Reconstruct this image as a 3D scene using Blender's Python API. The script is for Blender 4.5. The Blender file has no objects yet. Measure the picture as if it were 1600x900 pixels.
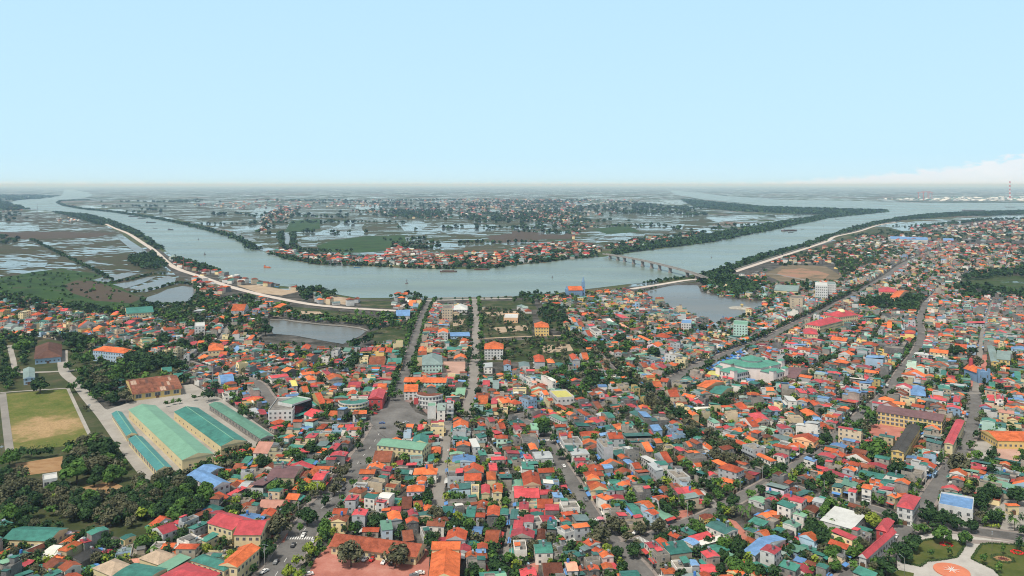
import bpy, bmesh, math, random
import numpy as np
from mathutils import Vector, Matrix
from mathutils.geometry import tessellate_polygon

rng = random.Random(7)
SC = bpy.context.scene
COL = SC.collection
PI = math.pi

# ------------------------------------------------------------------ camera model (level drone camera 174 m up, lens shifted)
CAM_H, FOC, HOR = 174.0, 1240.0, 289.0          # height in m, focal length in photo pixels, horizon row


def P(x, y, z=0.0):
    """photo pixel -> point on the horizontal plane at height z (metres)"""
    D = (CAM_H - z) * FOC / (y - HOR)
    return Vector(((x - 800.0) / FOC * D, D, z))


def pix(v):
    s = FOC / v[1]
    return 800 + v[0] * s, HOR + (CAM_H - v[2]) * s


# ------------------------------------------------------------------ materials
MATS = {}


def _new(name):
    m = bpy.data.materials.new(name)
    m.use_nodes = True
    nt = m.node_tree
    return m, nt, nt.nodes, nt.links, nt.nodes['Principled BSDF']


def mat(name, rgb, rough=.8, var=.18, scale=.35, spec=.3, metal=0.0, emis=None, rgb2=None, bump=0.0):
    """weathered plain surface: two scales of noise move the base colour a little"""
    if name in MATS:
        return MATS[name]
    m, nt, N, L, b = _new(name)
    b.inputs['Roughness'].default_value = rough
    b.inputs['Specular IOR Level'].default_value = spec
    b.inputs['Metallic'].default_value = metal
    if var > 0:
        tc = N.new('ShaderNodeTexCoord')
        n = N.new('ShaderNodeTexNoise')
        n.inputs['Scale'].default_value = scale
        n.inputs['Detail'].default_value = 5
        n.inputs['Roughness'].default_value = .65
        L.new(tc.outputs['Object'], n.inputs['Vector'])
        n2 = N.new('ShaderNodeTexNoise')
        n2.inputs['Scale'].default_value = scale * 5.5
        n2.inputs['Detail'].default_value = 4
        n2.inputs['Roughness'].default_value = .75
        L.new(tc.outputs['Object'], n2.inputs['Vector'])
        r = N.new('ShaderNodeValToRGB')
        lo = [c * (1 - var) for c in rgb]
        hi = [min(1, c * (1 + var)) for c in (rgb2 or rgb)]
        r.color_ramp.elements[0].position, r.color_ramp.elements[1].position = .40, .60
        r.color_ramp.elements[0].color = (*lo, 1)
        r.color_ramp.elements[1].color = (*hi, 1)
        n3 = noise(N, L, tc.outputs['Object'], scale * .22, 3, .6)
        L.new(math_node(N, L, 'ADD', math_node(N, L, 'MULTIPLY', n3, .34), math_node(N, L, 'ADD', math_node(N, L, 'MULTIPLY', n.outputs['Fac'], .33), math_node(N, L, 'MULTIPLY', n2.outputs['Fac'], .33))), r.inputs['Fac'])
        L.new(r.outputs['Color'], b.inputs['Base Color'])
        if bump > 0:
            bp = N.new('ShaderNodeBump')
            bp.inputs['Strength'].default_value = bump
            bp.inputs['Distance'].default_value = .3
            L.new(n.outputs['Fac'], bp.inputs['Height'])
            L.new(bp.outputs['Normal'], b.inputs['Normal'])
    else:
        b.inputs['Base Color'].default_value = (*rgb, 1)
    if emis:
        b.inputs['Emission Color'].default_value = (*rgb, 1)
        b.inputs['Emission Strength'].default_value = emis
    MATS[name] = m
    return m


def ramp(N, stops, interp='LINEAR'):
    r = N.new('ShaderNodeValToRGB')
    cr = r.color_ramp
    cr.interpolation = interp
    while len(cr.elements) < len(stops):
        cr.elements.new(.5)
    for e, (p, c) in zip(cr.elements, stops):
        e.position = p
        e.color = (*c, 1)
    return r


def math_node(N, L, op, a, b=None, clamp=False):
    n = N.new('ShaderNodeMath')
    n.operation = op
    n.use_clamp = clamp
    for i, v in enumerate((a, b)):
        if v is None:
            continue
        if isinstance(v, (int, float)):
            n.inputs[i].default_value = v
        else:
            L.new(v, n.inputs[i])
    return n.outputs[0]


def mixc(N, L, fac, a, b):
    n = N.new('ShaderNodeMix')
    n.data_type = 'RGBA'
    for sock, v in ((n.inputs[0], fac), (n.inputs[6], a), (n.inputs[7], b)):
        if isinstance(v, (int, float)):
            sock.default_value = v
        elif isinstance(v, tuple):
            sock.default_value = (*v, 1)
        else:
            L.new(v, sock)
    return n.outputs[2]


def noise(N, L, vec, scale, detail=4, rough=.6):
    n = N.new('ShaderNodeTexNoise')
    n.inputs['Scale'].default_value = scale
    n.inputs['Detail'].default_value = detail
    n.inputs['Roughness'].default_value = rough
    L.new(vec, n.inputs['Vector'])
    return n.outputs['Fac']


def field_mat(name, cell=(40, 18), rot=0.0, wet=.35, dry=((.10, .085, .05), (.06, .075, .025), (.13, .10, .065)),
              dike=(.03, .045, .018), big=.004, mortar=.05, wavy=6.0, lush=None, gloss=(.68, .28)):
    """paddies: a brick layout of plots, each dry, green or under water, separated by dikes"""
    m, nt, N, L, b = _new(name)
    tc = N.new('ShaderNodeTexCoord')
    mp = N.new('ShaderNodeMapping')
    mp.inputs['Rotation'].default_value = (0, 0, rot)
    L.new(tc.outputs['Object'], mp.inputs['Vector'])
    vn = N.new('ShaderNodeTexNoise')
    vn.inputs['Scale'].default_value = .012
    vn.inputs['Detail'].default_value = 3
    L.new(mp.outputs['Vector'], vn.inputs['Vector'])
    va = N.new('ShaderNodeVectorMath')
    va.operation = 'SCALE'
    va.inputs['Scale'].default_value = wavy * 8
    L.new(vn.outputs['Color'], va.inputs[0])
    vb = N.new('ShaderNodeVectorMath')
    vb.operation = 'ADD'
    L.new(mp.outputs['Vector'], vb.inputs[0])
    L.new(va.outputs[0], vb.inputs[1])
    br = N.new('ShaderNodeTexBrick')
    br.offset = .37
    br.squash = 1.6
    br.squash_frequency = 3
    br.inputs['Color1'].default_value = (0, 0, 0, 1)
    br.inputs['Color2'].default_value = (1, 1, 1, 1)
    br.inputs['Mortar'].default_value = (.5, .5, .5, 1)
    br.inputs['Scale'].default_value = 1.0
    br.inputs['Mortar Size'].default_value = cell[1] * mortar
    br.inputs['Mortar Smooth'].default_value = .3
    br.inputs['Bias'].default_value = 0
    br.inputs['Brick Width'].default_value = cell[0]
    br.inputs['Row Height'].default_value = cell[1]
    L.new(vb.outputs[0], br.inputs['Vector'])
    large = noise(N, L, tc.outputs['Object'], big, 3)
    fine = noise(N, L, tc.outputs['Object'], .15, 5, .7)
    mid = noise(N, L, tc.outputs['Object'], .03, 4, .6)
    # wetness of each plot: its own random value pushed by the large noise
    w = math_node(N, L, 'ADD', br.outputs['Color'], math_node(N, L, 'MULTIPLY', math_node(N, L, 'SUBTRACT', large, .5), 2.4))
    w = math_node(N, L, 'ADD', w, math_node(N, L, 'MULTIPLY', math_node(N, L, 'SUBTRACT', mid, .5), 1.1))
    wet_m = math_node(N, L, 'MULTIPLY', math_node(N, L, 'SUBTRACT', w, 1 - wet), 14, True)
    wet_m = math_node(N, L, 'MULTIPLY', wet_m, math_node(N, L, 'SUBTRACT', 1, br.outputs['Fac'], True))
    dryc = ramp(N, [(.25, dry[0]), (.5, dry[1]), (.75, dry[2])])
    L.new(mixc(N, L, .5, br.outputs['Color'], mid), dryc.inputs['Fac'])
    c = mixc(N, L, math_node(N, L, 'MULTIPLY', math_node(N, L, 'SUBTRACT', fine, .42), 2.2, True), dryc.outputs['Color'],
             lush or tuple(x * .55 for x in dry[1]))
    c = mixc(N, L, br.outputs['Fac'], c, dike)
    c = mixc(N, L, wet_m, c, (.10, .12, .12))
    L.new(c, b.inputs['Base Color'])
    rg = math_node(N, L, 'SUBTRACT', .9, math_node(N, L, 'MULTIPLY', wet_m, .82))
    L.new(rg, b.inputs['Roughness'])
    L.new(math_node(N, L, 'ADD', .1, math_node(N, L, 'MULTIPLY', wet_m, .4)), b.inputs['Specular IOR Level'])
    MATS[name] = m
    return m


def patch_mat(name, stops, scale=.03, fine=.5, rough=.9, stretch=(1, 1, 1), rot=0.0, bump=0.0):
    """uneven ground: ramp over large noise, broken by fine noise"""
    m, nt, N, L, b = _new(name)
    tc = N.new('ShaderNodeTexCoord')
    mp = N.new('ShaderNodeMapping')
    mp.inputs['Scale'].default_value = stretch
    mp.inputs['Rotation'].default_value = (0, 0, rot)
    L.new(tc.outputs['Object'], mp.inputs['Vector'])
    a = noise(N, L, mp.outputs['Vector'], scale, 6, .62)
    f = noise(N, L, mp.outputs['Vector'], fine, 4, .7)
    s = math_node(N, L, 'ADD', math_node(N, L, 'MULTIPLY', a, .72), math_node(N, L, 'MULTIPLY', f, .28))
    r = ramp(N, stops)
    L.new(s, r.inputs['Fac'])
    L.new(r.outputs['Color'], b.inputs['Base Color'])
    b.inputs['Roughness'].default_value = rough
    b.inputs['Specular IOR Level'].default_value = .15
    if bump:
        bp = N.new('ShaderNodeBump')
        bp.inputs['Strength'].default_value = bump
        bp.inputs['Distance'].default_value = .5
        L.new(f, bp.inputs['Height'])
        L.new(bp.outputs['Normal'], b.inputs['Normal'])
    MATS[name] = m
    return m


def water_mat(name, base, rough=.12, wave=.12, scale=.06):
    m, nt, N, L, b = _new(name)
    tc = N.new('ShaderNodeTexCoord')
    mp = N.new('ShaderNodeMapping')
    mp.inputs['Scale'].default_value = (.35, 1, 1)
    mp.inputs['Rotation'].default_value = (0, 0, .15)
    L.new(tc.outputs['Object'], mp.inputs['Vector'])
    a = noise(N, L, mp.outputs['Vector'], .012, 5, .65)
    st_ = ramp(N, [(.38, tuple(x * .78 for x in base)), (.5, base), (.62, tuple(x * 1.25 for x in base))])
    L.new(a, st_.inputs['Fac'])
    L.new(st_.outputs['Color'], b.inputs['Base Color'])
    L.new(math_node(N, L, 'ADD', rough * .3, math_node(N, L, 'MULTIPLY', noise(N, L, mp.outputs['Vector'], .006, 4, .6), rough * 1.5)), b.inputs['Roughness'])
    b.inputs['IOR'].default_value = 1.33
    b.inputs['Specular IOR Level'].default_value = .36
    w = noise(N, L, tc.outputs['Object'], scale, 5, .65)
    bp = N.new('ShaderNodeBump')
    bp.inputs['Strength'].default_value = wave
    bp.inputs['Distance'].default_value = 1.0
    L.new(w, bp.inputs['Height'])
    L.new(bp.outputs['Normal'], b.inputs['Normal'])
    MATS[name] = m
    return m


# ------------------------------------------------------------------ geometry collector
class Geo:
    def __init__(s):
        s.v, s.f, s.m = [], [], []

    def poly(s, pts, mt):
        n = len(s.v)
        s.v.extend(pts)
        s.f.append(tuple(range(n, n + len(pts))))
        s.m.append(mt)

    def box(s, x0, x1, y0, y1, z0, z1, mt, top=None, bottom=True):
        n = len(s.v)
        s.v.extend([(x0, y0, z0), (x1, y0, z0), (x1, y1, z0), (x0, y1, z0), (x0, y0, z1), (x1, y0, z1), (x1, y1, z1), (x0, y1, z1)])
        fs = [(4, 5, 6, 7), (0, 1, 5, 4), (1, 2, 6, 5), (2, 3, 7, 6), (3, 0, 4, 7)]
        ms = [top or mt, mt, mt, mt, mt]
        if bottom:
            fs.append((3, 2, 1, 0))
            ms.append(mt)
        for f, q in zip(fs, ms):
            s.f.append(tuple(n + i for i in f))
            s.m.append(q)

    def cbox(s, cx, cy, z0, sx, sy, h, mt, top=None):
        s.box(cx - sx / 2, cx + sx / 2, cy - sy / 2, cy + sy / 2, z0, z0 + h, mt, top)

    def tube(s, p0, p1, r0, r1, mt, n=8, cap=True):
        p0, p1 = Vector(p0), Vector(p1)
        d = (p1 - p0).normalized()
        u = d.orthogonal().normalized()
        w = d.cross(u)
        k = len(s.v)
        for p, r in ((p0, r0), (p1, r1)):
            for i in range(n):
                a = 2 * PI * i / n
                s.v.append(tuple(p + (u * math.cos(a) + w * math.sin(a)) * r))
        for i in range(n):
            j = (i + 1) % n
            s.f.append((k + i, k + j, k + n + j, k + n + i))
            s.m.append(mt)
        if cap:
            s.f.append(tuple(k + n + i for i in range(n)))
            s.m.append(mt)
            s.f.append(tuple(k + n - 1 - i for i in range(n)))
            s.m.append(mt)

    def dome(s, cx, cy, z, r, h, mt, n=12, rings=4):
        k = len(s.v)
        for j in range(rings):
            a = PI / 2 * j / rings
            for i in range(n):
                t = 2 * PI * i / n
                s.v.append((cx + r * math.cos(a) * math.cos(t), cy + r * math.cos(a) * math.sin(t), z + h * math.sin(a)))
        s.v.append((cx, cy, z + h))
        for j in range(rings - 1):
            for i in range(n):
                q = (i + 1) % n
                s.f.append((k + j * n + i, k + j * n + q, k + (j + 1) * n + q, k + (j + 1) * n + i))
                s.m.append(mt)
        for i in range(n):
            s.f.append((k + (rings - 1) * n + i, k + (rings - 1) * n + (i + 1) % n, k + rings * n))
            s.m.append(mt)

    def prism(s, ring, z0, z1, mt, top=None):
        """ring: list of (x, y) counter-clockwise"""
        n = len(s.v)
        k = len(ring)
        s.v.extend([(x, y, z0) for x, y in ring] + [(x, y, z1) for x, y in ring])
        for i in range(k):
            j = (i + 1) % k
            s.f.append((n + i, n + j, n + k + j, n + k + i))
            s.m.append(mt)
        s.f.append(tuple(n + k + i for i in range(k)))
        s.m.append(top or mt)
        s.f.append(tuple(n + k - 1 - i for i in range(k)))
        s.m.append(mt)

    def frustum(s, ring0, z0, ring1, z1, mt):
        n = len(s.v)
        k = len(ring0)
        s.v.extend([(x, y, z0) for x, y in ring0] + [(x, y, z1) for x, y in ring1])
        for i in range(k):
            j = (i + 1) % k
            s.f.append((n + i, n + j, n + k + j, n + k + i))
            s.m.append(mt)
        s.f.append(tuple(n + k + i for i in range(k)))
        s.m.append(mt)
        s.f.append(tuple(n + k - 1 - i for i in range(k)))
        s.m.append(mt)

    # --- roofs over the rectangle (cx, cy, sx, sy) with eaves at z; all closed bodies
    def gable(s, cx, cy, sx, sy, z, rise, mt, axis='x', end=None, t=.18, cap=None):
        x0, x1, y0, y1 = cx - sx / 2, cx + sx / 2, cy - sy / 2, cy + sy / 2
        n = len(s.v)
        if axis == 'x':
            v = [(x0, y0, z), (x1, y0, z), (x1, y1, z), (x0, y1, z), (x0, cy, z + rise), (x1, cy, z + rise)]
            f = [(0, 1, 5, 4), (2, 3, 4, 5), (0, 4, 3), (1, 2, 5), (3, 2, 1, 0)]
        else:
            v = [(x0, y0, z), (x1, y0, z), (x1, y1, z), (x0, y1, z), (cx, y0, z + rise), (cx, y1, z + rise)]
            f = [(1, 2, 5, 4), (3, 0, 4, 5), (0, 1, 4), (2, 3, 5), (3, 2, 1, 0)]
        s.v.extend(v)
        for i, q in enumerate(f):
            s.f.append(tuple(n + j for j in q))
            s.m.append((end or mt) if i in (2, 3) else mt)
        # ridge capping and eave edge boards
        if axis == 'x':
            s.box(x0, x1, cy - .16, cy + .16, z + rise - .06, z + rise + .07, cap or mt)
        else:
            s.box(cx - (.2 if cap else .16), cx + (.2 if cap else .16), y0, y1, z + rise - .06, z + rise + .07, cap or mt)

    def hip(s, cx, cy, sx, sy, z, rise, mt):
        x0, x1, y0, y1 = cx - sx / 2, cx + sx / 2, cy - sy / 2, cy + sy / 2
        n = len(s.v)
        if sx >= sy:
            k = min(sy / 2, sx / 2 * .95)
            top = [(x0 + k, cy, z + rise), (x1 - k, cy, z + rise)]
            f = [(0, 1, 5, 4), (2, 3, 4, 5), (3, 0, 4), (1, 2, 5), (3, 2, 1, 0)]
        else:
            k = min(sx / 2, sy / 2 * .95)
            top = [(cx, y0 + k, z + rise), (cx, y1 - k, z + rise)]
            f = [(1, 2, 5, 4), (3, 0, 4, 5), (0, 1, 4), (2, 3, 5), (3, 2, 1, 0)]
        s.v.extend([(x0, y0, z), (x1, y0, z), (x1, y1, z), (x0, y1, z)] + top)
        for q in f:
            s.f.append(tuple(n + j for j in q))
            s.m.append(mt)

    def shed(s, cx, cy, sx, sy, z, rise, mt, axis='y', t=.14):
        x0, x1, y0, y1 = cx - sx / 2, cx + sx / 2, cy - sy / 2, cy + sy / 2
        n = len(s.v)
        if axis == 'y':
            z4 = (z, z, z + rise, z + rise)
        elif axis == '-y':
            z4 = (z + rise, z + rise, z, z)
        elif axis == 'x':
            z4 = (z, z + rise, z + rise, z)
        else:
            z4 = (z + rise, z, z, z + rise)
        q = ((x0, y0), (x1, y0), (x1, y1), (x0, y1))
        s.v.extend([(*p, h) for p, h in zip(q, z4)] + [(*p, h + t) for p, h in zip(q, z4)])
        for f in [(4, 5, 6, 7), (0, 1, 5, 4), (1, 2, 6, 5), (2, 3, 7, 6), (3, 0, 4, 7), (3, 2, 1, 0)]:
            s.f.append(tuple(n + j for j in f))
            s.m.append(mt)

    def parapet(s, cx, cy, sx, sy, z, h, mt, t=.22):
        x0, x1, y0, y1 = cx - sx / 2, cx + sx / 2, cy - sy / 2, cy + sy / 2
        s.box(x0, x1, y0, y0 + t, z, z + h, mt)
        s.box(x0, x1, y1 - t, y1, z, z + h, mt)
        s.box(x0, x0 + t, y0 + t, y1 - t, z, z + h, mt)
        s.box(x1 - t, x1, y0 + t, y1 - t, z, z + h, mt)

    def add(s, g, M):
        n = len(s.v)
        s.v.extend([tuple(M @ Vector(p)) for p in g.v])
        s.f.extend([tuple(n + i for i in f) for f in g.f])
        s.m.extend(g.m)

    def mesh(s, name):
        me = bpy.data.meshes.new(name)
        me.from_pydata(s.v, [], s.f)
        names = []
        idx = {}
        for q in s.m:
            if q.name not in idx:
                idx[q.name] = len(names)
                names.append(q)
        for q in names:
            me.materials.append(q)
        if len(names) > 1:
            me.polygons.foreach_set('material_index', [idx[q.name] for q in s.m])
        me.update()
        return me

    def build(s, name, parent=None, loc=(0, 0, 0), rot=0.0):
        o = bpy.data.objects.new(name, s.mesh(name))
        COL.objects.link(o)
        o.location = loc
        o.rotation_euler = (0, 0, rot)
        if parent:
            o.parent = parent
        return o


def tag(o, label=None, cat=None, group=None, kind=None):
    for k, v in (('label', label), ('category', cat), ('group', group), ('kind', kind)):
        if v:
            o[k] = v
    return o


def empty(name, loc=(0, 0, 0), rot=0.0):
    o = bpy.data.objects.new(name, None)
    COL.objects.link(o)
    o.location = loc
    o.rotation_euler = (0, 0, rot)
    return o


def copy_tree(o, parent=None):
    c = o.copy()
    COL.objects.link(c)
    c.parent = parent
    for ch in o.children:
        copy_tree(ch, c)
    return c


def sheet(name, px, z, mt, kind='structure', world=False, thick=0.0):
    """flat area outlined by photo pixels on the ground"""
    z += .006 * len([o for o in COL.objects if o.name.split('.')[0] == name])
    pts = [Vector((p[0], p[1], 0)) for p in px] if world else [P(x, y) for x, y in px]
    tris = tessellate_polygon([pts])
    g = bpy.data.meshes.new(name)
    V = [(p.x, p.y, z) for p in pts]
    F = [tuple(t) for t in tris]
    F2 = []
    for t in F:
        a, b, c = (Vector(V[i]) for i in t)
        F2.append(t if (b - a).cross(c - a).z > 0 else t[::-1])
    g.from_pydata(V, [], F2)
    g.materials.append(mt)
    g.update()
    o = bpy.data.objects.new(name, g)
    COL.objects.link(o)
    o['kind'] = kind
    return o


# ------------------------------------------------------------------ occupancy grid over the town
GX0, GX1, GY0, GY1, GS = -1150.0, 1500.0, 300.0, 2300.0, 1.5
GW, GH = int((GX1 - GX0) / GS), int((GY1 - GY0) / GS)
BLOCK = np.zeros((GH, GW), np.uint8)      # 1 road/water/reserved, 2 building, 4 tree
ZONE = np.zeros((GH, GW), np.uint8)       # kind of town fabric


def poly_mask(pts, arr, val, grow=0):
    xs = [p[0] for p in pts]
    ys = [p[1] for p in pts]
    i0, i1 = max(0, int((min(xs) - GX0) / GS)), min(GW - 1, int((max(xs) - GX0) / GS) + 1)
    j0, j1 = max(0, int((min(ys) - GY0) / GS)), min(GH - 1, int((max(ys) - GY0) / GS) + 1)
    if i1 <= i0 or j1 <= j0:
        return
    X = GX0 + (np.arange(i0, i1) + .5) * GS
    Y = GY0 + (np.arange(j0, j1) + .5) * GS
    XX, YY = np.meshgrid(X, Y)
    ins = np.zeros(XX.shape, bool)
    n = len(pts)
    for k in range(n):
        x1, y1 = pts[k][0], pts[k][1]
        x2, y2 = pts[(k + 1) % n][0], pts[(k + 1) % n][1]
        if y1 == y2:
            continue
        c = ((y1 > YY) != (y2 > YY)) & (XX < (x2 - x1) * (YY - y1) / (y2 - y1) + x1)
        ins ^= c
    sub = arr[j0:j1, i0:i1]
    sub[ins] = val


def rect_cells(cx, cy, a, b, th):
    c, s = math.cos(th), math.sin(th)
    R = math.hypot(a, b) / 2 + GS
    i0, i1 = int((cx - R - GX0) / GS), int((cx + R - GX0) / GS) + 1
    j0, j1 = int((cy - R - GY0) / GS), int((cy + R - GY0) / GS) + 1
    if i0 < 0 or j0 < 0 or i1 >= GW or j1 >= GH:
        return None
    X = GX0 + (np.arange(i0, i1) + .5) * GS - cx
    Y = GY0 + (np.arange(j0, j1) + .5) * GS - cy
    XX, YY = np.meshgrid(X, Y)
    m = (np.abs(XX * c + YY * s) <= a / 2) & (np.abs(-XX * s + YY * c) <= b / 2)
    return (slice(j0, j1), slice(i0, i1)), m


def occupied(cx, cy, a, b, th):
    r = rect_cells(cx, cy, a, b, th)
    if r is None:
        return 1.0
    sl, m = r
    n = m.sum()
    return 1.0 if n == 0 else float((BLOCK[sl][m] > 0).sum()) / n


def occupy(cx, cy, a, b, th, val=2):
    r = rect_cells(cx, cy, a, b, th)
    if r is None:
        return
    sl, m = r
    BLOCK[sl][m] = val


def cell(x, y, arr=BLOCK):
    i, j = int((x - GX0) / GS), int((y - GY0) / GS)
    if 0 <= i < GW and 0 <= j < GH:
        return arr[j, i]
    return 255
HAZE_DENSITY = 0.00005
# ------------------------------------------------------------------ world, sun, camera
W = bpy.data.worlds.new("World")
SC.world = W
W.use_nodes = True
nt = W.node_tree
N, L = nt.nodes, nt.links
bg = N['Background']
SUN_EL, SUN_AZ = math.radians(58), math.radians(215)      # high, behind the camera's left shoulder
sky = N.new('ShaderNodeTexSky')
sky.sky_type = 'NISHITA'
sky.sun_disc = False
sky.sun_elevation = SUN_EL
sky.sun_rotation = SUN_AZ
tc = N.new('ShaderNodeTexCoord')
sx = N.new('ShaderNodeSeparateXYZ')
L.new(tc.outputs['Generated'], sx.inputs[0])
zr = ramp(N, [(0.0, (.76, 1.04, 1.18)), (.035, (.68, 1.0, 1.18)), (.24, (.61, .94, 1.18)), (.40, (.48, .63, .76)), (.60, (.50, .50, .50)), (1.0, (.50, .50, .50))])
L.new(sx.outputs['Z'], zr.inputs['Fac'])
# low cloud bank: a thin ragged line along the horizon that climbs towards the right
az = math_node(N, L, 'ARCTAN2', sx.outputs['X'], sx.outputs['Y'])
up = math_node(N, L, 'MULTIPLY', math_node(N, L, 'SUBTRACT', az, .22), 2.6, True)
up = math_node(N, L, 'POWER', up, 2.2)
thr = math_node(N, L, 'ADD', .0040, math_node(N, L, 'MULTIPLY', up, .036))
mpn = N.new('ShaderNodeMapping')
mpn.inputs['Scale'].default_value = (1, 1, 2.2)
L.new(tc.outputs['Generated'], mpn.inputs['Vector'])
cn = noise(N, L, mpn.outputs['Vector'], 60, 8, .62)
thr = math_node(N, L, 'ADD', thr, math_node(N, L, 'MULTIPLY', math_node(N, L, 'SUBTRACT', cn, .5),
                                            math_node(N, L, 'ADD', .010, math_node(N, L, 'MULTIPLY', up, .035))))
cm = math_node(N, L, 'MULTIPLY', math_node(N, L, 'SUBTRACT', thr, sx.outputs['Z']), 170, True)
cn2 = noise(N, L, mpn.outputs['Vector'], 25, 6, .6)
cloudc = mixc(N, L, cn2, (.92, 1.0, 1.10), (1.15, 1.15, 1.15))
skyc = mixc(N, L, math_node(N, L, 'MULTIPLY', cm, .8), zr.outputs['Color'], cloudc)
nis = N.new('ShaderNodeVectorMath')
nis.operation = 'SCALE'
nis.inputs['Scale'].default_value = .10
L.new(sky.outputs['Color'], nis.inputs[0])
L.new(mixc(N, L, .06, skyc, nis.outputs[0]), bg.inputs['Color'])
bg.inputs['Strength'].default_value = 1.0

sl = bpy.data.lights.new('sun', 'SUN')
sl.energy = 4.5
sl.angle = math.radians(9)
sl.color = (1.0, .93, .82)
so = bpy.data.objects.new('sun', sl)
COL.objects.link(so)
so.rotation_euler = (PI / 2 - SUN_EL, 0, -SUN_AZ + PI)

cd = bpy.data.cameras.new('camera')
cam = bpy.data.objects.new('camera', cd)
COL.objects.link(cam)
SC.camera = cam
cam.location = (0, 0, CAM_H)
cam.rotation_euler = (PI / 2, 0, 0)
cd.sensor_width = 36
cd.lens = 36 * FOC / 1600
cd.shift_y = -(450 - HOR) / 1600
cd.clip_start = 1
cd.clip_end = 400000
SC.view_settings.view_transform = 'Standard'
SC.view_settings.look = 'None'
SC.view_settings.exposure = -.15
SC.view_settings.gamma = 1
SC.render.resolution_x, SC.render.resolution_y = 1024, 576
cy = SC.cycles
cy.use_denoising = True
cy.filter_width = 1.05
cy.max_bounces = 12
cy.diffuse_bounces = 2
cy.glossy_bounces = 2
cy.volume_bounces = 8
cy.transparent_max_bounces = 4

# ------------------------------------------------------------------ haze
hz = Geo()
hm = bpy.data.materials.new('haze')
hm.use_nodes = True
hn = hm.node_tree
for n_ in list(hn.nodes):
    if n_.type == 'BSDF_PRINCIPLED':
        hn.nodes.remove(n_)
pv = hn.nodes.new('ShaderNodeVolumePrincipled')
pv.inputs['Color'].default_value = (.46, .70, 1.0, 1)
pv.inputs['Absorption Color'].default_value = (.82, .95, 1, 1)
pv.inputs['Density'].default_value = HAZE_DENSITY
pv.inputs['Anisotropy'].default_value = .0
hn.links.new(pv.outputs['Volume'], [n_ for n_ in hn.nodes if n_.type == 'OUTPUT_MATERIAL'][0].inputs['Volume'])
hz.box(-95000, 95000, -3000, 125000, -1.0, 224.0, hm)
haze = hz.build('haze')
haze['kind'] = 'stuff'

# ------------------------------------------------------------------ ground out to the horizon
gm, nt, N, L, b = _new('countryside')
tc = N.new('ShaderNodeTexCoord')
mp = N.new('ShaderNodeMapping')
mp.inputs['Scale'].default_value = (1, .62, 1)
L.new(tc.outputs['Object'], mp.inputs['Vector'])
v = N.new('ShaderNodeTexVoronoi')
v.inputs['Scale'].default_value = 1 / 95
v.distance = 'CHEBYCHEV'
L.new(mp.outputs['Vector'], v.inputs['Vector'])
sv = N.new('ShaderNodeSeparateColor')
L.new(v.outputs['Color'], sv.inputs[0])
big = noise(N, L, mp.outputs['Vector'], 1 / 900, 5, .6)
midn = noise(N, L, mp.outputs['Vector'], 1 / 160, 5, .65)
fin = noise(N, L, mp.outputs['Vector'], 1 / 28, 4, .7)
fr = ramp(N, [(0.0, (.07, .075, .038)), (.3, (.06, .092, .032)), (.5, (.115, .10, .06)), (.7, (.068, .095, .036)), (1, (.14, .115, .08))])
L.new(mixc(N, L, .45, sv.outputs[0], midn), fr.inputs['Fac'])
wood = math_node(N, L, 'MULTIPLY', math_node(N, L, 'SUBTRACT', mixc(N, L, .45, big, midn), .51), 12, True)
c = mixc(N, L, wood, fr.outputs['Color'], (.028, .045, .022))
c = mixc(N, L, math_node(N, L, 'MULTIPLY', math_node(N, L, 'SUBTRACT', fin, .5), 3, True), c, (.035, .05, .025))
# settlements: pale and reddish grains
vil = math_node(N, L, 'MULTIPLY', math_node(N, L, 'SUBTRACT', noise(N, L, mp.outputs['Vector'], 1 / 700, 4, .6), .55), 14, True)
gr = N.new('ShaderNodeTexVoronoi')
gr.inputs['Scale'].default_value = 1 / 14
L.new(tc.outputs['Object'], gr.inputs['Vector'])
sg = N.new('ShaderNodeSeparateColor')
L.new(gr.outputs['Color'], sg.inputs[0])
grc = ramp(N, [(0, (.035, .05, .028)), (.45, (.05, .06, .035)), (.5, (.22, .10, .07)), (.7, (.2, .18, .17)), (.85, (.45, .42, .40))], 'CONSTANT')
L.new(sg.outputs[1], grc.inputs['Fac'])
c = mixc(N, L, vil, c, grc.outputs['Color'])
# flooded plots
wn = noise(N, L, mp.outputs['Vector'], 1 / 520, 4, .6)
wet = math_node(N, L, 'ADD', sv.outputs[1], math_node(N, L, 'MULTIPLY', math_node(N, L, 'SUBTRACT', wn, .5), 3.2))
wet = math_node(N, L, 'MULTIPLY', math_node(N, L, 'SUBTRACT', wet, .60), 20, True)
wet = math_node(N, L, 'MULTIPLY', wet, math_node(N, L, 'SUBTRACT', 1, math_node(N, L, 'MAXIMUM', wood, vil)), True)
wet = math_node(N, L, 'MULTIPLY', wet, math_node(N, L, 'GREATER_THAN', fin, .40))
c = mixc(N, L, wet, c, (.12, .14, .14))
L.new(c, b.inputs['Base Color'])
L.new(math_node(N, L, 'SUBTRACT', .95, math_node(N, L, 'MULTIPLY', wet, .85)), b.inputs['Roughness'])
L.new(math_node(N, L, 'ADD', .05, math_node(N, L, 'MULTIPLY', wet, .45)), b.inputs['Specular IOR Level'])
sheet('ground', [(-90000, -2000), (90000, -2000), (90000, 120000), (-90000, 120000)], 0.0, gm, world=True)

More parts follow.
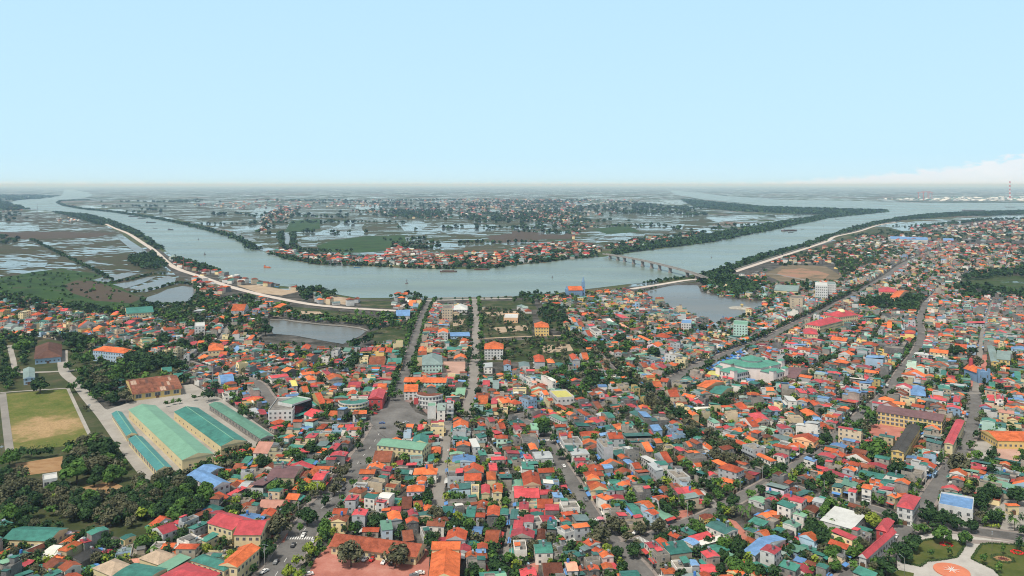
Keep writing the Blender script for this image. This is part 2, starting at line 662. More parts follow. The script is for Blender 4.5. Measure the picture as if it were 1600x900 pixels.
# ------------------------------------------------------------------ water
river_px = [
    (112, 295.6), (100, 298), (98, 303), (95, 306), (62, 310), (30, 312.5), (15, 316), (26, 321), (42, 326), (82, 330), (140, 335.5), (175, 345), (200, 355), (215, 362),
    (240, 380), (255, 389), (275, 404), (300, 412), (325, 420), (340, 424), (360, 430), (390, 440), (415, 441), (437, 447), (470, 450), (500, 454),
    (530, 461), (560, 466), (610, 466), (640, 461), (655, 464), (665, 469), (690, 467.5), (770, 466.5), (800, 464), (830, 459), (870, 459), (890, 455),
    (935, 450), (975, 445), (1010, 442), (1050, 435), (1065, 433), (1090, 428), (1130, 417), (1180, 400), (1200, 394), (1250, 382), (1300, 365),
    (1350, 350), (1400, 340), (1450, 334), (1500, 331), (1550, 330), (1640, 327), (1640, 317), (1480, 317), (1380, 316), (1360, 314.5), (1320, 313.5),
    (1220, 312), (1200, 310.5), (1130, 306), (1090, 301), (1045, 297.5), (1050, 301), (1060, 305), (1100, 312), (1150, 316), (1190, 322), (1300, 326),
    (1386, 328), (1389, 331), (1360, 334), (1300, 340), (1250, 350), (1200, 361), (1120, 377.5), (1050, 387), (980, 396), (940, 402), (890, 405),
    (850, 411), (800, 415), (760, 421), (700, 421), (640, 420), (590, 417), (500, 415), (450, 406), (425, 398), (400, 390), (385, 381), (370, 372),
    (350, 366), (330, 360), (290, 350), (240, 340), (180, 331), (130, 326), (100, 322), (88, 317), (92, 313), (130, 310), (146, 305), (137, 301), (118, 297.5)]
RW = water_mat('river_water', (.135, .175, .145), .26, .12, .05)
sheet('river', river_px, .40, RW)
PW = water_mat('pond_water', (.115, .112, .10), .24, .05, .12)
pond_px = {
    'pond_mid': [(422, 502), (442, 501), (465, 505), (500, 509), (540, 512), (562, 515), (572, 518), (562, 526), (546, 533), (536, 538), (505, 533), (462, 525), (427, 522), (421, 512)],
    'pond_lake': [(1000, 458), (1025, 452), (1050, 446), (1090, 446), (1096, 456), (1130, 465), (1170, 470), (1192, 471), (1186, 484), (1150, 499), (1116, 508), (1082, 495), (1050, 482), (1025, 473)],
    'pond_west': [(219, 467), (232, 464), (245, 460), (262, 452), (285, 447), (300, 449), (308, 457), (301, 468), (285, 473), (258, 477.5), (240, 474)],
    'pond_creek': [(443, 364), (453, 366), (452, 385), (465, 392), (505, 395), (550, 395), (552, 399), (525, 399), (495, 395), (462, 391), (447, 386), (444, 377)],
}
poly_mask([P(*p) for p in [(412, 497), (582, 511), (584, 550), (408, 538)]], BLOCK, 1)
for k, q in pond_px.items():
    sheet('pond', q, .42, PW)
    poly_mask([P(*p) for p in q], BLOCK, 1)
for q in ([(144, 438), (170, 431), (205, 426), (216, 428), (186, 437), (164, 442)], [(176, 445), (205, 440), (232, 433), (246, 432), (225, 442), (196, 451)],
          [(205, 451), (240, 440), (262, 431), (275, 436), (272, 444), (252, 450), (228, 457)], [(186, 374), (197, 372), (228, 392), (224, 400), (208, 392)]):
    sheet('pond', q, .44, PW)
poly_mask([P(*p) for p in river_px], BLOCK, 1)

# ------------------------------------------------------------------ open land
TG = patch_mat('town_earth', [(.34, (.024, .027, .018)), (.46, (.055, .053, .044)), (.55, (.10, .095, .085)), (.66, (.17, .16, .145))], .05, .8)
town_px = [(-500, 1300), (2100, 1300), (2500, 343), (1600, 339), (1420, 347), (1300, 377), (1145, 426), (1085, 442), (985, 448), (915, 461), (800, 466), (665, 469), (610, 468),
           (560, 468), (500, 458), (440, 452), (390, 442), (340, 426), (300, 416), (275, 408), (240, 384), (225, 390), (270, 425), (312, 470), (200, 482), (0, 458), (-400, 440)]
sheet('ground', town_px, .05, TG)
GRASS = patch_mat('rough_grass', [(.36, (.02, .034, .014)), (.48, (.04, .062, .02)), (.55, (.075, .078, .036)), (.64, (.15, .125, .085))], .05, .5)
LUSH = patch_mat('lush_meadow', [(.36, (.016, .03, .012)), (.47, (.026, .062, .014)), (.54, (.036, .082, .017)), (.62, (.055, .052, .03))], .016, .25, stretch=(1, 1.8, 1))
MANG = patch_mat('wetland_floor', [(.3, (.014, .03, .014)), (.5, (.025, .05, .022)), (.7, (.035, .065, .028))], .03, .3)
BROWN = patch_mat('brown_field', [(.3, (.05, .045, .028)), (.5, (.085, .06, .042)), (.7, (.06, .07, .03))], .03, .3)
SANDY = patch_mat('sandy_soil', [(.3, (.26, .19, .13)), (.5, (.40, .31, .22)), (.7, (.48, .40, .30))], .06, .6)
CONC = patch_mat('pale_concrete', [(.28, (.22, .205, .18)), (.5, (.34, .32, .29)), (.7, (.44, .42, .385))], .05, .7)
PALE = patch_mat('pale_gravel', [(.3, (.42, .36, .31)), (.5, (.54, .48, .43)), (.7, (.62, .56, .50))], .06, .6)
ROADM = patch_mat('worn_asphalt', [(.34, (.095, .092, .088)), (.5, (.155, .15, .145)), (.64, (.205, .20, .192))], .06, .9)
LANEM = patch_mat('dusty_lane', [(.28, (.17, .16, .145)), (.5, (.25, .235, .215)), (.72, (.32, .30, .275))], .06, .9)
BRICKP = patch_mat('red_paving', [(.34, (.33, .12, .09)), (.5, (.44, .175, .135)), (.64, (.52, .25, .20))], .08, 1.2)
PINKP = patch_mat('pink_paving', [(.3, (.36, .22, .175)), (.55, (.50, .32, .255)), (.75, (.56, .40, .33))], .06, .8)
WALK = patch_mat('pavement_slabs', [(.3, (.19, .16, .145)), (.5, (.27, .235, .215)), (.7, (.33, .29, .265))], .2, 1.5)

west_paddy = field_mat('west_paddies', (38, 12), .42, .22, ((.085, .065, .048), (.06, .07, .03), (.10, .075, .055)))
sheet('paddy_field', [(-500, 325), (0, 327), (50, 331), (120, 338), (150, 348), (185, 362), (225, 392), (262, 425), (300, 440), (300, 446), (222, 466), (150, 450), (60, 462), (-300, 455)], .08, west_paddy)
sheet('meadow', [(-400, 448), (0, 434), (60, 424), (95, 420), (150, 428), (178, 440), (198, 455), (226, 467), (232, 478), (200, 484), (120, 482), (50, 470), (0, 459), (-300, 458)], .13, LUSH)
sheet('meadow', [(98, 446), (120, 438), (150, 440), (195, 456), (222, 466), (205, 474), (150, 470), (112, 458)], .18, BROWN)
sheet('field_strip', [(-300, 362), (60, 362), (180, 364), (150, 371), (60, 373), (-300, 374)], .14, BROWN)
np_mat = field_mat('north_paddies', (70, 20), -.25, .29, ((.09, .075, .05), (.05, .07, .026), (.12, .10, .07)))
sheet('paddy_field', [(150, 320), (400, 318), (800, 318), (1000, 322), (1150, 340), (1080, 362), (980, 384), (930, 392), (800, 398), (640, 405), (540, 402), (450, 396), (412, 384), (395, 372), (330, 352), (240, 336)], .10, np_mat)
flood = field_mat('flooded_paddies', (60, 18), -.3, .88, ((.10, .09, .06), (.06, .07, .03), (.13, .11, .08)), mortar=.07, gloss=(.80, .55))
for q in ([(538, 345), (556, 344), (572, 347), (566, 354), (566, 359), (572, 366), (556, 371), (520, 373), (488, 376), (470, 374), (500, 362), (525, 354)],
          [(622, 349), (660, 345), (668, 352), (656, 361), (632, 361)], [(690, 352), (720, 351), (775, 351), (772, 360), (740, 366), (700, 366), (680, 358)],
          [(664, 384), (690, 379), (728, 382), (726, 390), (690, 391)], [(930, 371), (970, 364), (1008, 366), (1004, 373), (980, 377), (940, 374)],
          [(985, 355), (1030, 352), (1070, 350), (1066, 358), (1010, 360)], [(990, 334), (1060, 331), (1075, 334), (1020, 338)], [(1030, 313.5), (1106, 314.5), (1100, 318.5), (1050, 319)],
          [(1100, 340), (1160, 336), (1200, 337), (1170, 343), (1120, 347)], [(1145, 350), (1200, 348), (1190, 353), (1150, 355)], [(400, 352), (426, 349), (420, 361), (400, 362)],
          [(400, 325), (455, 322), (452, 328), (436, 330), (420, 338), (400, 342), (392, 334)], [(300, 346), (352, 350), (350, 354), (318, 352)], [(360, 354), (400, 352), (400, 362), (372, 360)],
          [(550, 321), (590, 320), (625, 322), (600, 326), (560, 328)], [(860, 362), (888, 361), (882, 367), (840, 366)], [(800, 353), (828, 354), (824, 360), (800, 360)],
          [(1380, 353), (1430, 346), (1500, 345), (1510, 353), (1460, 361), (1410, 361)], [(1560, 384), (1640, 380), (1640, 392), (1570, 391)], [(1500, 341), (1600, 338), (1600, 343), (1520, 344)],
          [(0, 347), (60, 350), (62, 360), (30, 363), (-40, 362)], [(-60, 404), (40, 402), (76, 408), (70, 418), (-40, 419)], [(1210, 336), (1280, 333), (1270, 338), (1215, 343)]):
    sheet('flooded_field', q, .22, flood)
for q, m_ in (([(455, 345), (500, 342), (500, 357), (470, 362), (445, 362)], LUSH), ([(520, 376), (572, 369), (632, 368), (636, 382), (600, 393), (560, 395), (500, 394), (495, 384)], LUSH),
              ([(760, 369), (830, 362), (870, 368), (830, 378), (770, 380)], BROWN), ([(800, 361), (900, 366), (890, 373), (800, 375)], BROWN), ([(925, 358), (980, 352), (1000, 362), (950, 366)], LUSH)):
    sheet('meadow', q, .26, m_)
sheet('vegetable_plots', [(1500, 436), (1560, 430), (1620, 432), (1640, 462), (1560, 458), (1515, 448)], .16, field_mat('vegetable_beds', (30, 5), .1, .02, ((.05, .09, .03), (.045, .08, .02), (.09, .085, .06))))
sheet('building_plot', [(1192, 428), (1228, 413), (1290, 416), (1316, 432), (1292, 446), (1220, 440)], .16, patch_mat('plot_earth', [(.3, (.07, .075, .04)), (.5, (.16, .13, .085)), (.7, (.24, .19, .13))], .03, .3))
sheet('building_plot', [(1214, 427), (1222, 421), (1240, 421), (1252, 419), (1276, 423), (1296, 429), (1288, 436), (1270, 435), (1256, 438), (1236, 434), (1226, 433)], .19, patch_mat('orange_earth', [(.38, (.13, .11, .07)), (.5, (.30, .19, .12)), (.6, (.33, .17, .12))], .02, .15))
sheet('meadow', [(1200, 410), (1300, 379), (1345, 364), (1400, 350), (1470, 362), (1600, 346), (1640, 346), (1640, 372), (1440, 372), (1340, 388), (1300, 402)], .12, GRASS)
for q in ([(1085, 433), (1130, 418.5), (1180, 401.5), (1250, 383.5), (1300, 366), (1350, 351), (1400, 341), (1450, 335), (1500, 332), (1640, 328.5), (1640, 333.5), (1500, 337.5), (1420, 342.5), (1390, 346.5), (1350, 356), (1300, 370), (1290, 376), (1250, 389), (1200, 403), (1150, 420), (1142, 431), (1190, 440), (1197, 453), (1160, 463), (1120, 455), (1100, 446)],
          [(1066, 313), (1110, 317), (1190, 324.5), (1300, 327.8), (1385, 329.5), (1386, 330.5), (1360, 333), (1300, 339), (1250, 348), (1200, 359), (1120, 375), (1050, 385), (980, 394), (960, 397), (960, 394), (1050, 378), (1150, 360), (1230, 346), (1270, 338), (1240, 334), (1150, 330), (1090, 324)]):
    sheet('wetland', q, .30, MANG)

open_px = {   # (surface, outline): land the town leaves free
    'vacant_lot_a': (GRASS, [(752, 484), (800, 484), (832, 492), (832, 524), (760, 530), (750, 505)]), 'vacant_lot_b': (GRASS, [(752, 536), (830, 530), (905, 528), (912, 555), (880, 566), (800, 566), (752, 566)]),
    'vacant_lot_c': (GRASS, [(700, 494), (734, 492), (732, 528), (708, 548), (704, 520)]), 'vacant_lot_d': (GRASS, [(435, 480), (470, 480), (525, 486), (575, 492), (605, 500), (580, 508), (545, 504), (470, 496)]),
    'vacant_lot_e': (GRASS, [(840, 494), (862, 480), (885, 492), (880, 512), (850, 515)]), 'vacant_lot_f': (GRASS, [(575, 520), (640, 500), (650, 518), (640, 540), (590, 540)]),
    'vacant_lot_g': (GRASS, [(745, 470), (800, 470), (830, 468), (840, 484), (752, 482)]),
    'sand_lot': (SANDY, [(592, 512), (632, 522), (632, 530), (600, 532), (590, 524)]),
    'river_flat': (SANDY, [(400, 445), (440, 452), (470, 455), (440, 462), (405, 458), (370, 446)]),
    'river_flat_b': (SANDY, [(500, 460), (560, 468), (548, 477), (505, 473)]), 'bare_verge': (GRASS, [(560, 470), (610, 470), (612, 482), (566, 480)]),
}
for k, (m_, q) in open_px.items():
    sheet(k.rsplit('_', 1)[0] if k[-2] == '_' else k, q, .11, m_)
    poly_mask([P(*p) for p in q], BLOCK, 1)

for q in ([(758, 488), (806, 486), (812, 491), (764, 494)], [(770, 512), (822, 508), (826, 516), (780, 520)], [(845, 540), (890, 538), (896, 548), (850, 552)], [(758, 556), (790, 556), (792, 563), (760, 563)], [(708, 500), (726, 499), (722, 508), (708, 510)], [(470, 486), (500, 487), (505, 491), (472, 491)]):
    sheet('dirt_patch', q, .14, SANDY)
# sports ground and gardens on the left
pitch, nt, N, L, b = _new('worn_pitch')
tc = N.new('ShaderNodeTexCoord')
c0 = P(70, 667)
vd = N.new('ShaderNodeVectorMath')
vd.operation = 'DISTANCE'
vd.inputs[1].default_value = (c0.x, c0.y, .12)
L.new(tc.outputs['Object'], vd.inputs[0])
a_ = noise(N, L, tc.outputs['Object'], .06, 6, .7)
f_ = noise(N, L, tc.outputs['Object'], .6, 5, .7)
gr_ = ramp(N, [(.34, (.06, .092, .018)), (.46, (.105, .135, .03)), (.56, (.165, .16, .05)), (.68, (.24, .19, .09))])
L.new(math_node(N, L, 'ADD', math_node(N, L, 'MULTIPLY', a_, .6), math_node(N, L, 'MULTIPLY', f_, .4)), gr_.inputs['Fac'])
ba_ = ramp(N, [(.35, (.26, .175, .085)), (.5, (.38, .26, .135)), (.65, (.46, .33, .18))])
L.new(f_, ba_.inputs['Fac'])
w_ = math_node(N, L, 'ADD', math_node(N, L, 'MULTIPLY', vd.outputs['Value'], 1 / 34.0), math_node(N, L, 'MULTIPLY', math_node(N, L, 'SUBTRACT', a_, .5), 2.6))
w_ = math_node(N, L, 'ADD', w_, math_node(N, L, 'MULTIPLY', math_node(N, L, 'SUBTRACT', f_, .5), 1.0))
w_ = math_node(N, L, 'MULTIPLY', math_node(N, L, 'SUBTRACT', .98, w_), 1.9, True)
L.new(mixc(N, L, w_, gr_.outputs['Color'], ba_.outputs['Color']), b.inputs['Base Color'])
b.inputs['Roughness'].default_value = .95
b.inputs['Specular IOR Level'].default_value = .1
sheet('sports_ground', [(4, 616), (106, 608), (145, 692), (78, 700), (14, 703)], .12, pitch)
PARK = patch_mat('park_floor', [(.3, (.03, .042, .018)), (.5, (.055, .07, .026)), (.62, (.10, .085, .05)), (.78, (.16, .125, .08))], .05, .5)
park_px = [(-60, 530), (60, 527), (130, 540), (150, 563), (210, 565), (262, 560), (285, 572), (270, 590), (180, 600), (150, 625), (165, 650), (212, 720), (240, 745), (300, 740),
           (330, 770), (300, 800), (240, 815), (222, 850), (150, 830), (60, 825), (0, 832), (-100, 830)]
sheet('park_ground', park_px, .08, PARK)
poly_mask([P(*p) for p in park_px], BLOCK, 1)
for q in ([(24, 725), (98, 713), (96, 736), (26, 745)], [(128, 762), (172, 752), (192, 760), (156, 778), (140, 772)]):
    sheet('dug_plot', q, .14, patch_mat('dug_soil', [(.3, (.20, .11, .05)), (.5, (.33, .20, .10)), (.7, (.40, .28, .16))], .1, .7, stretch=(1, 3, 1)))
yard_px = [(148, 634), (168, 640), (212, 626), (212, 622), (280, 603), (300, 600), (332, 618), (345, 622), (434, 684), (404, 706), (386, 700), (345, 712), (300, 738), (266, 747), (236, 747), (208, 716), (180, 672)]
sheet('depot_yard', yard_px, .12, CONC)
poly_mask([P(*p) for p in yard_px], BLOCK, 1)

# ------------------------------------------------------------------ roads
ROADS = []


def road(px, w, m_=None, walk=0.0, name='road', z=.15, block=True, ends=True):
    pts = [P(*p) for p in px]
    # smooth the line a little
    fine = []
    for i in range(len(pts) - 1):
        p0, p1 = pts[max(0, i - 1)], pts[i]
        p2, p3 = pts[i + 1], pts[min(len(pts) - 1, i + 2)]
        k = max(2, int((p2 - p1).length / 12))
        for j in range(k):
            t = j / k
            fine.append(.5 * ((2 * p1) + (p2 - p0) * t + (2 * p0 - 5 * p1 + 4 * p2 - p3) * t * t + (3 * p1 - p0 - 3 * p2 + p3) * t ** 3))
    fine.append(pts[-1])
    ROADS.append(dict(pts=fine, w=w, walk=walk, name=name, m=m_ or ROADM, z=z + .004 * len(ROADS)))
    if block:
        for i in range(len(fine) - 1):
            a, b = fine[i], fine[i + 1]
            d = b - a
            occupy((a.x + b.x) / 2, (a.y + b.y) / 2, d.length + 2, w + 2 * walk, math.atan2(d.y, d.x), 1)
    return fine


R1 = road([(395, 945), (430, 900), (487, 812), (526, 770), (558, 725), (585, 690), (604, 655)], 15, walk=3.0)
R2 = road([(615, 650), (632, 590), (641, 555), (651, 520), (662, 490), (673, 469)], 10, walk=3.5)
R2b = road([(728, 650), (738, 605), (742, 560), (744, 512), (741, 468)], 8, LANEM, 1.0)
R3 = road([(280, 562), (318, 575), (350, 584), (400, 598), (418, 620), (448, 652), (500, 664), (560, 664), (600, 658)], 9, walk=2)
R3b = road([(280, 562), (230, 553), (160, 524), (90, 515), (0, 515), (-120, 515)], 5, LANEM)
R4 = road([(700, 655), (696, 690), (691, 730), (684, 778), (690, 800)], 5.5, LANEM, .8)
R4b = road([(684, 778), (640, 780), (600, 775)], 3.5, LANEM)
R5 = road([(800, 652), (845, 672), (860, 700), (878, 730), (898, 760), (914, 790), (936, 822), (960, 850), (982, 872), (1006, 898), (1030, 940)], 9, walk=1.6)
R5b = road([(640, 662), (700, 662), (760, 655), (800, 652), (860, 640), (930, 632), (1010, 625)], 8, walk=1.5)
R6 = road([(950, 862), (1012, 842), (1050, 826), (1100, 808), (1137, 789), (1175, 768), (1212, 748), (1250, 725), (1280, 703), (1320, 670), (1355, 640), (1378, 622), (1395, 600), (1412, 575),
           (1430, 552), (1440, 525), (1437, 505), (1442, 485), (1447, 472)], 7.8, walk=1.4)
R7 = road([(1040, 602), (1085, 578), (1107, 567), (1150, 550), (1200, 532), (1225, 518), (1250, 505), (1282, 490), (1305, 477), (1325, 467), (1345, 456), (1362, 446), (1387, 431), (1412, 413), (1435, 402), (1470, 388), (1520, 372)], 15, walk=3)
R8 = road([(880, 520), (925, 545), (945, 565), (965, 585), (1000, 605), (1035, 640), (1066, 668), (1112, 697), (1150, 716), (1187, 734), (1214, 748)], 7, walk=1)
R8b = road([(940, 562), (985, 562), (1010, 566)], 14, SANDY, 0)
R9 = road([(1290, 940), (1332, 897), (1362, 875), (1400, 846), (1418, 824), (1433, 804), (1450, 780), (1466, 757), (1481, 735), (1500, 707), (1511, 687), (1518, 668), (1523, 640), (1524, 612)], 8.2, walk=1.8)
R10 = road([(1415, 815), (1450, 818), (1475, 822), (1525, 831), (1600, 841), (1750, 862)], 10, walk=2)
R11 = road([(1214, 750), (1250, 765), (1285, 777), (1330, 787), (1370, 796), (1412, 812)], 6.5, walk=1)
R12 = road([(1330, 482), (1345, 488), (1375, 494), (1437, 502)], 9, walk=1.5)
R13 = road([(165, 350), (180, 357), (200, 365), (222, 379), (240, 391), (262, 411), (282, 422), (312, 432), (337, 441), (362, 449), (400, 459), (437, 467), (487, 476), (550, 482), (620, 486)], 13, PALE, 0, 'embankment_road', z=.40)
R13b = road([(400, 470), (432, 476), (410, 490), (398, 498), (360, 508), (345, 530), (310, 560)], 7, LANEM)
R14 = road([(1147, 425), (1200, 407.5), (1237, 395.5), (1290, 378), (1305, 370), (1342, 361.5), (1372, 352), (1400, 347.5)], 13, PALE, 0, 'embankment_road', z=.4)
R14b = road([(1120, 443), (1150, 437), (1200, 428), (1240, 434), (1300, 447), (1335, 458)], 8, LANEM)
R15 = road([(98, 548), (100, 580), (120, 600), (140, 625), (160, 648), (187, 685), (212, 718), (238, 750)], 9, CONC, 0, 'lane')
R16 = road([(15, 540), (20, 560), (27, 580), (55, 582), (100, 580), (140, 576), (175, 571)], 5, CONC, 0, 'lane')
R17 = road([(4, 615), (8, 650), (15, 705)], 5, LANEM, 0, 'lane')
R17b = road([(0, 614), (40, 611), (106, 607)], 2.5, CONC, 0, 'lane')
R17c = road([(106, 607), (126, 650), (146, 692)], 2.5, CONC, 0, 'lane')
R18 = road([(1500, 430), (1470, 405), (1440, 395)], 8, LANEM)
R18b = road([(1447, 472), (1480, 440), (1500, 430), (1545, 410), (1570, 395)], 6, LANEM)
R19 = road([(1524, 612), (1530, 560), (1540, 500), (1556, 460)], 5, LANEM)
R20 = road([(1440, 520), (1500, 528), (1600, 540)], 5, LANEM)
R21 = road([(1395, 602), (1450, 610), (1524, 615), (1600, 612), (1700, 610)], 5, LANEM)
R22 = road([(1212, 748), (1180, 770)], 4, LANEM)
R23 = road([(986, 452), (1025, 446), (1087, 437), (1120, 443)], 12, PALE, 0, 'causeway', z=.55)
R24 = road([(665, 470), (740, 468), (800, 466.5)], 12, CONC, 0, 'promenade', z=.3)
R25 = road([(985, 458), (1010, 474), (1050, 492), (1090, 508), (1118, 515), (1160, 502), (1200, 488)], 8, LANEM)
R26 = road([(745, 530), (800, 527), (900, 524)], 5, SANDY)
R27 = road([(0, 860), (60, 838), (110, 836), (165, 842), (190, 856), (235, 846), (270, 832)], 4.5, LANEM)
R28 = road([(1200, 600), (1230, 640), (1262, 668), (1300, 690)], 4.5, LANEM)
R29 = road([(1100, 640), (1180, 615), (1240, 590), (1300, 560), (1340, 540)], 5, LANEM)
R30 = road([(880, 610), (930, 632), (980, 660), (1010, 700), (1050, 730), (1100, 770), (1120, 795)], 3.5, LANEM)
R31 = road([(760, 690), (790, 730), (800, 800), (790, 870), (800, 930)], 3, LANEM)


def strip(pts, off0, off1):
    l, r = [], []
    for i, p in enumerate(pts):
        d = (pts[min(len(pts) - 1, i + 1)] - pts[max(0, i - 1)]).normalized()
        n = Vector((-d.y, d.x, 0))
        l.append(p + n * off1)
        r.append(p + n * off0)
    return r, l


for r in ROADS:
    g = Geo()
    a_, b_ = strip(r['pts'], -r['w'] / 2, r['w'] / 2)
    for i in range(len(a_) - 1):
        g.poly([(a_[i].x, a_[i].y, r['z']), (a_[i + 1].x, a_[i + 1].y, r['z']), (b_[i + 1].x, b_[i + 1].y, r['z']), (b_[i].x, b_[i].y, r['z'])], r['m'])
    o = g.build(r['name'])
    o['kind'] = 'structure'
# raised pavements with kerbs, left open where another road crosses
KERB = mat('kerb_stone', (.36, .34, .31), .85)


def on_other_road(p, me, extra=1.0):
    for r in ROADS:
        if r is me:
            continue
        for i in range(len(r['pts']) - 1):
            a, b = r['pts'][i], r['pts'][i + 1]
            d = b - a
            t = max(0, min(1, (p - a).dot(d) / max(1e-6, d.length_squared)))
            if (p - a - d * t).length < r['w'] / 2 + extra:
                return True
    return False


PLAZA = [(590, 675), (610, 690), (645, 668), (672, 664), (690, 662), (684, 657), (668, 652), (650, 645), (641, 634), (636, 622), (622, 618), (608, 624), (596, 640), (575, 655)]
PLAZA_W = [P(*p) for p in PLAZA]


def inside(p, poly):
    c = False
    n = len(poly)
    for k in range(n):
        a, b = poly[k], poly[(k + 1) % n]
        if (a[1] > p[1]) != (b[1] > p[1]) and p[0] < (b[0] - a[0]) * (p[1] - a[1]) / (b[1] - a[1]) + a[0]:
            c = not c
    return c


for r in ROADS:
    if not r['walk']:
        continue
    g = Geo()
    for side in (-1, 1):
        o0, o1 = side * r['w'] / 2, side * (r['w'] / 2 + r['walk'])
        lo, hi = min(o0, o1), max(o0, o1)
        a_, b_ = strip(r['pts'], lo, hi)
        for i in range(len(a_) - 1):
            m0 = (a_[i] + a_[i + 1] + b_[i] + b_[i + 1]) / 4
            if on_other_road(m0, r) or inside(m0, PLAZA_W) or m0.y > 1100:
                continue
            q = [a_[i], a_[i + 1], b_[i + 1], b_[i]]
            z1 = r['z'] + .14
            n = len(g.v)
            g.v.extend([(p.x, p.y, .02) for p in q] + [(p.x, p.y, z1) for p in q])
            for f in [(4, 5, 6, 7), (0, 3, 2, 1), (0, 1, 5, 4), (1, 2, 6, 5), (2, 3, 7, 6), (3, 0, 4, 7)]:
                f = f if f != (4, 5, 6, 7) else (7, 6, 5, 4)
                g.f.append(tuple(n + j for j in f))
                g.m.append(WALK if f == (7, 6, 5, 4) else KERB)
    if g.f:
        o = g.build('pavement')
        o['kind'] = 'structure'
sheet('plaza', PLAZA, .40, ROADM)
poly_mask(PLAZA_W, BLOCK, 1)
fore_px = [(632, 628), (648, 632), (664, 645), (674, 654), (690, 652), (688, 640), (664, 628), (642, 618)]
sheet('plaza_forecourt', fore_px, .48, patch_mat('maroon_slabs', [(.3, (.16, .12, .11)), (.5, (.25, .17, .155)), (.7, (.33, .25, .23))], .12, 1.0))
poly_mask([P(*p) for p in fore_px], BLOCK, 1)
# lane dashes and zebra bars on the main street
PAINT = mat('road_paint', (.72, .72, .70), .7, .12)
def lane_paint(r, dash=4.0, gap=6.0, off=0.0, ymax=760):
    g = Geo()
    pts = r
    acc = 0.0
    z = [q for q in ROADS if q['pts'] is r][0]['z'] + .006
    for i in range(len(pts) - 1):
        a, b = pts[i], pts[i + 1]
        d = (b - a)
        ln = d.length
        d = d / ln
        n = Vector((-d.y, d.x, 0))
        s = 0.0
        while s < ln:
            if (acc + s) % (dash + gap) < .01 + .0 or s == 0:
                p0 = a + d * s + n * off
                p1 = a + d * min(ln, s + dash) + n * off
                if p0.y < ymax and not on_other_road(p0, [q for q in ROADS if q['pts'] is r][0]):
                    g.poly([(p0 - n * .11)[:2] + (z,), (p1 - n * .11)[:2] + (z,), (p1 + n * .11)[:2] + (z,), (p0 + n * .11)[:2] + (z,)][::-1], PAINT)
            s += dash + gap
        acc += ln
    if g.f:
        g.build('road_marking')['kind'] = 'structure'
for r_ in (R1,):
    lane_paint(r_)
def zebra(r, at_len, w, n=9):
    pts = r
    acc = 0
    for i in range(len(pts) - 1):
        d = pts[i + 1] - pts[i]
        if acc + d.length > at_len:
            c = pts[i] + d.normalized() * (at_len - acc)
            d = d.normalized()
            nn = Vector((-d.y, d.x, 0))
            z = [q for q in ROADS if q['pts'] is r][0]['z'] + .008
            g = Geo()
            for k in range(n):
                q = c + nn * ((k + .5) / n - .5) * w
                hw = w / n * .27
                g.poly([tuple(q + nn * a_ + d * b_)[:2] + (z,) for a_, b_ in ((-hw, -1.5), (-hw, 1.5), (hw, 1.5), (hw, -1.5))][::-1], PAINT)
            g.build('zebra_crossing')['kind'] = 'structure'
            return
        acc += d.length
zebra(R1, 62, 14, 12)
zebra(R5, 190, 8)
zebra(R6, 22, 8)
zebra(R5, 60, 8)

q = [(1100, 586), (1160, 548), (1176, 556), (1118, 594)]
sheet('market_ground', q, .12, LANEM)
poly_mask([P(*p) for p in q], BLOCK, 1)
# paved courts
courts = [(BRICKP, 'courtyard', [(470, 925), (491, 876), (526, 838), (655, 852), (672, 862), (667, 925)]), (PINKP, 'courtyard', [(691, 565), (727, 565), (727, 589), (693, 588)]),
          (BRICKP, 'courtyard', [(1352, 668), (1372, 661), (1415, 668), (1408, 684), (1395, 694), (1352, 688)]), (PINKP, 'courtyard', [(1556, 696), (1640, 698), (1640, 724), (1562, 722)]),
          (BRICKP, 'courtyard', [(1518, 556), (1542, 554), (1542, 572), (1536, 604), (1516, 604)]), (BRICKP, 'courtyard', [(95, 832), (125, 832), (122, 842), (96, 843)]),
          (BRICKP, 'courtyard', [(418, 838), (450, 834), (444, 848), (424, 850)]), (BRICKP, 'courtyard', [(1050, 800), (1080, 796), (1084, 806), (1058, 814)]),
          (BRICKP, 'courtyard', [(1130, 808), (1150, 815), (1180, 848), (1162, 850)]), (CONC, 'school_yard', [(1520, 690), (1552, 690), (1548, 718), (1510, 720)]),
          (BRICKP, 'courtyard', [(815, 886), (842, 878), (840, 905), (808, 905)])]
for m_, nm, q in courts:
    sheet(nm, q, .13, m_)
    poly_mask([P(*p) for p in q], BLOCK, 1)
# formal garden at the lower right
garden_px = [(1402, 886), (1402, 858), (1428, 838), (1470, 832), (1530, 838), (1640, 850), (1700, 960), (1360, 960)]
sheet('garden_paving', garden_px, .10, patch_mat('garden_slabs', [(.3, (.34, .32, .30)), (.5, (.45, .43, .40)), (.7, (.52, .50, .47))], .1, 1.4))
poly_mask([P(*p) for p in garden_px], BLOCK, 1)
sheet('garden_path', [(1500, 842), (1640, 851), (1640, 858), (1498, 848)], .15, WALK)
LAWN = patch_mat('garden_lawn', [(.3, (.045, .065, .015)), (.5, (.085, .105, .025)), (.66, (.13, .12, .045)), (.8, (.2, .14, .08))], .1, .7)
lawns = [[(1409, 879), (1416, 872), (1440, 846), (1462, 842), (1506, 848), (1508, 852), (1496, 871), (1476, 875), (1448, 878), (1438, 886)],
         [(1518, 874), (1533, 852), (1545, 850), (1640, 856), (1680, 905), (1640, 930), (1568, 905), (1552, 890)],
         [(1372, 925), (1390, 900), (1404, 891), (1428, 896), (1424, 925)]]
for q in lawns:
    sheet('lawn', q, .18, LAWN)
temple_px = [(1535, 800), (1548, 797), (1570, 782), (1640, 780), (1660, 812), (1600, 815), (1602, 830), (1562, 828), (1568, 812)]
sheet('temple_court', temple_px, .13, CONC)
poly_mask([P(*p) for p in temple_px], BLOCK, 1)
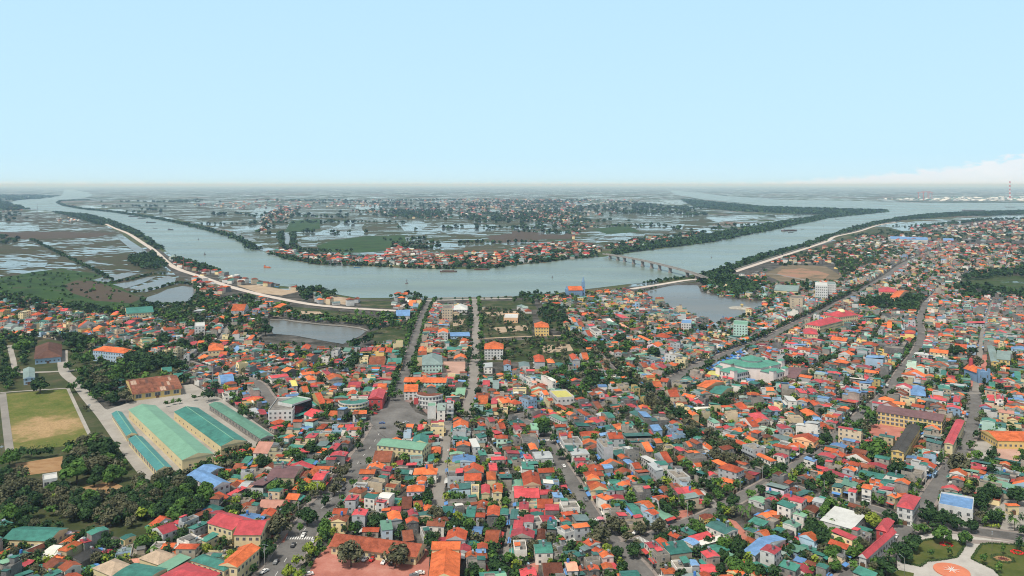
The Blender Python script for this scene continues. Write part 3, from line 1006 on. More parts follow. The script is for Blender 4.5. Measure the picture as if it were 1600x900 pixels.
# ------------------------------------------------------------------ palette
def shades(key, rgb, rough=.75, spec=.3, var=.3, scale=.4, k=3, spread=.24):
    out = []
    for i in range(k):
        f = 1 + spread * (i - (k - 1) / 2)
        hue = (1 + .05 * (i - 1), 1, 1 - .06 * (i - 1))
        out.append(mat(f'{key}_{i}', tuple(min(.95, c * f * h) for c, h in zip(rgb, hue)), rough, var, scale, spec))
    return out


ROOF = {
    'o': shades('orange_tiles', (.58, .140, .05), .8, .2, .4) + shades('orange_red_tiles', (.46, .092, .042), .8, .2, .42)[:2] + shades('weathered_tiles', (.36, .10, .05), .85, .15, .4)[:1],
    'r': shades('red_sheet', (.45, .064, .075), .6, .3, .32), 't': shades('teal_sheet', (.045, .180, .148), .6, .3, .36) + shades('dull_teal_sheet', (.07, .19, .165), .65, .3, .3)[:1],
    'g': shades('grey_concrete_roof', (.20, .19, .175), .9, .1, .5), 'b': shades('blue_sheet', (.14, .27, .49), .6, .3, .3), 'w': shades('pale_sheet', (.55, .56, .54), .6, .3, .15),
    'n': shades('old_brown_tiles', (.19, .070, .045), .9, .1, .4), 'p': shades('salmon_roof', (.62, .30, .22), .8, .2, .2), 'l': shades('mint_sheet', (.165, .33, .235), .6, .3, .15),
    'k': shades('grey_sheet', (.20, .27, .26), .65, .25, .22), 'd': shades('dark_felt', (.07, .068, .065), .9, .1, .3), 'y': shades('olive_yellow_roof', (.50, .47, .14), .7, .2, .15),
    'e': shades('beige_tiles', (.44, .34, .25), .85, .15, .25), 'u': shades('rusty_sheet', (.20, .085, .055), .9, .1, .6, .25), 'v': shades('sage_sheet', (.10, .225, .165), .6, .3, .25), 's': shades('sea_blue_sheet', (.06, .225, .22), .6, .35, .2), 'm': shades('maroon_tiles', (.165, .095, .10), .8, .2, .25), 'q': shades('weathered_clay_tiles', (.30, .085, .05), .9, .1, .45, k=3, spread=.3), 'h': shades('dark_brown_tiles', (.115, .062, .048), .9, .1, .4),
}
WALL = {
    'W': shades('white_wall', (.58, .575, .56), .85, .2, .16, .3), 'C': shades('cream_wall', (.66, .56, .34), .85, .2, .10, .3), 'Y': shades('yellow_wall', (.66, .48, .19), .85, .2, .10, .3),
    'G': shades('raw_render_wall', (.26, .245, .225), .9, .1, .35, .3, 3, .3), 'B': shades('pale_blue_wall', (.36, .49, .62), .85, .2, .10, .3), 'P': shades('lilac_wall', (.62, .55, .66), .85, .2, .10, .3),
    'T': shades('tan_wall', (.50, .42, .31), .85, .2, .15, .3), 'M': shades('mint_wall', (.44, .62, .55), .85, .2, .10, .3), 'R': shades('red_wall', (.45, .07, .07), .8, .2, .1, .3),
    'A': shades('apricot_wall', (.72, .45, .27), .85, .2, .1, .3),
}
GLASS = mat('window_glass', (.085, .095, .105), .2, .0, spec=.5)
FRAMEM = mat('window_frame', (.40, .39, .37), .6, .1)
DARKM = mat('dark_opening', (.03, .03, .03), .9, .2)
SHUT = [mat('grey_shutter', (.22, .23, .24), .6, .15), mat('blue_shutter', (.12, .2, .34), .6, .15), mat('brown_door', (.13, .07, .04), .7, .2), mat('green_door', (.05, .14, .10), .6, .15)]
STEEL = mat('stainless_steel', (.62, .63, .65), .25, .05, metal=.85)
BLUEP = mat('blue_plastic', (.05, .17, .48), .5, .05)
AWN = [mat('teal_awning', (.05, .24, .2), .6, .15), mat('blue_awning', (.10, .25, .55), .6, .15), mat('red_awning', (.45, .06, .05), .6, .15), mat('pale_awning', (.5, .5, .48), .6, .15)]
ROOFW = {'o': 'orange tiled', 'r': 'red metal', 't': 'teal metal', 'g': 'flat grey', 'b': 'blue metal', 'w': 'pale metal', 'n': 'old brown tiled', 'p': 'salmon', 'l': 'mint green', 'k': 'grey-green metal', 'd': 'dark grey',
         'q': 'weathered tiled', 'h': 'dark brown', 's': 'sea blue', 'v': 'sage green', 'y': 'olive yellow', 'e': 'beige', 'u': 'rusty', 'm': 'maroon'}
WALLW = {'W': 'white', 'C': 'cream', 'Y': 'yellow', 'G': 'grey rendered', 'B': 'pale blue', 'P': 'lilac', 'T': 'tan', 'M': 'mint', 'R': 'red', 'A': 'apricot'}
STW = ['', 'single-storey', 'two-storey', 'three-storey', 'four-storey', 'five-storey', 'six-storey']
SH = 2.8


def vis(th, nx, ny, cx, cy):
    """does a face with local normal (nx, ny) on something turned by th at (cx, cy) look back at the drone?"""
    wx, wy = nx * math.cos(th) - ny * math.sin(th), nx * math.sin(th) + ny * math.cos(th)
    return -(wx * cx + wy * cy) > 0


def roof_geo(kind, col, cx, cy, sx, sy, z, r, end=None):
    m = r.choice(ROOF[col])
    g = Geo()
    if kind == 'gx':
        g.gable(cx, cy, sx + .7, sy + .7, z, sy * r.uniform(.17, .26), m, 'x', end)
    elif kind == 'gy':
        g.gable(cx, cy, sx + .7, sy + .7, z, sx * r.uniform(.17, .26), m, 'y', end)
    elif kind == 'hip':
        g.hip(cx, cy, sx + .8, sy + .8, z, min(sx, sy) * r.uniform(.24, .32), m)
    elif kind == 'lowx':
        g.gable(cx, cy, sx + .5, sy + .5, z, sy * .09, m, 'x', end)
    elif kind == 'lowy':
        g.gable(cx, cy, sx + .5, sy + .5, z, sx * .09, m, 'y', end)
    elif kind == 'shed':
        g.shed(cx, cy, sx + .5, sy + .5, z, min(2.0, sy * .10), m, r.choice(('y', '-y')))
    elif kind == 'shedx':
        g.shed(cx, cy, sx + .5, sy + .5, z, min(1.6, sx * .14), m, r.choice(('x', '-x')))
    return g


def house_parts(h):
    """a house in its own axes (front at -y): [(part, Geo)], [(x, y, z, rot, w, h)] windows, words about extras"""
    r = random.Random(h['seed'])
    a, b, s, rc = h['a'], h['b'], h['s'], h['roof']
    th, cx, cy = h['th'], h['x'], h['y']
    wm = r.choice(WALL[h['wall']])
    H = s * SH + r.uniform(-.15, .4)
    parts, wins, extra = [], [], []
    wall = Geo()
    roofs = []
    gm_ = r.choice(ROOF['g'])
    tube = b > 1.55 * a and b > 9
    if tube and s >= 2:
        k = r.uniform(.48, .72)
        bf = b * k
        br = b - bf
        yf, yr = -b / 2 + bf / 2, b / 2 - br / 2
        Hr = (s - 1) * SH + r.uniform(-.2, .3)
        wall.box(-a / 2, a / 2, -b / 2, -b / 2 + bf, 0, H, wm, gm_)
        wall.box(-a / 2, a / 2, -b / 2 + bf, b / 2, 0, Hr, wm, gm_)
        rear = r.choice('ttgggorkbq') if r.random() < .8 else rc
        segs = [(yf, bf, H, rc), (yr, br, Hr, rear)]
        if br > 6.5 and r.random() < .7:
            q1 = br * r.uniform(.35, .6)
            y1, y2 = -b / 2 + bf + q1 / 2, b / 2 - (br - q1) / 2
            segs = [(yf, bf, H, rc), (y1, q1, Hr, r.choice('gttrk')), (y2, br - q1, Hr - .02, r.choice('ttoqgrkl'))]
    else:
        wall.box(-a / 2, a / 2, -b / 2, b / 2, 0, H, wm, gm_)
        segs = [(0, b, H, rc)]
    for (y, d, z, col) in segs:
        if col == 'g':
            g = Geo()
            g.parapet(0, y, a, d, z, .8, wm)
            parts.append(('parapet', g))
            if r.random() < .75 and d > 4:
                q = Geo()
                sx_, sy_ = min(a * .6, 3.2), min(d * .4, 4)
                ox = (a / 2 - sx_ / 2 - .25) * r.choice((-1, 1))
                oy = y + (d / 2 - sy_ / 2 - .25) * r.choice((-1, 1))
                q.box(ox - sx_ / 2, ox + sx_ / 2, oy - sy_ / 2, oy + sy_ / 2, z, z + 2.5, wm, gm_)
                parts.append(('stair_tower', q))
                q = Geo()
                c2 = r.choice('tortg')
                q.shed(ox, oy, sx_ + .5, sy_ + .5, z + 2.52, .3, r.choice(ROOF[c2]), 'y')
                parts.append(('roof', q))
                if col == rc:
                    extra.append(ROOFW[c2].replace(' metal', '').replace(' tiled', '') + '-capped stair tower')
            elif r.random() < .6 and d > 4:
                c2 = r.choice('tttrobk')
                q = Geo()
                q.shed(0, y + d * .2, a * .8, d * .45, z + 2.2, .4, r.choice(ROOF[c2]), 'y')
                for px_ in (-.36, .36):
                    for py_ in (.02, .38):
                        q.box(a * px_ - .08, a * px_ + .08, y + d * py_ - .08, y + d * py_ + .08, z, z + 2.25, SHUT[0])
                parts.append(('canopy', q))
                extra.append(f"{ROOFW[c2].split()[0]} roof-terrace canopy")
        else:
            ro = 'o' in col or col in 'np'
            if ro:
                kind = r.choice(('gx', 'gx', 'hip', 'gx')) if not tube else r.choice(('gx', 'gx', 'gy', 'hip'))
                if not tube and r.random() < .35:
                    kind = 'gy'
            elif col in 'r':
                kind = r.choice(('lowx', 'gx', 'lowy', 'shed'))
            else:
                kind = r.choice(('lowx', 'shed', 'lowy', 'shedx'))
            kind = h.get('rt', kind)
            long_ = d > 7 and tube and r.random() < .5
            if long_:
                d1 = d * r.uniform(.45, .65)
                roofs.append(roof_geo(kind, col, 0, y - d / 2 + d1 / 2, a, d1 - .5, z + .02, r, wm))
                g = Geo()
                g.parapet(0, y - d / 2 + d1 + (d - d1) / 2, a, d - d1, z, .8, wm)
                parts.append(('parapet', g))
                if (y, d) == segs[0][:2]:
                    extra.append('grey rear terrace')
            else:
                roofs.append(roof_geo(kind, col, 0, y, a, d, z + .02, r, wm))
            if col == rc:
                extra.append({'hip': 'hipped', 'gx': 'gabled', 'gy': 'gabled', 'lowx': 'low-pitched', 'lowy': 'low-pitched', 'shed': 'sloping', 'shedx': 'sloping'}[kind])
    parts.insert(0, ('wall', wall))
    for g in roofs:
        parts.append(('roof', g))
    # water tank
    if r.random() < (.5 if s >= 2 else .12):
        y, d, z, col = segs[-1]
        q = Geo()
        blue = r.random() < .12
        tx, ty = r.uniform(-.25, .25) * a, y + r.uniform(-.3, .3) * d
        tz = z + (.5 if col == 'g' else min(a, d) * .24 + .2)
        if blue:
            q.tube((tx, ty, tz), (tx, ty, tz + 1.5), .65, .6, BLUEP, 8)
        else:
            q.tube((tx - .9, ty, tz + .6), (tx + .9, ty, tz + .6), .6, .6, STEEL, 8)
        for sx_ in (-.6, .6):
            q.box(tx + sx_ - .06, tx + sx_ + .06, ty - .4, ty + .4, z - .02, tz + .1, SHUT[0])
        parts.append(('water_tank', q))
        extra.append('blue water tank' if blue else 'steel water tank')
    # balconies and awning on the street front
    if s >= 2 and r.random() < .6:
        for k in range(1, s):
            q = Geo()
            q.box(-a / 2 + .15, a / 2 - .15, -b / 2 - 1.1, -b / 2, k * SH - .15, k * SH, wm)
            q.box(-a / 2 + .15, a / 2 - .15, -b / 2 - 1.1, -b / 2 - 1.02, k * SH, k * SH + .85, r.choice((wm, STEEL, FRAMEM)))
            parts.append(('balcony', q))
    if r.random() < .5:
        q = Geo()
        q.shed(0, -b / 2 - 1.0, a * .9, 1.9, 2.5, .45, r.choice(AWN), 'y')
        parts.append(('awning', q))
    if vis(th, 0, -1, cx, cy) or h.get('all'):
        q = Geo()
        dw = min(a * .6, 3.0) if r.random() < .6 else 1.2
        q.box(-dw / 2, dw / 2, -b / 2 - .06, -b / 2, 0, 2.35, r.choice(SHUT))
        parts.append(('door', q))
    # windows on the faces that look towards the drone
    for face, (nx, ny), ln in (('f', (0, -1), a), ('b', (0, 1), a), ('l', (-1, 0), b), ('r', (1, 0), b)):
        if not vis(th, nx, ny, cx, cy):
            continue
        side = face in 'lr'
        if side and r.random() < (.65 if tube else .25):
            continue
        n = max(1, int(ln / (3.6 if side else 2.5)))
        off = a / 2 if side else b / 2
        hs = s
        if tube and face == 'b':
            hs = s - 1
        for k in range(hs):
            if k == 0 and face == 'f':
                continue
            for i in range(n):
                u = (i + .5) / n * ln - ln / 2
                if side and tube and k == s - 1 and u > -b / 2 + segs[0][1]:
                    continue
                w_ = min(1.25, ln / n * .5)
                x, y = (u, off * ny) if not side else (off * nx, u)
                wins.append((x, y, k * SH + 1.0, {'f': 0, 'b': PI, 'l': -PI / 2, 'r': PI / 2}[face], w_, 1.25))
    h['H'] = H
    h['extra'] = extra
    return parts, wins


_win = Geo()
_win.box(-.5, .5, -.06, 0, 0, 1, FRAMEM)
_win.box(-.43, -.03, -.085, -.06, .07, .93, GLASS, bottom=False)
_win.box(.03, .43, -.085, -.06, .07, .93, GLASS, bottom=False)
WIN_ME = _win.mesh('window')


def add_window(par, w):
    o = bpy.data.objects.new('window', WIN_ME)
    COL.objects.link(o)
    o.parent = par
    o.location = w[:3]
    o.rotation_euler = (0, 0, w[3])
    o.scale = (w[4], 1, w[5])
    return o


# ------------------------------------------------------------------ landmark buildings from three eaves corners
LM = []       # (phrase, x, y) anchors for labels


def rect3(A, B, C, h):
    A, B, C = (P(*p, h) for p in (A, B, C))
    ab, bc = (B - A).xy, (C - B).xy
    if ab.length >= bc.length:
        u = ab.normalized()
        n = Vector((-u.y, u.x))
        a, b = ab.length, abs(bc.dot(n))
        if bc.dot(n) < 0:
            n = -n
    else:
        n = bc.normalized()
        u = Vector((n.y, -n.x))
        a, b = abs(ab.dot(u)), bc.length
        if ab.dot(u) < 0:
            u = -u
    c = (A + C) / 2
    return c.x, c.y, a, b, math.atan2(u.y, u.x)


def bldg(name, label, cat, A, B, C, h, s, roof, rt='gx', wall='C', rise=None, phrase=None, win=3.2, wh=1.5, ww=1.5, skip0=False, par=.9, over=.5, band=False, faces='fblr', extra=None, ground_open=None):
    x, y, a, b, th = rect3(A, B, C, h)
    r = random.Random(int(x * 7 + y))
    t = empty(name, (x, y, 0), th)
    tag(t, label, cat)
    wm, rm = WALL[wall][1], ROOF[roof][1]
    g = Geo()
    g.box(-a / 2, a / 2, -b / 2, b / 2, 0, h, wm, ROOF['g'][1])
    if band:
        for k in range(1, s):
            z = h * k / s
            g.box(-a / 2 - .12, a / 2 + .12, -b / 2 - .12, b / 2 + .12, z - .14, z + .1, WALL['W'][1])
    g.build('wall', WM and t)
    q = Geo()
    if rt in ('gx', 'gy'):
        q.gable(0, 0, a + over * 2, b + over * 2, h + .02, rise or min(4.5, (b if rt == 'gx' else a) * .2), rm, rt[1], wm, cap=ROOF['l'][2] if name in ('warehouse', 'storage_shed') and roof in 'ts' else None)
    elif rt == 'hip':
        q.hip(0, 0, a + over * 2, b + over * 2, h + .02, rise or min(5.5, min(a, b) * .26), rm)
    elif rt == 'shed':
        q.shed(0, 0, a + over, b + over, h + .02, rise or b * .08, rm)
    elif rt == 'arch':
        n = 10
        ring = [(b / 2 * 1.04 * math.cos(PI * i / n), (rise or b * .25) * math.sin(PI * i / n)) for i in range(n + 1)]
        for i in range(n):
            (p0, z0), (p1, z1) = ring[i], ring[i + 1]
            q.poly([(-a / 2 - .3, p0, h + .02 + z0), (a / 2 + .3, p0, h + .02 + z0), (a / 2 + .3, p1, h + .02 + z1), (-a / 2 - .3, p1, h + .02 + z1)][::-1], rm)
        for sx_ in (-1, 1):
            pts = [(sx_ * (a / 2 + .28), p, h + .02 + z) for p, z in ring]
            q.poly(pts if sx_ > 0 else pts[::-1], wm)
        q.poly([(-a / 2, -b / 2, h + .015), (-a / 2, b / 2, h + .015), (a / 2, b / 2, h + .015), (a / 2, -b / 2, h + .015)], rm)
    elif rt == 'flat':
        q.box(-a / 2 + .25, a / 2 - .25, -b / 2 + .25, b / 2 - .25, h, h + .08, rm)
        p = Geo()
        p.parapet(0, 0, a, b, h, par, wm)
        p.build('parapet', t)
    q.build('roof', t)
    nw = 0
    for f, (nx, ny), ln in (('f', (0, -1), a), ('b', (0, 1), a), ('l', (-1, 0), b), ('r', (1, 0), b)):
        if not vis(th, nx, ny, x, y) or f not in faces or not s:
            continue
        n = max(1, int(ln / win))
        side = f in 'lr'
        off = b / 2 if not side else a / 2
        for k in range(s):
            if skip0 and k == 0:
                continue
            for i in range(n):
                if nw >= 96:
                    break
                u = (i + .5) / n * ln - ln / 2
                px_, py_ = (u, off * ny) if not side else (off * nx, u)
                add_window(t, (px_, py_, h * k / s + .9 * h / s / 3.2 + .1, {'f': 0, 'b': PI, 'l': -PI / 2, 'r': PI / 2}[f], min(ww, ln / n * .75), min(wh, h / s * .6)))
                nw += 1
        if f == 'f' or not side:
            d = Geo()
            d.box(-1.2, 1.2, off * ny - .09, off * ny + .09, 0, 2.4, SHUT[2])
            if n % 2 == 0 or skip0 or True:
                d.build('door', t)
    occupy(x, y, a + 2.5, b + 2.5, th)
    if phrase:
        LM.append((phrase, x, y))
    t['_dim'] = (a, b, h, th)
    return t, (x, y, a, b, th)


WM = True


def sub(t, name, g):
    return g.build(name, t)


# depot on the left
bldg('warehouse', 'longest warehouse of the depot with a pale green gabled roof and cream end wall', 'warehouse', (287, 721), (331, 707), (241, 632), 6.5, 1, 'l', 'gy', 'C', phrase='long pale green warehouse', win=9, wh=1.2, over=.25, rise=2.6)
bldg('warehouse', 'dark teal roofed warehouse with a pale ridge line between two other depot roofs', 'warehouse', (349, 700), (382, 686), (306, 635), 6.0, 1, 't', 'gy', 'C', phrase='dark teal warehouse', win=9, wh=1.2, over=.25, rise=2.6)
bldg('storage_shed', 'narrow sage green open shed beside the market houses, at the depot edge', 'shed', (410, 687), (425, 680), (343, 628), 4.5, 1, 'v', 'gy', 'G', phrase='narrow sage green shed', win=6, wh=2.2, ww=3.6, rise=1.4)
bldg('storage_shed', 'short sea blue roofed shed with arcaded cream side at the depot entrance lane', 'shed', (199, 682), (213, 677), (189, 643), 4.2, 1, 's', 'gy', 'C', win=4, wh=2.3, ww=2.4, rise=1.6)
bldg('storage_shed', 'long sea blue roofed shed with dark arcade along the depot entrance lane', 'shed', (247, 737), (266, 729), (220, 681), 4.5, 1, 's', 'gy', 'C', phrase='sea blue arcaded shed', win=4, wh=2.4, ww=2.4, rise=1.8)
t, (x, y, a, b, th) = bldg('depot_hall', 'big hall with a patched rusty roof and open yellow pillared side facing the depot yard', 'hall', (212, 621), (279, 602), (263, 582), 5.5, 1, 'u', 'gx', 'Y', phrase='rusty-roofed hall', win=6, wh=3.2, ww=4.4, rise=5.0, over=1.2)
r = random.Random(4)
PATCH = [mat('rust_red_sheet', (.24, .085, .05), .9, .35, .5), mat('rust_pale_sheet', (.40, .28, .21), .85, .3, .5), mat('rust_dark_sheet', (.12, .06, .045), .9, .35, .5)]
for side in (-1, 1):
    for i in range(16):
        for k in range(3):
            if r.random() < .62:
                g = Geo()
                x0 = -a / 2 + (a / 16) * i
                y0, y1 = side * (b / 2 + 1.0) * (1 - k / 3 - .02), side * (b / 2 + 1.0) * (1 - (k + 1) / 3 + .02)
                zf = lambda yy: 5.52 + 5.0 * (1 - abs(yy) / (b / 2 + 1.2)) + .05
                q = [(x0 + .1, y0, zf(y0)), (x0 + a / 16 - .1, y0, zf(y0)), (x0 + a / 16 - .1, y1, zf(y1)), (x0 + .1, y1, zf(y1))]
                g.poly(q if side < 0 else q[::-1], PATCH[0] if r.random() < .4 else r.choice(PATCH))
                g.build('roof_sheet', t)
bldg('guard_house', 'little green-roofed yellow gatehouse beside the rusty hall, farther from the yard', 'gatehouse', (254, 582), (268, 580), (266, 575), 3.5, 1, 't', 'gx', 'Y')
bldg('guard_house', 'green-roofed yellow gatehouse behind the rusty hall, nearer to the depot yard', 'gatehouse', (273, 594), (286, 592), (283, 585), 3.5, 1, 't', 'gx', 'Y')
bldg('school_building', 'three-storey blue and white school with an orange roof at the edge of the park', 'school', (153, 548), (201, 553), (203, 547), 10.5, 3, 'o', 'hip', 'B', phrase='blue and white school', win=3.1, band=True)
bldg('assembly_hall', 'old hall with a big brown hipped roof and blue walls in the park', 'hall', (55, 559), (95, 559), (95, 540), 5.5, 1, 'h', 'hip', 'B', phrase='brown-roofed park hall', win=3.5, rise=6, over=1.2)
bldg('office_house', 'small house with a grey sheet roof and blue porch beside the park lane', 'house', (37, 592), (54, 590), (53, 575), 5.5, 2, 'k', 'gy', 'B', phrase='grey-roofed park office')
bldg('villa', 'wide cream villa under several teal roofs beside the meadow pond', 'villa', (198, 490), (240, 488), (236, 480), 8, 2, 't', 'gx', 'C', phrase='teal-roofed cream villa')
bldg('apartment_block', 'plain white block of flats standing alone above the left hand houses', 'apartment block', (304, 511), (320, 510), (320, 504), 13, 4, 'w', 'flat', 'W', phrase='plain white block')
bldg('office_building', 'yellow office with an orange hipped roof beside a red paved yard', 'office', (326, 546), (349, 549), (349, 541), 8, 2, 'o', 'hip', 'C', phrase='yellow orange-roofed office')
bldg('sports_hall', 'hall with a bright blue arched roof beside the left hand street', 'hall', (346, 601), (365, 597), (360, 589), 5, 1, 'b', 'arch', 'W', phrase='blue arched hall')
bldg('commercial_building', 'rambling white three-storey building with a green roof patch beside a black glass wall', 'commercial building', (421, 640), (455, 645), (468, 624), 9.5, 3, 'g', 'flat', 'W', phrase='black glass building', win=3.4)
t, (x, y, a, b, th) = bldg('cinema_building', 'building with a blank black glass wall and green roof facing the plaza', 'cinema', (450, 636), (480, 626), (470, 618), 11, 0, 'l', 'flat', 'W')
g = Geo()
g.box(-a / 2 - .3, a / 2 + .3, -b / 2 - .5, -b / 2 - .02, .6, 10.6, mat('black_cladding', (.012, .014, .018), .2, .1, spec=.5))
g.build('glass_wall', t)
g = Geo()
g.shed(0, -b / 2 - 2.2, a * .9, 3, 3, .5, AWN[0])
g.build('canopy', t)
bldg('supermarket', 'shop with a wide red gabled roof and red sign front at the plaza corner', 'shop', (577, 622), (597, 624), (602, 611), 8.5, 2, 'r', 'gy', 'R', phrase='red-roofed corner shop', win=3.5)
bldg('government_villa', 'pale mint villa with a grey hipped roof and columned front beside a pink paved square', 'villa', (660, 570), (691, 570), (690, 556), 10, 3, 'k', 'hip', 'M', phrase='pale mint villa', win=2.8, band=True)
bldg('apartment_block', 'tall tan five-storey apartment block near the riverside promenade', 'apartment block', (691, 483), (707, 483), (707, 477), 17, 5, 'g', 'flat', 'T', phrase='tan riverside apartment block', win=2.6)
bldg('riverside_hall', 'low white hall with a pale mint roof near the riverside promenade', 'hall', (709, 484), (730, 484), (730, 478), 6.5, 2, 'w', 'hip', 'W', phrase='low white riverside hall')
bldg('market_shed', 'long low shed with a bright blue roof standing alone between vacant lots', 'shed', (704, 525), (734, 525), (732, 519), 3.5, 1, 'b', 'lowx' if False else 'gx', 'B', phrase='long blue shed', rise=1.5)
bldg('villa', 'four-storey white villa row with orange hipped roofs beside the dusty lane', 'villa', (757, 546), (786, 545), (786, 537), 11, 4, 'o', 'hip', 'W', phrase='white orange-roofed villa row', win=2.8)
bldg('riverside_hall', 'flat pale cream hall standing among vacant riverside lots', 'hall', (787, 497), (809, 498), (810, 491), 6, 1, 'w', 'flat', 'A', phrase='pale cream riverside hall')
bldg('villa', 'bright yellow three-storey house with an orange roof standing alone by vacant lots', 'villa', (836, 511), (858, 512), (856, 506), 10, 3, 'o', 'hip', 'Y', phrase='bright yellow villa', win=3.2)
bldg('quay_warehouse', 'long shed with a blue roof at the end of the embankment road', 'shed', (619, 494), (640, 493), (640, 485), 5.5, 1, 'b', 'gx', 'W', phrase='blue-roofed embankment shed')
bldg('sports_hall', 'hall with a flat olive yellow roof and white colonnaded front', 'hall', (872, 624), (896, 620), (883, 609), 8, 2, 'y', 'flat', 'W', phrase='olive yellow roofed hall', win=2.8)
bldg('town_office', 'long cream office under an extended red roof beside the wide boulevard', 'office', (1272, 512), (1308, 503), (1302, 496), 10, 3, 'r', 'hip', 'C', phrase='red-roofed town office', win=3)
bldg('town_office', 'short cream wing with a red roof joined to the front of the town office', 'office', (1257, 523), (1277, 521), (1275, 514), 7.5, 2, 'r', 'hip', 'C')
t, (x, y, a, b, th) = bldg('town_office', 'cream entrance block crowned by a pale yellow dome at the town office end', 'office', (1300, 497), (1331, 493), (1328, 487), 12, 3, 'r', 'hip', 'C')
g = Geo()
g.tube((0, 0, 12), (0, 0, 16), 4.2, 4.2, WALL['C'][1], 12)
g.dome(0, 0, 16, 4.6, 3.6, WALL['C'][2])
g.build('dome', t)
bldg('apartment_block', 'white six-storey block with dark windows, taller than its grey neighbour', 'apartment block', (1274, 448), (1293, 446), (1292, 441), 23, 6, 'w', 'flat', 'W', phrase='white six-storey block', win=2.6)
bldg('apartment_block', 'plain pale grey six-storey block with almost windowless side, beside the boulevard trees', 'apartment block', (1233, 467), (1255, 466), (1258, 462), 16, 5, 'g', 'flat', 'T', phrase='pale grey block', win=6)
bldg('apartment_block', 'slim white and grey tower of flats behind the white six-storey block', 'apartment block', (1294, 446), (1306, 444), (1304, 440), 20, 6, 'k', 'flat', 'W', win=2.6)
bldg('storage_hall', 'long cream hall with a sage green roof beside the orange building plot', 'hall', (1210, 453), (1246, 456), (1250, 447), 6.5, 1, 'k', 'gx', 'C', phrase='sage-roofed hall', win=4)
bldg('apartment_block', 'turquoise five-storey slab standing by the lake road', 'apartment block', (1146, 507), (1168, 509), (1168, 503), 15, 5, 'l', 'flat', 'M', phrase='turquoise slab block', win=2.6)
t, (x, y, a, b, th) = bldg('school_building', 'long yellow three-storey school with arcades and a maroon roof', 'school', (1372, 643), (1474, 659), (1476, 648), 9, 3, 'm', 'gx', 'Y', rise=2.6, phrase='long yellow school', win=2.9, wh=1.9, ww=2.0, band=True)
bldg('school_building', 'school wing with a plain red roof at the end of the long yellow school', 'school', (1476, 692), (1488, 695), (1506, 658), 9, 2, 'r', 'gy', 'C', win=3)
bldg('school_building', 'yellow school wing with a dark brown roof closing the red paved yard', 'school', (1393, 704), (1412, 708), (1437, 667), 9, 3, 'd', 'gy', 'Y', phrase='dark-roofed school wing', win=3)
bldg('school_building', 'long low yellow school under a bright orange roof at the right edge of the view', 'school', (1544, 688), (1640, 690), (1640, 675), 5.5, 1, 'o', 'gx', 'Y', phrase='long orange-roofed school', win=3, rise=2.5)
bldg('school_building', 'yellow two-storey school with green sheet roofs by the church lane', 'school', (1558, 562), (1578, 562), (1578, 549), 7, 2, 'k', 'gx', 'Y', phrase='green-roofed yellow school')
bldg('school_building', 'long narrow school wing with a slate green roof by the church lane', 'school', (1549, 565), (1560, 566), (1553, 541), 6, 2, 'k', 'gy', 'Y')
bldg('covered_market', 'hall with a big bright blue square roof among small houses', 'hall', (1424, 617), (1446, 619), (1444, 605), 5, 1, 'b', 'hip', 'W', phrase='bright blue square roof', rise=2.5)
bldg('storage_hall', 'low hall with half brown and half cream roof near the market', 'hall', (1222, 586), (1240, 593), (1260, 578), 5, 1, 'm', 'gx', 'T', phrase='brown and cream low hall', rise=3)
bldg('market_shed', 'market shed with a dark green gabled roof in front of the domed market', 'shed', (1110, 612), (1124, 617), (1144, 606), 5, 1, 't', 'gx', 'C', phrase='dark green market shed', rise=2.2)
bldg('market_shed', 'market shed with a long orange roof in front of the domed market', 'shed', (1092, 602), (1100, 607), (1128, 597), 5, 1, 'o', 'gx', 'A', rise=2)
bldg('market_shed', 'market shed with an olive striped roof beside the blue stall tents', 'shed', (1106, 585), (1120, 591), (1128, 583), 4.5, 1, 'y', 'gx', 'C', rise=1.5)
bldg('compound_building', 'low cream building with teal and mint roofs and a red yard by the wood', 'building', (20, 843), (91, 846), (91, 825), 4.5, 1, 't', 'gx', 'C', phrase='teal-roofed compound', rise=2)
bldg('school_building', 'cream school wing with a bright red gabled roof, nearer to the wood', 'school', (332, 819), (370, 830), (388, 810), 8, 2, 'r', 'gx', 'C', phrase='red-roofed school', win=3)
bldg('school_building', 'cream school wing with a bright red gabled roof, nearer to the main street', 'school', (368, 833), (405, 838), (422, 815), 8, 2, 'r', 'gx', 'C', win=3)
bldg('school_hall', 'hall with a big orange roof beside the main street', 'hall', (346, 881), (368, 888), (403, 858), 8, 2, 'o', 'gy', 'C', phrase='big orange-roofed hall', win=3)
bldg('school_hall', 'cream hall with a teal hipped roof in front of the big orange roof', 'hall', (301, 876), (352, 892), (366, 881), 7, 2, 't', 'hip', 'C', win=3)
bldg('factory_hall', 'square cream building with a beige hipped roof in front of its beige twin', 'hall', (147, 888), (175, 900), (206, 884), 6, 1, 'e', 'hip', 'C', phrase='front beige hipped roof')
bldg('factory_hall', 'square building with a beige hipped roof, between teal and orange roofs', 'hall', (218, 872), (247, 882), (276, 868), 5.5, 1, 'e', 'hip', 'C')
bldg('factory_hall', 'large hall with a rounded pale teal roof cut by the bottom edge', 'hall', (172, 908), (215, 921), (260, 892), 5, 1, 't', 'arch', 'C', phrase='rounded teal hall', rise=2)
bldg('factory_hall', 'shed with a mint striped roof between beige and red halls', 'hall', (247, 885), (262, 892), (297, 875), 5.5, 1, 'l', 'shed', 'C')
bldg('factory_hall', 'large hall with a smooth red roof cut by the bottom edge', 'hall', (248, 904), (300, 922), (340, 895), 6, 1, 'r', 'hip', 'C', phrase='large red hall', rise=2)
bldg('workshop', 'two-storey workshop with a bright blue sheet roof beside the wood', 'workshop', (296, 744), (337, 764), (356, 753), 7, 2, 'b', 'gx', 'W', phrase='bright blue workshop', rise=2)
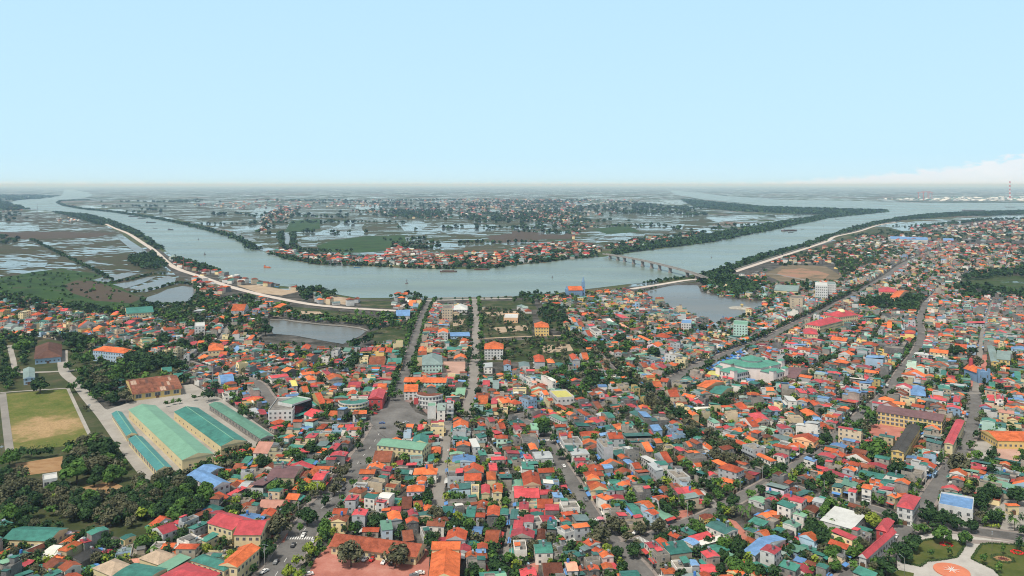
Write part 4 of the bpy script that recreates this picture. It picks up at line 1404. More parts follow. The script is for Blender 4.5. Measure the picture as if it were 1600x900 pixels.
bldg('workshop', 'small annex with a blue sheet roof behind the bright blue workshop', 'workshop', (312, 734), (332, 740), (345, 730), 5.5, 1, 'b', 'gx', 'W', rise=1.2)
bldg('hotel_building', 'L-shaped cream building with a mint green roof, long wing facing the lower houses', 'hotel', (595, 696), (665, 704), (668, 692), 9, 3, 'l', 'gx', 'C', phrase='green-roofed cream hotel', win=3.2, rise=2)
bldg('hotel_building', 'short end wing of the cream building with a darker green roof', 'hotel', (645, 692), (667, 693), (669, 682), 9.2, 3, 't', 'gy', 'C', win=3.2, rise=2)
bldg('school_building', 'long low school with an old orange tiled roof behind the red paved courtyard', 'school', (524, 853), (656, 870), (657, 851), 4.2, 1, 'q', 'gx', 'C', phrase='long low courtyard school', rise=3.2, win=3, over=1.0)
bldg('school_hall', 'tall hall with a plain orange roof beside the red paved courtyard', 'hall', (671, 905), (716, 905), (718, 862), 9, 2, 'o', 'gy', 'C', phrase='tall orange courtyard hall', win=4, rise=2.6)
bldg('school_hall', 'short higher end block of the orange courtyard hall', 'hall', (676, 858), (718, 858), (718, 848), 11, 2, 'o', 'gx', 'C', win=4, rise=2)
bldg('workshop', 'low workshop with a wide cornflower blue roof and red yard', 'workshop', (1162, 861), (1180, 867), (1228, 842), 5, 1, 'b', 'gx', 'W', phrase='cornflower blue roof', rise=2.4)
bldg('market_hall', 'low hall with a stained pale mint roof among garden trees', 'hall', (1283, 812), (1330, 828), (1352, 808), 5, 1, 'w', 'shed', 'W', phrase='stained pale hall', rise=1)
bldg('restaurant', 'long low restaurant with red roof and teal awning beside the right hand road', 'restaurant', (1344, 868), (1352, 874), (1398, 833), 5, 1, 'r', 'gy', 'W', phrase='long red restaurant', rise=1.8)
bldg('restaurant', 'taller end pavilion of the red restaurant at the crossroads', 'restaurant', (1370, 826), (1384, 831), (1396, 815), 7, 2, 'r', 'hip', 'R', rise=2)
bldg('office_building', 'pale office with a light blue roof behind the crossroads trees', 'office', (1466, 791), (1520, 797), (1522, 778), 8, 2, 'b', 'flat', 'W', phrase='blue-roofed crossroads office', win=3.4)
bldg('corner_building', 'white corner building with a red hipped roof at the garden crossroads', 'corner building', (1402, 790), (1425, 797), (1437, 778), 9, 3, 'r', 'hip', 'W', phrase='red-roofed crossroads corner', win=2.8, band=True)
bldg('temple_gate', 'small temple gate with an orange roof and cream pillars on the paved temple court', 'gate', (1573, 790), (1590, 790), (1590, 787), 5, 1, 'o', 'hip', 'C', phrase='orange temple gate')
bldg('works_building', 'blue-roofed works sheds among trees far beyond the boulevard', 'works', (1392, 374), (1416, 373), (1414, 369.5), 9, 1, 'b', 'gx', 'W')
bldg('works_building', 'long low blue-roofed works among trees far beyond the boulevard', 'works', (1412, 374), (1450, 375), (1448, 371.5), 8, 1, 'b', 'gx', 'W', phrase='far blue works')
bldg('works_building', 'short blue-roofed works hall nearest to the far boulevard', 'works', (1474, 376), (1490, 376), (1489, 373), 8, 1, 'b', 'gx', 'W')
bldg('school_building', 'long two-storey school with a red roof behind the boulevard trees', 'school', (1374, 457), (1402, 456), (1400, 451), 8, 2, 'r', 'hip', 'A', phrase='red-roofed boulevard school', win=3)
bldg('school_building', 'orange-roofed school wing among trees beside the boulevard', 'school', (1392, 464), (1402, 466), (1420, 455), 8, 2, 'o', 'gx', 'A', win=3)
bldg('office_building', 'white office with blue sheet roof and blue sign near the lake', 'office', (1064, 506), (1080, 506), (1081, 500), 9, 3, 'b', 'flat', 'W', phrase='blue-topped lake office', win=2.6)
bldg('unfinished_house', 'bare white concrete frame house in the cleared plot of the wood', 'unfinished house', (67, 750), (90, 751), (89, 742), 8, 2, 'w', 'flat', 'W', phrase='unfinished white frame house', win=3, ww=2.4, wh=2.1)

# ----- buildings that need shapes of their own
def at_root(name, label, cat, px, rot=0.0, z=0.0, phrase=None):
    p = P(*px, z)
    t = empty(name, (p.x, p.y, 0), rot)
    tag(t, label, cat)
    if phrase:
        LM.append((phrase, p.x, p.y))
    return t, p


# riverside church
CH = mat('church_blue', (.19, .31, .47), .8, .12)
t, p = at_root('church', 'blue church with a red roof and tall spired tower on the river bank', 'church', (900, 463), math.radians(8), phrase='blue riverside church')
g = Geo()
g.box(-13, 9, -5.5, 5.5, 0, 10, CH)
g.build('wall', t)
g = Geo()
g.gable(-2, 0, 23, 12.4, 10.02, 6, ROOF['o'][1], 'x', CH)
g.build('roof', t)
g = Geo()
g.cbox(11.5, 0, 0, 5, 5, 19, CH)
g.cbox(11.5, 0, 19, 4.2, 4.2, 4, CH)
g.build('tower', t)
g = Geo()
g.tube((11.5, 0, 23), (11.5, 0, 31), 2.3, .12, CH, 8)
g.box(11.4, 11.6, -.1, .1, 31, 33, WALL['W'][1])
g.box(10.9, 12.1, -.1, .1, 32, 32.2, WALL['W'][1])
g.build('spire', t)
g = Geo()
g.cbox(-14.5, 0, 0, 3.5, 11.5, 12, CH)
g.tube((-14.5, -4, 12), (-14.5, -4, 17), 1.2, .1, CH, 6)
g.tube((-14.5, 4, 12), (-14.5, 4, 17), 1.2, .1, CH, 6)
g.build('facade', t)
for i in range(6):
    add_window(t, (-11 + 3.2 * i, -5.5, 2.5, 0, 1.2, 4.5))
for k in range(3):
    add_window(t, (11.5, -2.5, 3 + 5 * k, 0, 1.2, 2.4))
occupy(p.x, p.y, 36, 16, math.radians(8))
# second church
t, p = at_root('church', 'small blue church with an orange gabled nave facing its red paved forecourt', 'church', (1525, 594), math.radians(4), phrase='small blue church')
g = Geo()
g.box(-5, 5, -9, 9, 0, 8.5, CH)
g.build('wall', t)
g = Geo()
g.gable(0, .5, 11.4, 18.5, 8.52, 4, ROOF['o'][1], 'y', CH)
g.build('roof', t)
g = Geo()
g.cbox(0, -10, 0, 11, 2, 10, CH)
g.cbox(-4.6, -10.4, 0, 1.8, 1.8, 12.5, CH)
g.cbox(4.6, -10.4, 0, 1.8, 1.8, 12.5, CH)
g.build('facade', t)
g = Geo()
g.tube((0, 7, 11), (0, 7, 16), 2.0, 1.7, mat('church_red', (.42, .07, .08), .8), 8)
g.dome(0, 7, 16, 1.8, 2.6, MATS['church_red'], 8)
g.build('bell_turret', t)
g = Geo()
g.box(-1.4, 1.4, -11.1, -11.0, 0, 4.2, DARKM)
g.build('door', t)
for s_ in (-1, 1):
    add_window(t, (3.2 * s_, -11.0, 4.5, 0, 1.1, 2.6))
occupy(p.x, p.y, 13, 24, math.radians(4))

# domed market hall
MW = mat('market_wall', (.78, .68, .64), .85, .1)
t, p = at_root('market_hall', 'huge octagonal market hall with tiered teal domed roofs beside the blue stall tents', 'market hall', (1174, 588), math.radians(36), phrase='domed market hall')
MR = mat('market_roof', (.085, .27, .205), .6, .25, .3)
def octo(r, cx=0, cy=0, n=8):
    return [(cx + r * math.cos(PI / 8 + i * PI * 2 / n), cy + r * math.sin(PI / 8 + i * PI * 2 / n)) for i in range(n)]
g = Geo()
g.prism(octo(16), 0, 11.5, MW)
g.box(-36, -16, -9, 9, 0, 9, MW)
g.box(16, 34, -9, 9, 0, 9, MW)
g.box(-9, 9, -30, -16, 0, 9.5, MW)
g.box(-9, 9, 16, 28, 0, 9.5, MW)
g.build('wall', t)
g = Geo()
g.frustum(octo(17), 11.52, octo(9.4), 14.4, MR)
g.build('roof', t)
g = Geo()
g.prism(octo(9.0), 14.4, 16.0, MW)
g.build('clerestory', t)
g = Geo()
g.frustum(octo(10), 16.0, octo(4), 18, MR)
g.frustum(octo(4), 18, octo(.7), 19.2, MR)
g.build('dome', t)
for cx_, cy_, sx_, sy_ in ((-26, 0, 21.5, 19.5), (25.5, 0, 18.5, 19.5), (0, -23.5, 19.5, 14.5), (0, 22, 19.5, 13)):
    g = Geo()
    g.hip(cx_, cy_, sx_, sy_, 9.05 if sx_ > 19 and sy_ > 19 or sx_ < 19 else 9.55, 2.2, MR)
    g.build('roof', t)
for cx_, cy_ in ((-35, -8), (-35, 8), (-8.5, -29), (8.5, -29), (33, -8)):
    g = Geo()
    g.cbox(cx_, cy_, 0, 4.4, 4.4, 12, MW)
    g.hip(cx_, cy_, 5.4, 5.4, 12.02, 1.6, MR)
    g.build('corner_tower', t)
for i in range(7):
    for k in range(2):
        add_window(t, (-33 + i * 2.8, -9, 1.5 + 4 * k, 0, 2.0, 2.4))
for i in range(4):
    for k in range(2):
        add_window(t, (-6 + i * 4, -30, 1.5 + 4 * k, 0, 2.0, 2.4))
        add_window(t, (-36, -6 + i * 4, 1.5 + 4 * k, -PI / 2, 2.0, 2.4))
for i in range(4):
    add_window(t, (18 + i * 3.8, -9, 3, 0, 2.0, 3))
occupy(p.x, p.y, 72, 22, math.radians(36))
occupy(p.x, p.y, 40, 62, math.radians(36))

# round-cornered shop by the plaza and the curved white block across from it
def curved(name, label, cat, px, rot, R0, R1, a0, a1, h, s, wall, roof, phrase):
    t, p = at_root(name, label, cat, px, rot, phrase=phrase)
    n = 12
    outer = [(R1 * math.cos(a0 + (a1 - a0) * i / n), R1 * math.sin(a0 + (a1 - a0) * i / n)) for i in range(n + 1)]
    inner = [(R0 * math.cos(a0 + (a1 - a0) * i / n), R0 * math.sin(a0 + (a1 - a0) * i / n)) for i in range(n + 1)]
    ring = outer + inner[::-1]
    g = Geo()
    g.prism(ring, 0, h, WALL[wall][1])
    for k in range(1, s + 1):
        o2 = [(x * (R1 + .35) / R1, y * (R1 + .35) / R1) for x, y in outer]
        g.prism(o2 + [(x * 1.001, y * 1.001) for x, y in outer][::-1], h * k / s - .5, h * k / s + (.5 if k == s else .1), WALL['W'][1])
    g.build('wall', t)
    g = Geo()
    mid_ = [(x * (R0 + .6) / R0, y * (R0 + .6) / R0) for x, y in inner]
    o2 = [(x * (R1 - .5) / R1, y * (R1 - .5) / R1) for x, y in outer]
    g.prism(o2 + mid_[::-1], h + .01, h + .5, ROOF[roof][1])
    g.build('roof', t)
    for k in range(s):
        for i in range(n):
            am = a0 + (a1 - a0) * (i + .5) / n
            d_ = Vector((math.cos(am), math.sin(am)))
            rr = R1 * math.cos((a1 - a0) / n / 2)
            add_window(t, (d_.x * rr, d_.y * rr, h * k / s + .6, am + PI / 2, 1.6, h / s * .55))
    for i in range(n):
        am = a0 + (a1 - a0) * (i + .5) / n + rot
        occupy(p.x + (R0 + R1) / 2 * math.cos(am), p.y + (R0 + R1) / 2 * math.sin(am), R1 - R0 + 3, R1 - R0 + 3, am)
    return t, p
curved('department_store', 'white round-cornered shop with a sea green roof facing the plaza', 'shop', (553, 641), 0, 2.5, 11.5, -PI * .95, -PI * .02, 7.5, 3, 'C', 't', 'round-cornered shop')
t, p = curved('shopping_block', 'white curved shopping block with banded floors and a brick red terrace', 'shop', (672, 634), 0, 3, 11, -PI * 1.05, -PI * .1, 10, 3, 'W', 'n', 'curved white block')
g = Geo()
g.box(-11.4, -8, -10.5, -10.2, 4, 9, WALL['R'][1])
g.box(-11.5, -11.3, -10.4, -10.3, 0, 4, SHUT[0])
g.box(-8.2, -8, -10.4, -10.3, 0, 4, SHUT[0])
g.build('billboard', t)
bldg('shop', 'white and red shop row joined behind the curved white block', 'shop', (632, 611), (652, 613), (653, 604), 7, 3, 'o', 'gx', 'W', phrase=None)
bldg('shop', 'mint fronted shop row behind the curved white block, one street farther', 'shop', (633, 597), (698, 598), (698, 592), 6.5, 3, 'o', 'gx', 'M', win=2.8)
bldg('shop', 'plain white end tower of the curved shopping block', 'shop', (668, 636), (681, 636), (681, 630), 9, 0, 'l', 'flat', 'W')
# islet pavilion in the lake
t, p = at_root('islet', 'small rocky islet with shrubs and an orange pavilion in the lake', 'islet', (1157, 482))
g = Geo()
rg_ = random.Random(3)
ring = [(17 * math.cos(i * PI / 9) * rg_.uniform(.85, 1.1), 13 * math.sin(i * PI / 9) * rg_.uniform(.85, 1.1)) for i in range(18)]
g.frustum(ring, 0, [(x * .9, y * .9) for x, y in ring], 1.4, mat('islet_rock', (.38, .36, .31), .9, .3))
g.build('rock', t)
g = Geo()
g.tube((3, 3, 1.4), (3, 3, 4.4), .9, .9, WALL['Y'][1], 6)
g.tube((3, 3, 4.4), (3, 3, 6.6), 3, .2, ROOF['y'][0] if False else WALL['Y'][0], 6)
g.build('pavilion', t)
# fountain disc of the garden
t, p = at_root('fountain', 'round orange fountain basin with white star rays in the paved garden', 'fountain', (1487, 893), phrase='orange fountain basin')
OR = mat('orange_basin', (.60, .20, .11), .7, .1)
g = Geo()
g.tube((0, 0, .05), (0, 0, .55), 7.4, 7.4, OR, 40)
g.build('basin', t)
g = Geo()
g.tube((0, 0, .55), (0, 0, .9), 2.6, 2.4, OR, 20)
g.build('pedestal', t)
g = Geo()
for k in range(8):
    a_ = k * PI / 4
    d_ = Vector((math.cos(a_), math.sin(a_), 0))
    n_ = Vector((-d_.y, d_.x, 0))
    g.poly([tuple(d_ * .4 - n_ * .22 + Vector((0, 0, .93))), tuple(d_ * 3.6 - n_ * .05 + Vector((0, 0, .93))), tuple(d_ * 3.6 + n_ * .05 + Vector((0, 0, .93))), tuple(d_ * .4 + n_ * .22 + Vector((0, 0, .93)))], PAINT)
g.tube((0, 0, .9), (0, 0, 2.2), .35, .15, WALL['W'][1], 8)
g.build('star_rays', t)
# ------------------------------------------------------------------ houses read off the photograph: u v w d storeys roof wall (4x crops)
HAND = {
    (400, 675): """65 95 110 70 2 p W;195 30 70 35 2 o W;185 240 190 80 2 m C;50 310 110 80 2 m W;480 190 140 60 2 o C;500 135 200 40 2 r G;585 55 150 70 2 n G;490 90 50 40 2 r G;405 270 80 60 2 r G;
360 250 60 40 1 o G;310 260 50 40 1 n G;360 370 150 35 1 o G;330 400 150 30 1 o G;265 340 60 30 1 o G;240 400 90 40 1 o G;290 430 90 60 2 g W;105 440 160 60 1 p C;75 500 80 40 1 o G;30 800 60 70 1 o C;
800 155 120 60 2 n C;890 190 60 30 1 r G;750 215 110 30 2 o G;700 245 100 30 2 o G;820 225 60 30 2 r G;800 270 50 25 2 r G;735 300 190 50 2 g T;880 270 80 25 1 o G;870 315 110 60 2 o C;1000 335 120 70 2 o P;
1060 240 150 40 2 o W;1035 290 60 30 2 o W;930 245 60 30 1 t G;960 280 60 30 1 t G;640 360 110 40 2 n C;600 410 80 35 3 r W;570 440 95 35 3 o W;720 400 90 30 3 t W;690 445 70 35 3 r W;805 395 110 60 4 w W;
785 425 80 30 3 r W;880 425 70 40 1 t G;945 440 70 70 1 n G;1010 445 50 40 1 o G;870 475 80 35 1 r G;980 500 50 35 2 r G;1075 465 70 40 1 o G;530 490 90 35 3 o W;650 495 90 40 3 r W;525 540 100 40 2 n G;
590 550 90 40 2 g G;865 520 110 60 2 o W;975 550 90 35 2 o G;1000 580 80 30 1 o G;815 585 95 55 3 l B;590 615 60 30 2 t G;530 600 110 50 1 n G;650 640 80 50 2 g G;745 600 60 80 2 g G;730 660 80 30 1 t G;
945 640 100 70 1 n G;1060 620 60 60 1 g G;1160 550 110 50 1 n T;1295 75 90 25 3 o G;1365 70 50 40 3 w W;1290 110 150 25 2 t G;1300 165 150 40 2 b B;1410 120 60 40 2 t G;1510 160 90 25 2 r G;1480 210 60 50 2 r G;
1360 235 130 40 2 o G;1250 265 110 40 2 g W;1355 280 110 45 2 o W;1240 340 50 30 3 o B;1300 335 90 40 3 t B;1250 390 170 50 1 t G;1370 355 55 55 3 g C;1435 350 50 55 3 r C;1470 265 60 50 3 o C;1510 345 60 55 3 o C;
1560 280 80 40 2 t G;1280 475 60 70 2 w G;1345 490 60 70 2 t G;1410 455 50 40 3 o G;1405 510 50 30 3 o W;1485 490 80 60 2 o G;1550 490 50 40 2 t W;1585 520 60 50 2 t W;1255 640 130 60 2 o W;1275 605 80 20 1 l G;
1385 610 70 50 1 b G;1480 650 100 90 1 o T;1345 690 50 30 1 t G;1560 635 60 50 1 w G;1415 705 60 35 2 o G;1405 735 60 20 2 b G;1345 765 70 30 2 o G;1410 770 60 30 2 o G;1375 810 130 50 2 g G;1560 740 150 60 1 k G;
1120 110 80 50 1 o T;1110 150 70 40 1 t G;420 70 80 40 1 k G;320 110 60 40 1 r G;40 30 90 50 1 t C;250 40 80 40 1 t G;350 20 70 30 2 r G;420 35 60 30 2 o G""",
    (800, 675): """25 35 70 30 2 g G;130 90 60 40 2 o G;110 40 120 60 2 g G;370 50 140 50 3 g W;330 20 80 30 2 o G;375 100 90 40 2 t G;420 120 130 40 2 w W;395 160 100 40 1 t G;190 140 130 50 3 w W;110 190 110 30 2 t W;
100 150 50 30 3 r W;210 237 110 30 2 o G;120 290 120 80 2 o C;30 315 70 40 1 l G;90 370 165 80 1 r G;230 280 60 40 1 t G;285 390 70 35 2 b W;205 440 100 60 1 o G;75 455 60 50 2 r C;250 465 90 40 2 r G;
360 455 130 50 2 g G;360 500 110 30 2 o G;330 545 60 25 2 o G;250 560 60 35 2 t G;250 595 60 35 2 t G;345 575 60 35 2 t G;430 577 110 35 3 o W;330 612 150 40 2 g W;40 560 70 80 2 r G;105 540 70 50 2 r W;
60 620 140 60 1 t G;180 635 70 70 1 n C;400 650 140 45 1 n G;15 510 50 80 2 t G;640 20 100 40 3 o W;580 70 90 60 4 g W;780 20 180 40 2 t G;690 50 60 30 2 g G;740 110 80 50 2 w W;680 130 120 50 1 t G;
860 75 130 50 2 t C;905 50 50 30 2 o G;830 95 70 50 2 o G;1020 15 130 30 3 g B;1050 100 60 30 3 r G;1105 75 55 30 3 o G;1150 60 60 30 3 o G;855 170 70 60 3 w W;895 215 60 50 3 w W;910 255 80 35 3 r W;
945 160 80 60 2 o W;770 205 60 40 2 o W;730 180 50 30 2 b G;515 215 110 40 2 o C;595 210 70 30 2 b G;510 255 130 35 2 o C;520 285 120 28 2 o C;530 312 130 25 2 o G;540 345 120 35 2 o C;615 260 60 25 1 b G;
640 305 80 35 1 t G;545 365 50 30 2 t G;610 350 50 30 2 t G;665 345 50 30 2 t G;645 400 130 50 1 r T;540 440 80 35 1 o G;590 462 70 30 2 o W;680 440 90 40 1 t G;685 510 60 25 2 r G;845 455 60 40 2 o B;
870 495 60 50 2 o B;760 480 70 80 1 t G;805 520 60 100 1 t G;940 510 50 100 1 l G;805 350 110 60 3 g G;850 305 90 50 1 t G;1040 260 130 60 2 g W;1000 240 70 40 2 l G;910 365 60 25 1 b G;960 355 50 35 1 n G;
1050 365 50 40 2 r G;1095 360 60 40 2 r G;1020 330 50 30 2 n G;915 410 50 35 2 o W;1035 465 90 50 2 o P;1130 400 80 60 1 l G;1190 450 110 70 1 t G;1230 410 90 50 2 b G;1285 400 80 50 1 o G;1165 375 50 35 1 o G;
1300 185 90 40 2 o G;1370 220 140 60 3 o W;1355 300 80 40 1 o G;1360 340 80 40 1 o T;1505 260 70 40 3 r W;1460 290 50 30 3 b W;1520 298 100 40 3 o W;1240 140 90 40 2 b G;1150 150 130 40 2 g G;1120 190 90 40 1 t G;
1160 205 60 30 1 o G;1190 225 80 40 1 l G;1440 65 90 40 2 o C;1500 40 50 25 2 o C;1510 90 130 45 3 g W;1580 150 50 50 2 o W;1310 590 200 80 2 t W;1240 610 120 80 1 o G;1020 640 70 40 2 o G;1100 620 100 45 1 t G;
1115 675 110 50 2 b W;870 695 70 40 2 r W;950 690 60 50 2 o W;1030 720 180 75 2 t T;930 750 110 50 2 g G;900 800 200 60 1 t G;820 765 110 55 1 t G;980 860 90 40 2 o W;1060 830 120 60 2 g W;1130 810 70 40 2 b W;
1240 760 110 50 2 r G;1270 795 120 45 1 n G;1345 755 100 35 1 l G;1540 560 120 50 1 t W;1570 630 90 50 1 o W;1500 610 60 40 1 t G;1470 590 50 40 1 n G;1545 420 130 50 1 l W;1580 520 50 60 1 o G;
500 685 100 45 2 o G;540 735 80 30 2 o W;590 765 90 35 2 o W;460 720 50 30 2 k G;420 760 50 30 2 t G;480 800 150 45 2 g G;510 845 60 30 2 o G;595 830 70 35 2 o G;370 830 70 60 2 p W;420 880 80 30 1 t G;
50 710 90 70 2 g W;195 720 120 60 2 t W;250 850 130 90 1 n T;700 890 90 30 1 o G;1400 870 120 50 1 o G;1520 885 130 50 1 o C;1210 890 60 20 1 o G;30 560 50 40 2 r W;640 580 60 40 1 n G;300 700 90 40 1 g G""",
    (1200, 675): """235 38 180 45 2 o A;290 15 110 28 2 b A;90 30 110 50 1 k W;80 140 70 40 2 r W;170 112 60 35 3 t W;40 175 60 45 2 o G;75 195 60 35 2 l W;160 150 90 50 3 w W;265 170 60 35 2 b W;235 230 90 30 1 g T;
400 110 70 40 2 o G;430 135 80 40 2 o G;370 140 100 45 2 r G;440 80 110 35 2 b G;510 45 80 30 2 b G;550 55 40 25 2 r G;470 100 80 30 1 l G;560 120 50 30 1 o G;630 135 50 30 1 t G;530 190 80 40 2 o G;
510 225 60 40 2 o W;470 215 50 30 2 r G;330 215 60 40 1 r G;375 235 60 30 1 r G;410 240 60 30 1 b W;305 250 70 40 1 o G;240 285 80 40 1 n G;620 210 80 50 1 n G;560 265 80 30 1 t G;650 260 120 80 1 t G;
725 260 110 70 1 t G;800 262 100 45 2 t W;760 305 70 45 1 t W;840 310 70 45 3 o G;935 335 90 40 2 o G;975 305 60 40 2 n G;905 245 130 55 2 g G;990 205 140 35 2 o B;1020 275 80 40 1 t G;905 155 80 30 2 b G;
970 165 60 30 2 o G;1040 60 80 40 3 t G;950 95 60 40 1 o Y;985 120 40 50 1 t G;1090 120 70 70 3 g W;440 330 80 40 2 t C;495 290 60 25 2 t C;510 320 90 60 2 l C;530 360 60 30 2 r G;670 305 70 38 3 o W;
620 340 70 38 3 o W;690 330 50 30 3 o W;645 365 60 38 3 o W;740 350 80 40 3 r W;680 400 70 38 3 o W;790 395 70 38 3 o C;905 385 60 35 3 o C;60 335 140 55 3 k P;165 410 130 70 2 r W;250 415 80 50 1 o G;
320 420 70 50 2 w W;270 480 120 45 1 n G;345 520 70 50 1 k G;220 465 50 30 1 b G;150 565 90 55 2 l W;200 512 80 38 2 l W;60 745 150 55 1 k W;250 720 110 55 1 t G;320 760 100 30 1 t G;135 835 160 45 2 t G;
265 810 80 45 1 n G;340 830 70 35 2 t G;200 795 50 25 1 b G;430 800 110 45 1 g T;1190 250 110 38 2 o W;1190 285 90 25 2 o G;1265 240 110 38 2 l T;1290 275 60 25 2 r T;1340 190 120 30 1 t W;1290 200 60 40 1 r G;
1150 350 80 40 1 r G;1210 355 60 40 1 n G;1500 340 170 55 1 l G;1485 195 50 30 1 o T;1320 62 80 60 1 l W;470 620 100 55 1 b G;600 607 110 40 1 t G;30 680 110 60 1 b W;40 500 60 50 1 o G;20 420 60 40 2 r G""",
    (0, 675): """25 680 60 30 1 o G;70 730 100 60 1 o C;130 762 70 50 1 t G;200 700 60 40 1 n G;230 720 50 50 1 n G;50 800 110 60 2 l G;40 845 80 40 1 t G;350 822 170 55 1 n G;450 820 90 55 1 d G;230 840 120 40 1 t W;
330 880 100 45 2 t W;150 878 110 45 2 t W;560 760 180 85 1 d G;670 745 70 55 1 r G;1030 600 170 60 2 r W;700 665 60 65 1 o W;800 650 85 70 1 t G;1130 335 105 45 1 o T;1180 360 90 30 1 r G;1480 370 80 45 1 r G;
1410 245 80 40 1 o G;1500 210 60 40 1 n G;1540 180 50 40 1 t G;1580 330 60 40 1 p G;1540 322 70 45 1 w G;1340 470 140 50 1 t G;1255 505 85 55 1 n G;1370 508 150 45 1 r G;1540 455 110 45 1 o Y;1180 545 90 50 2 g W;
1240 580 110 55 2 t W;1190 670 200 60 2 g W;1310 660 60 40 2 t C;1120 745 95 45 1 o G;1190 745 50 25 1 b G;1150 700 180 35 1 n G;860 800 100 35 1 p G;560 840 90 40 1 t G;1500 60 70 40 1 t G""",
    (400, 450): """780 1000 0 0 0 o W""",
}
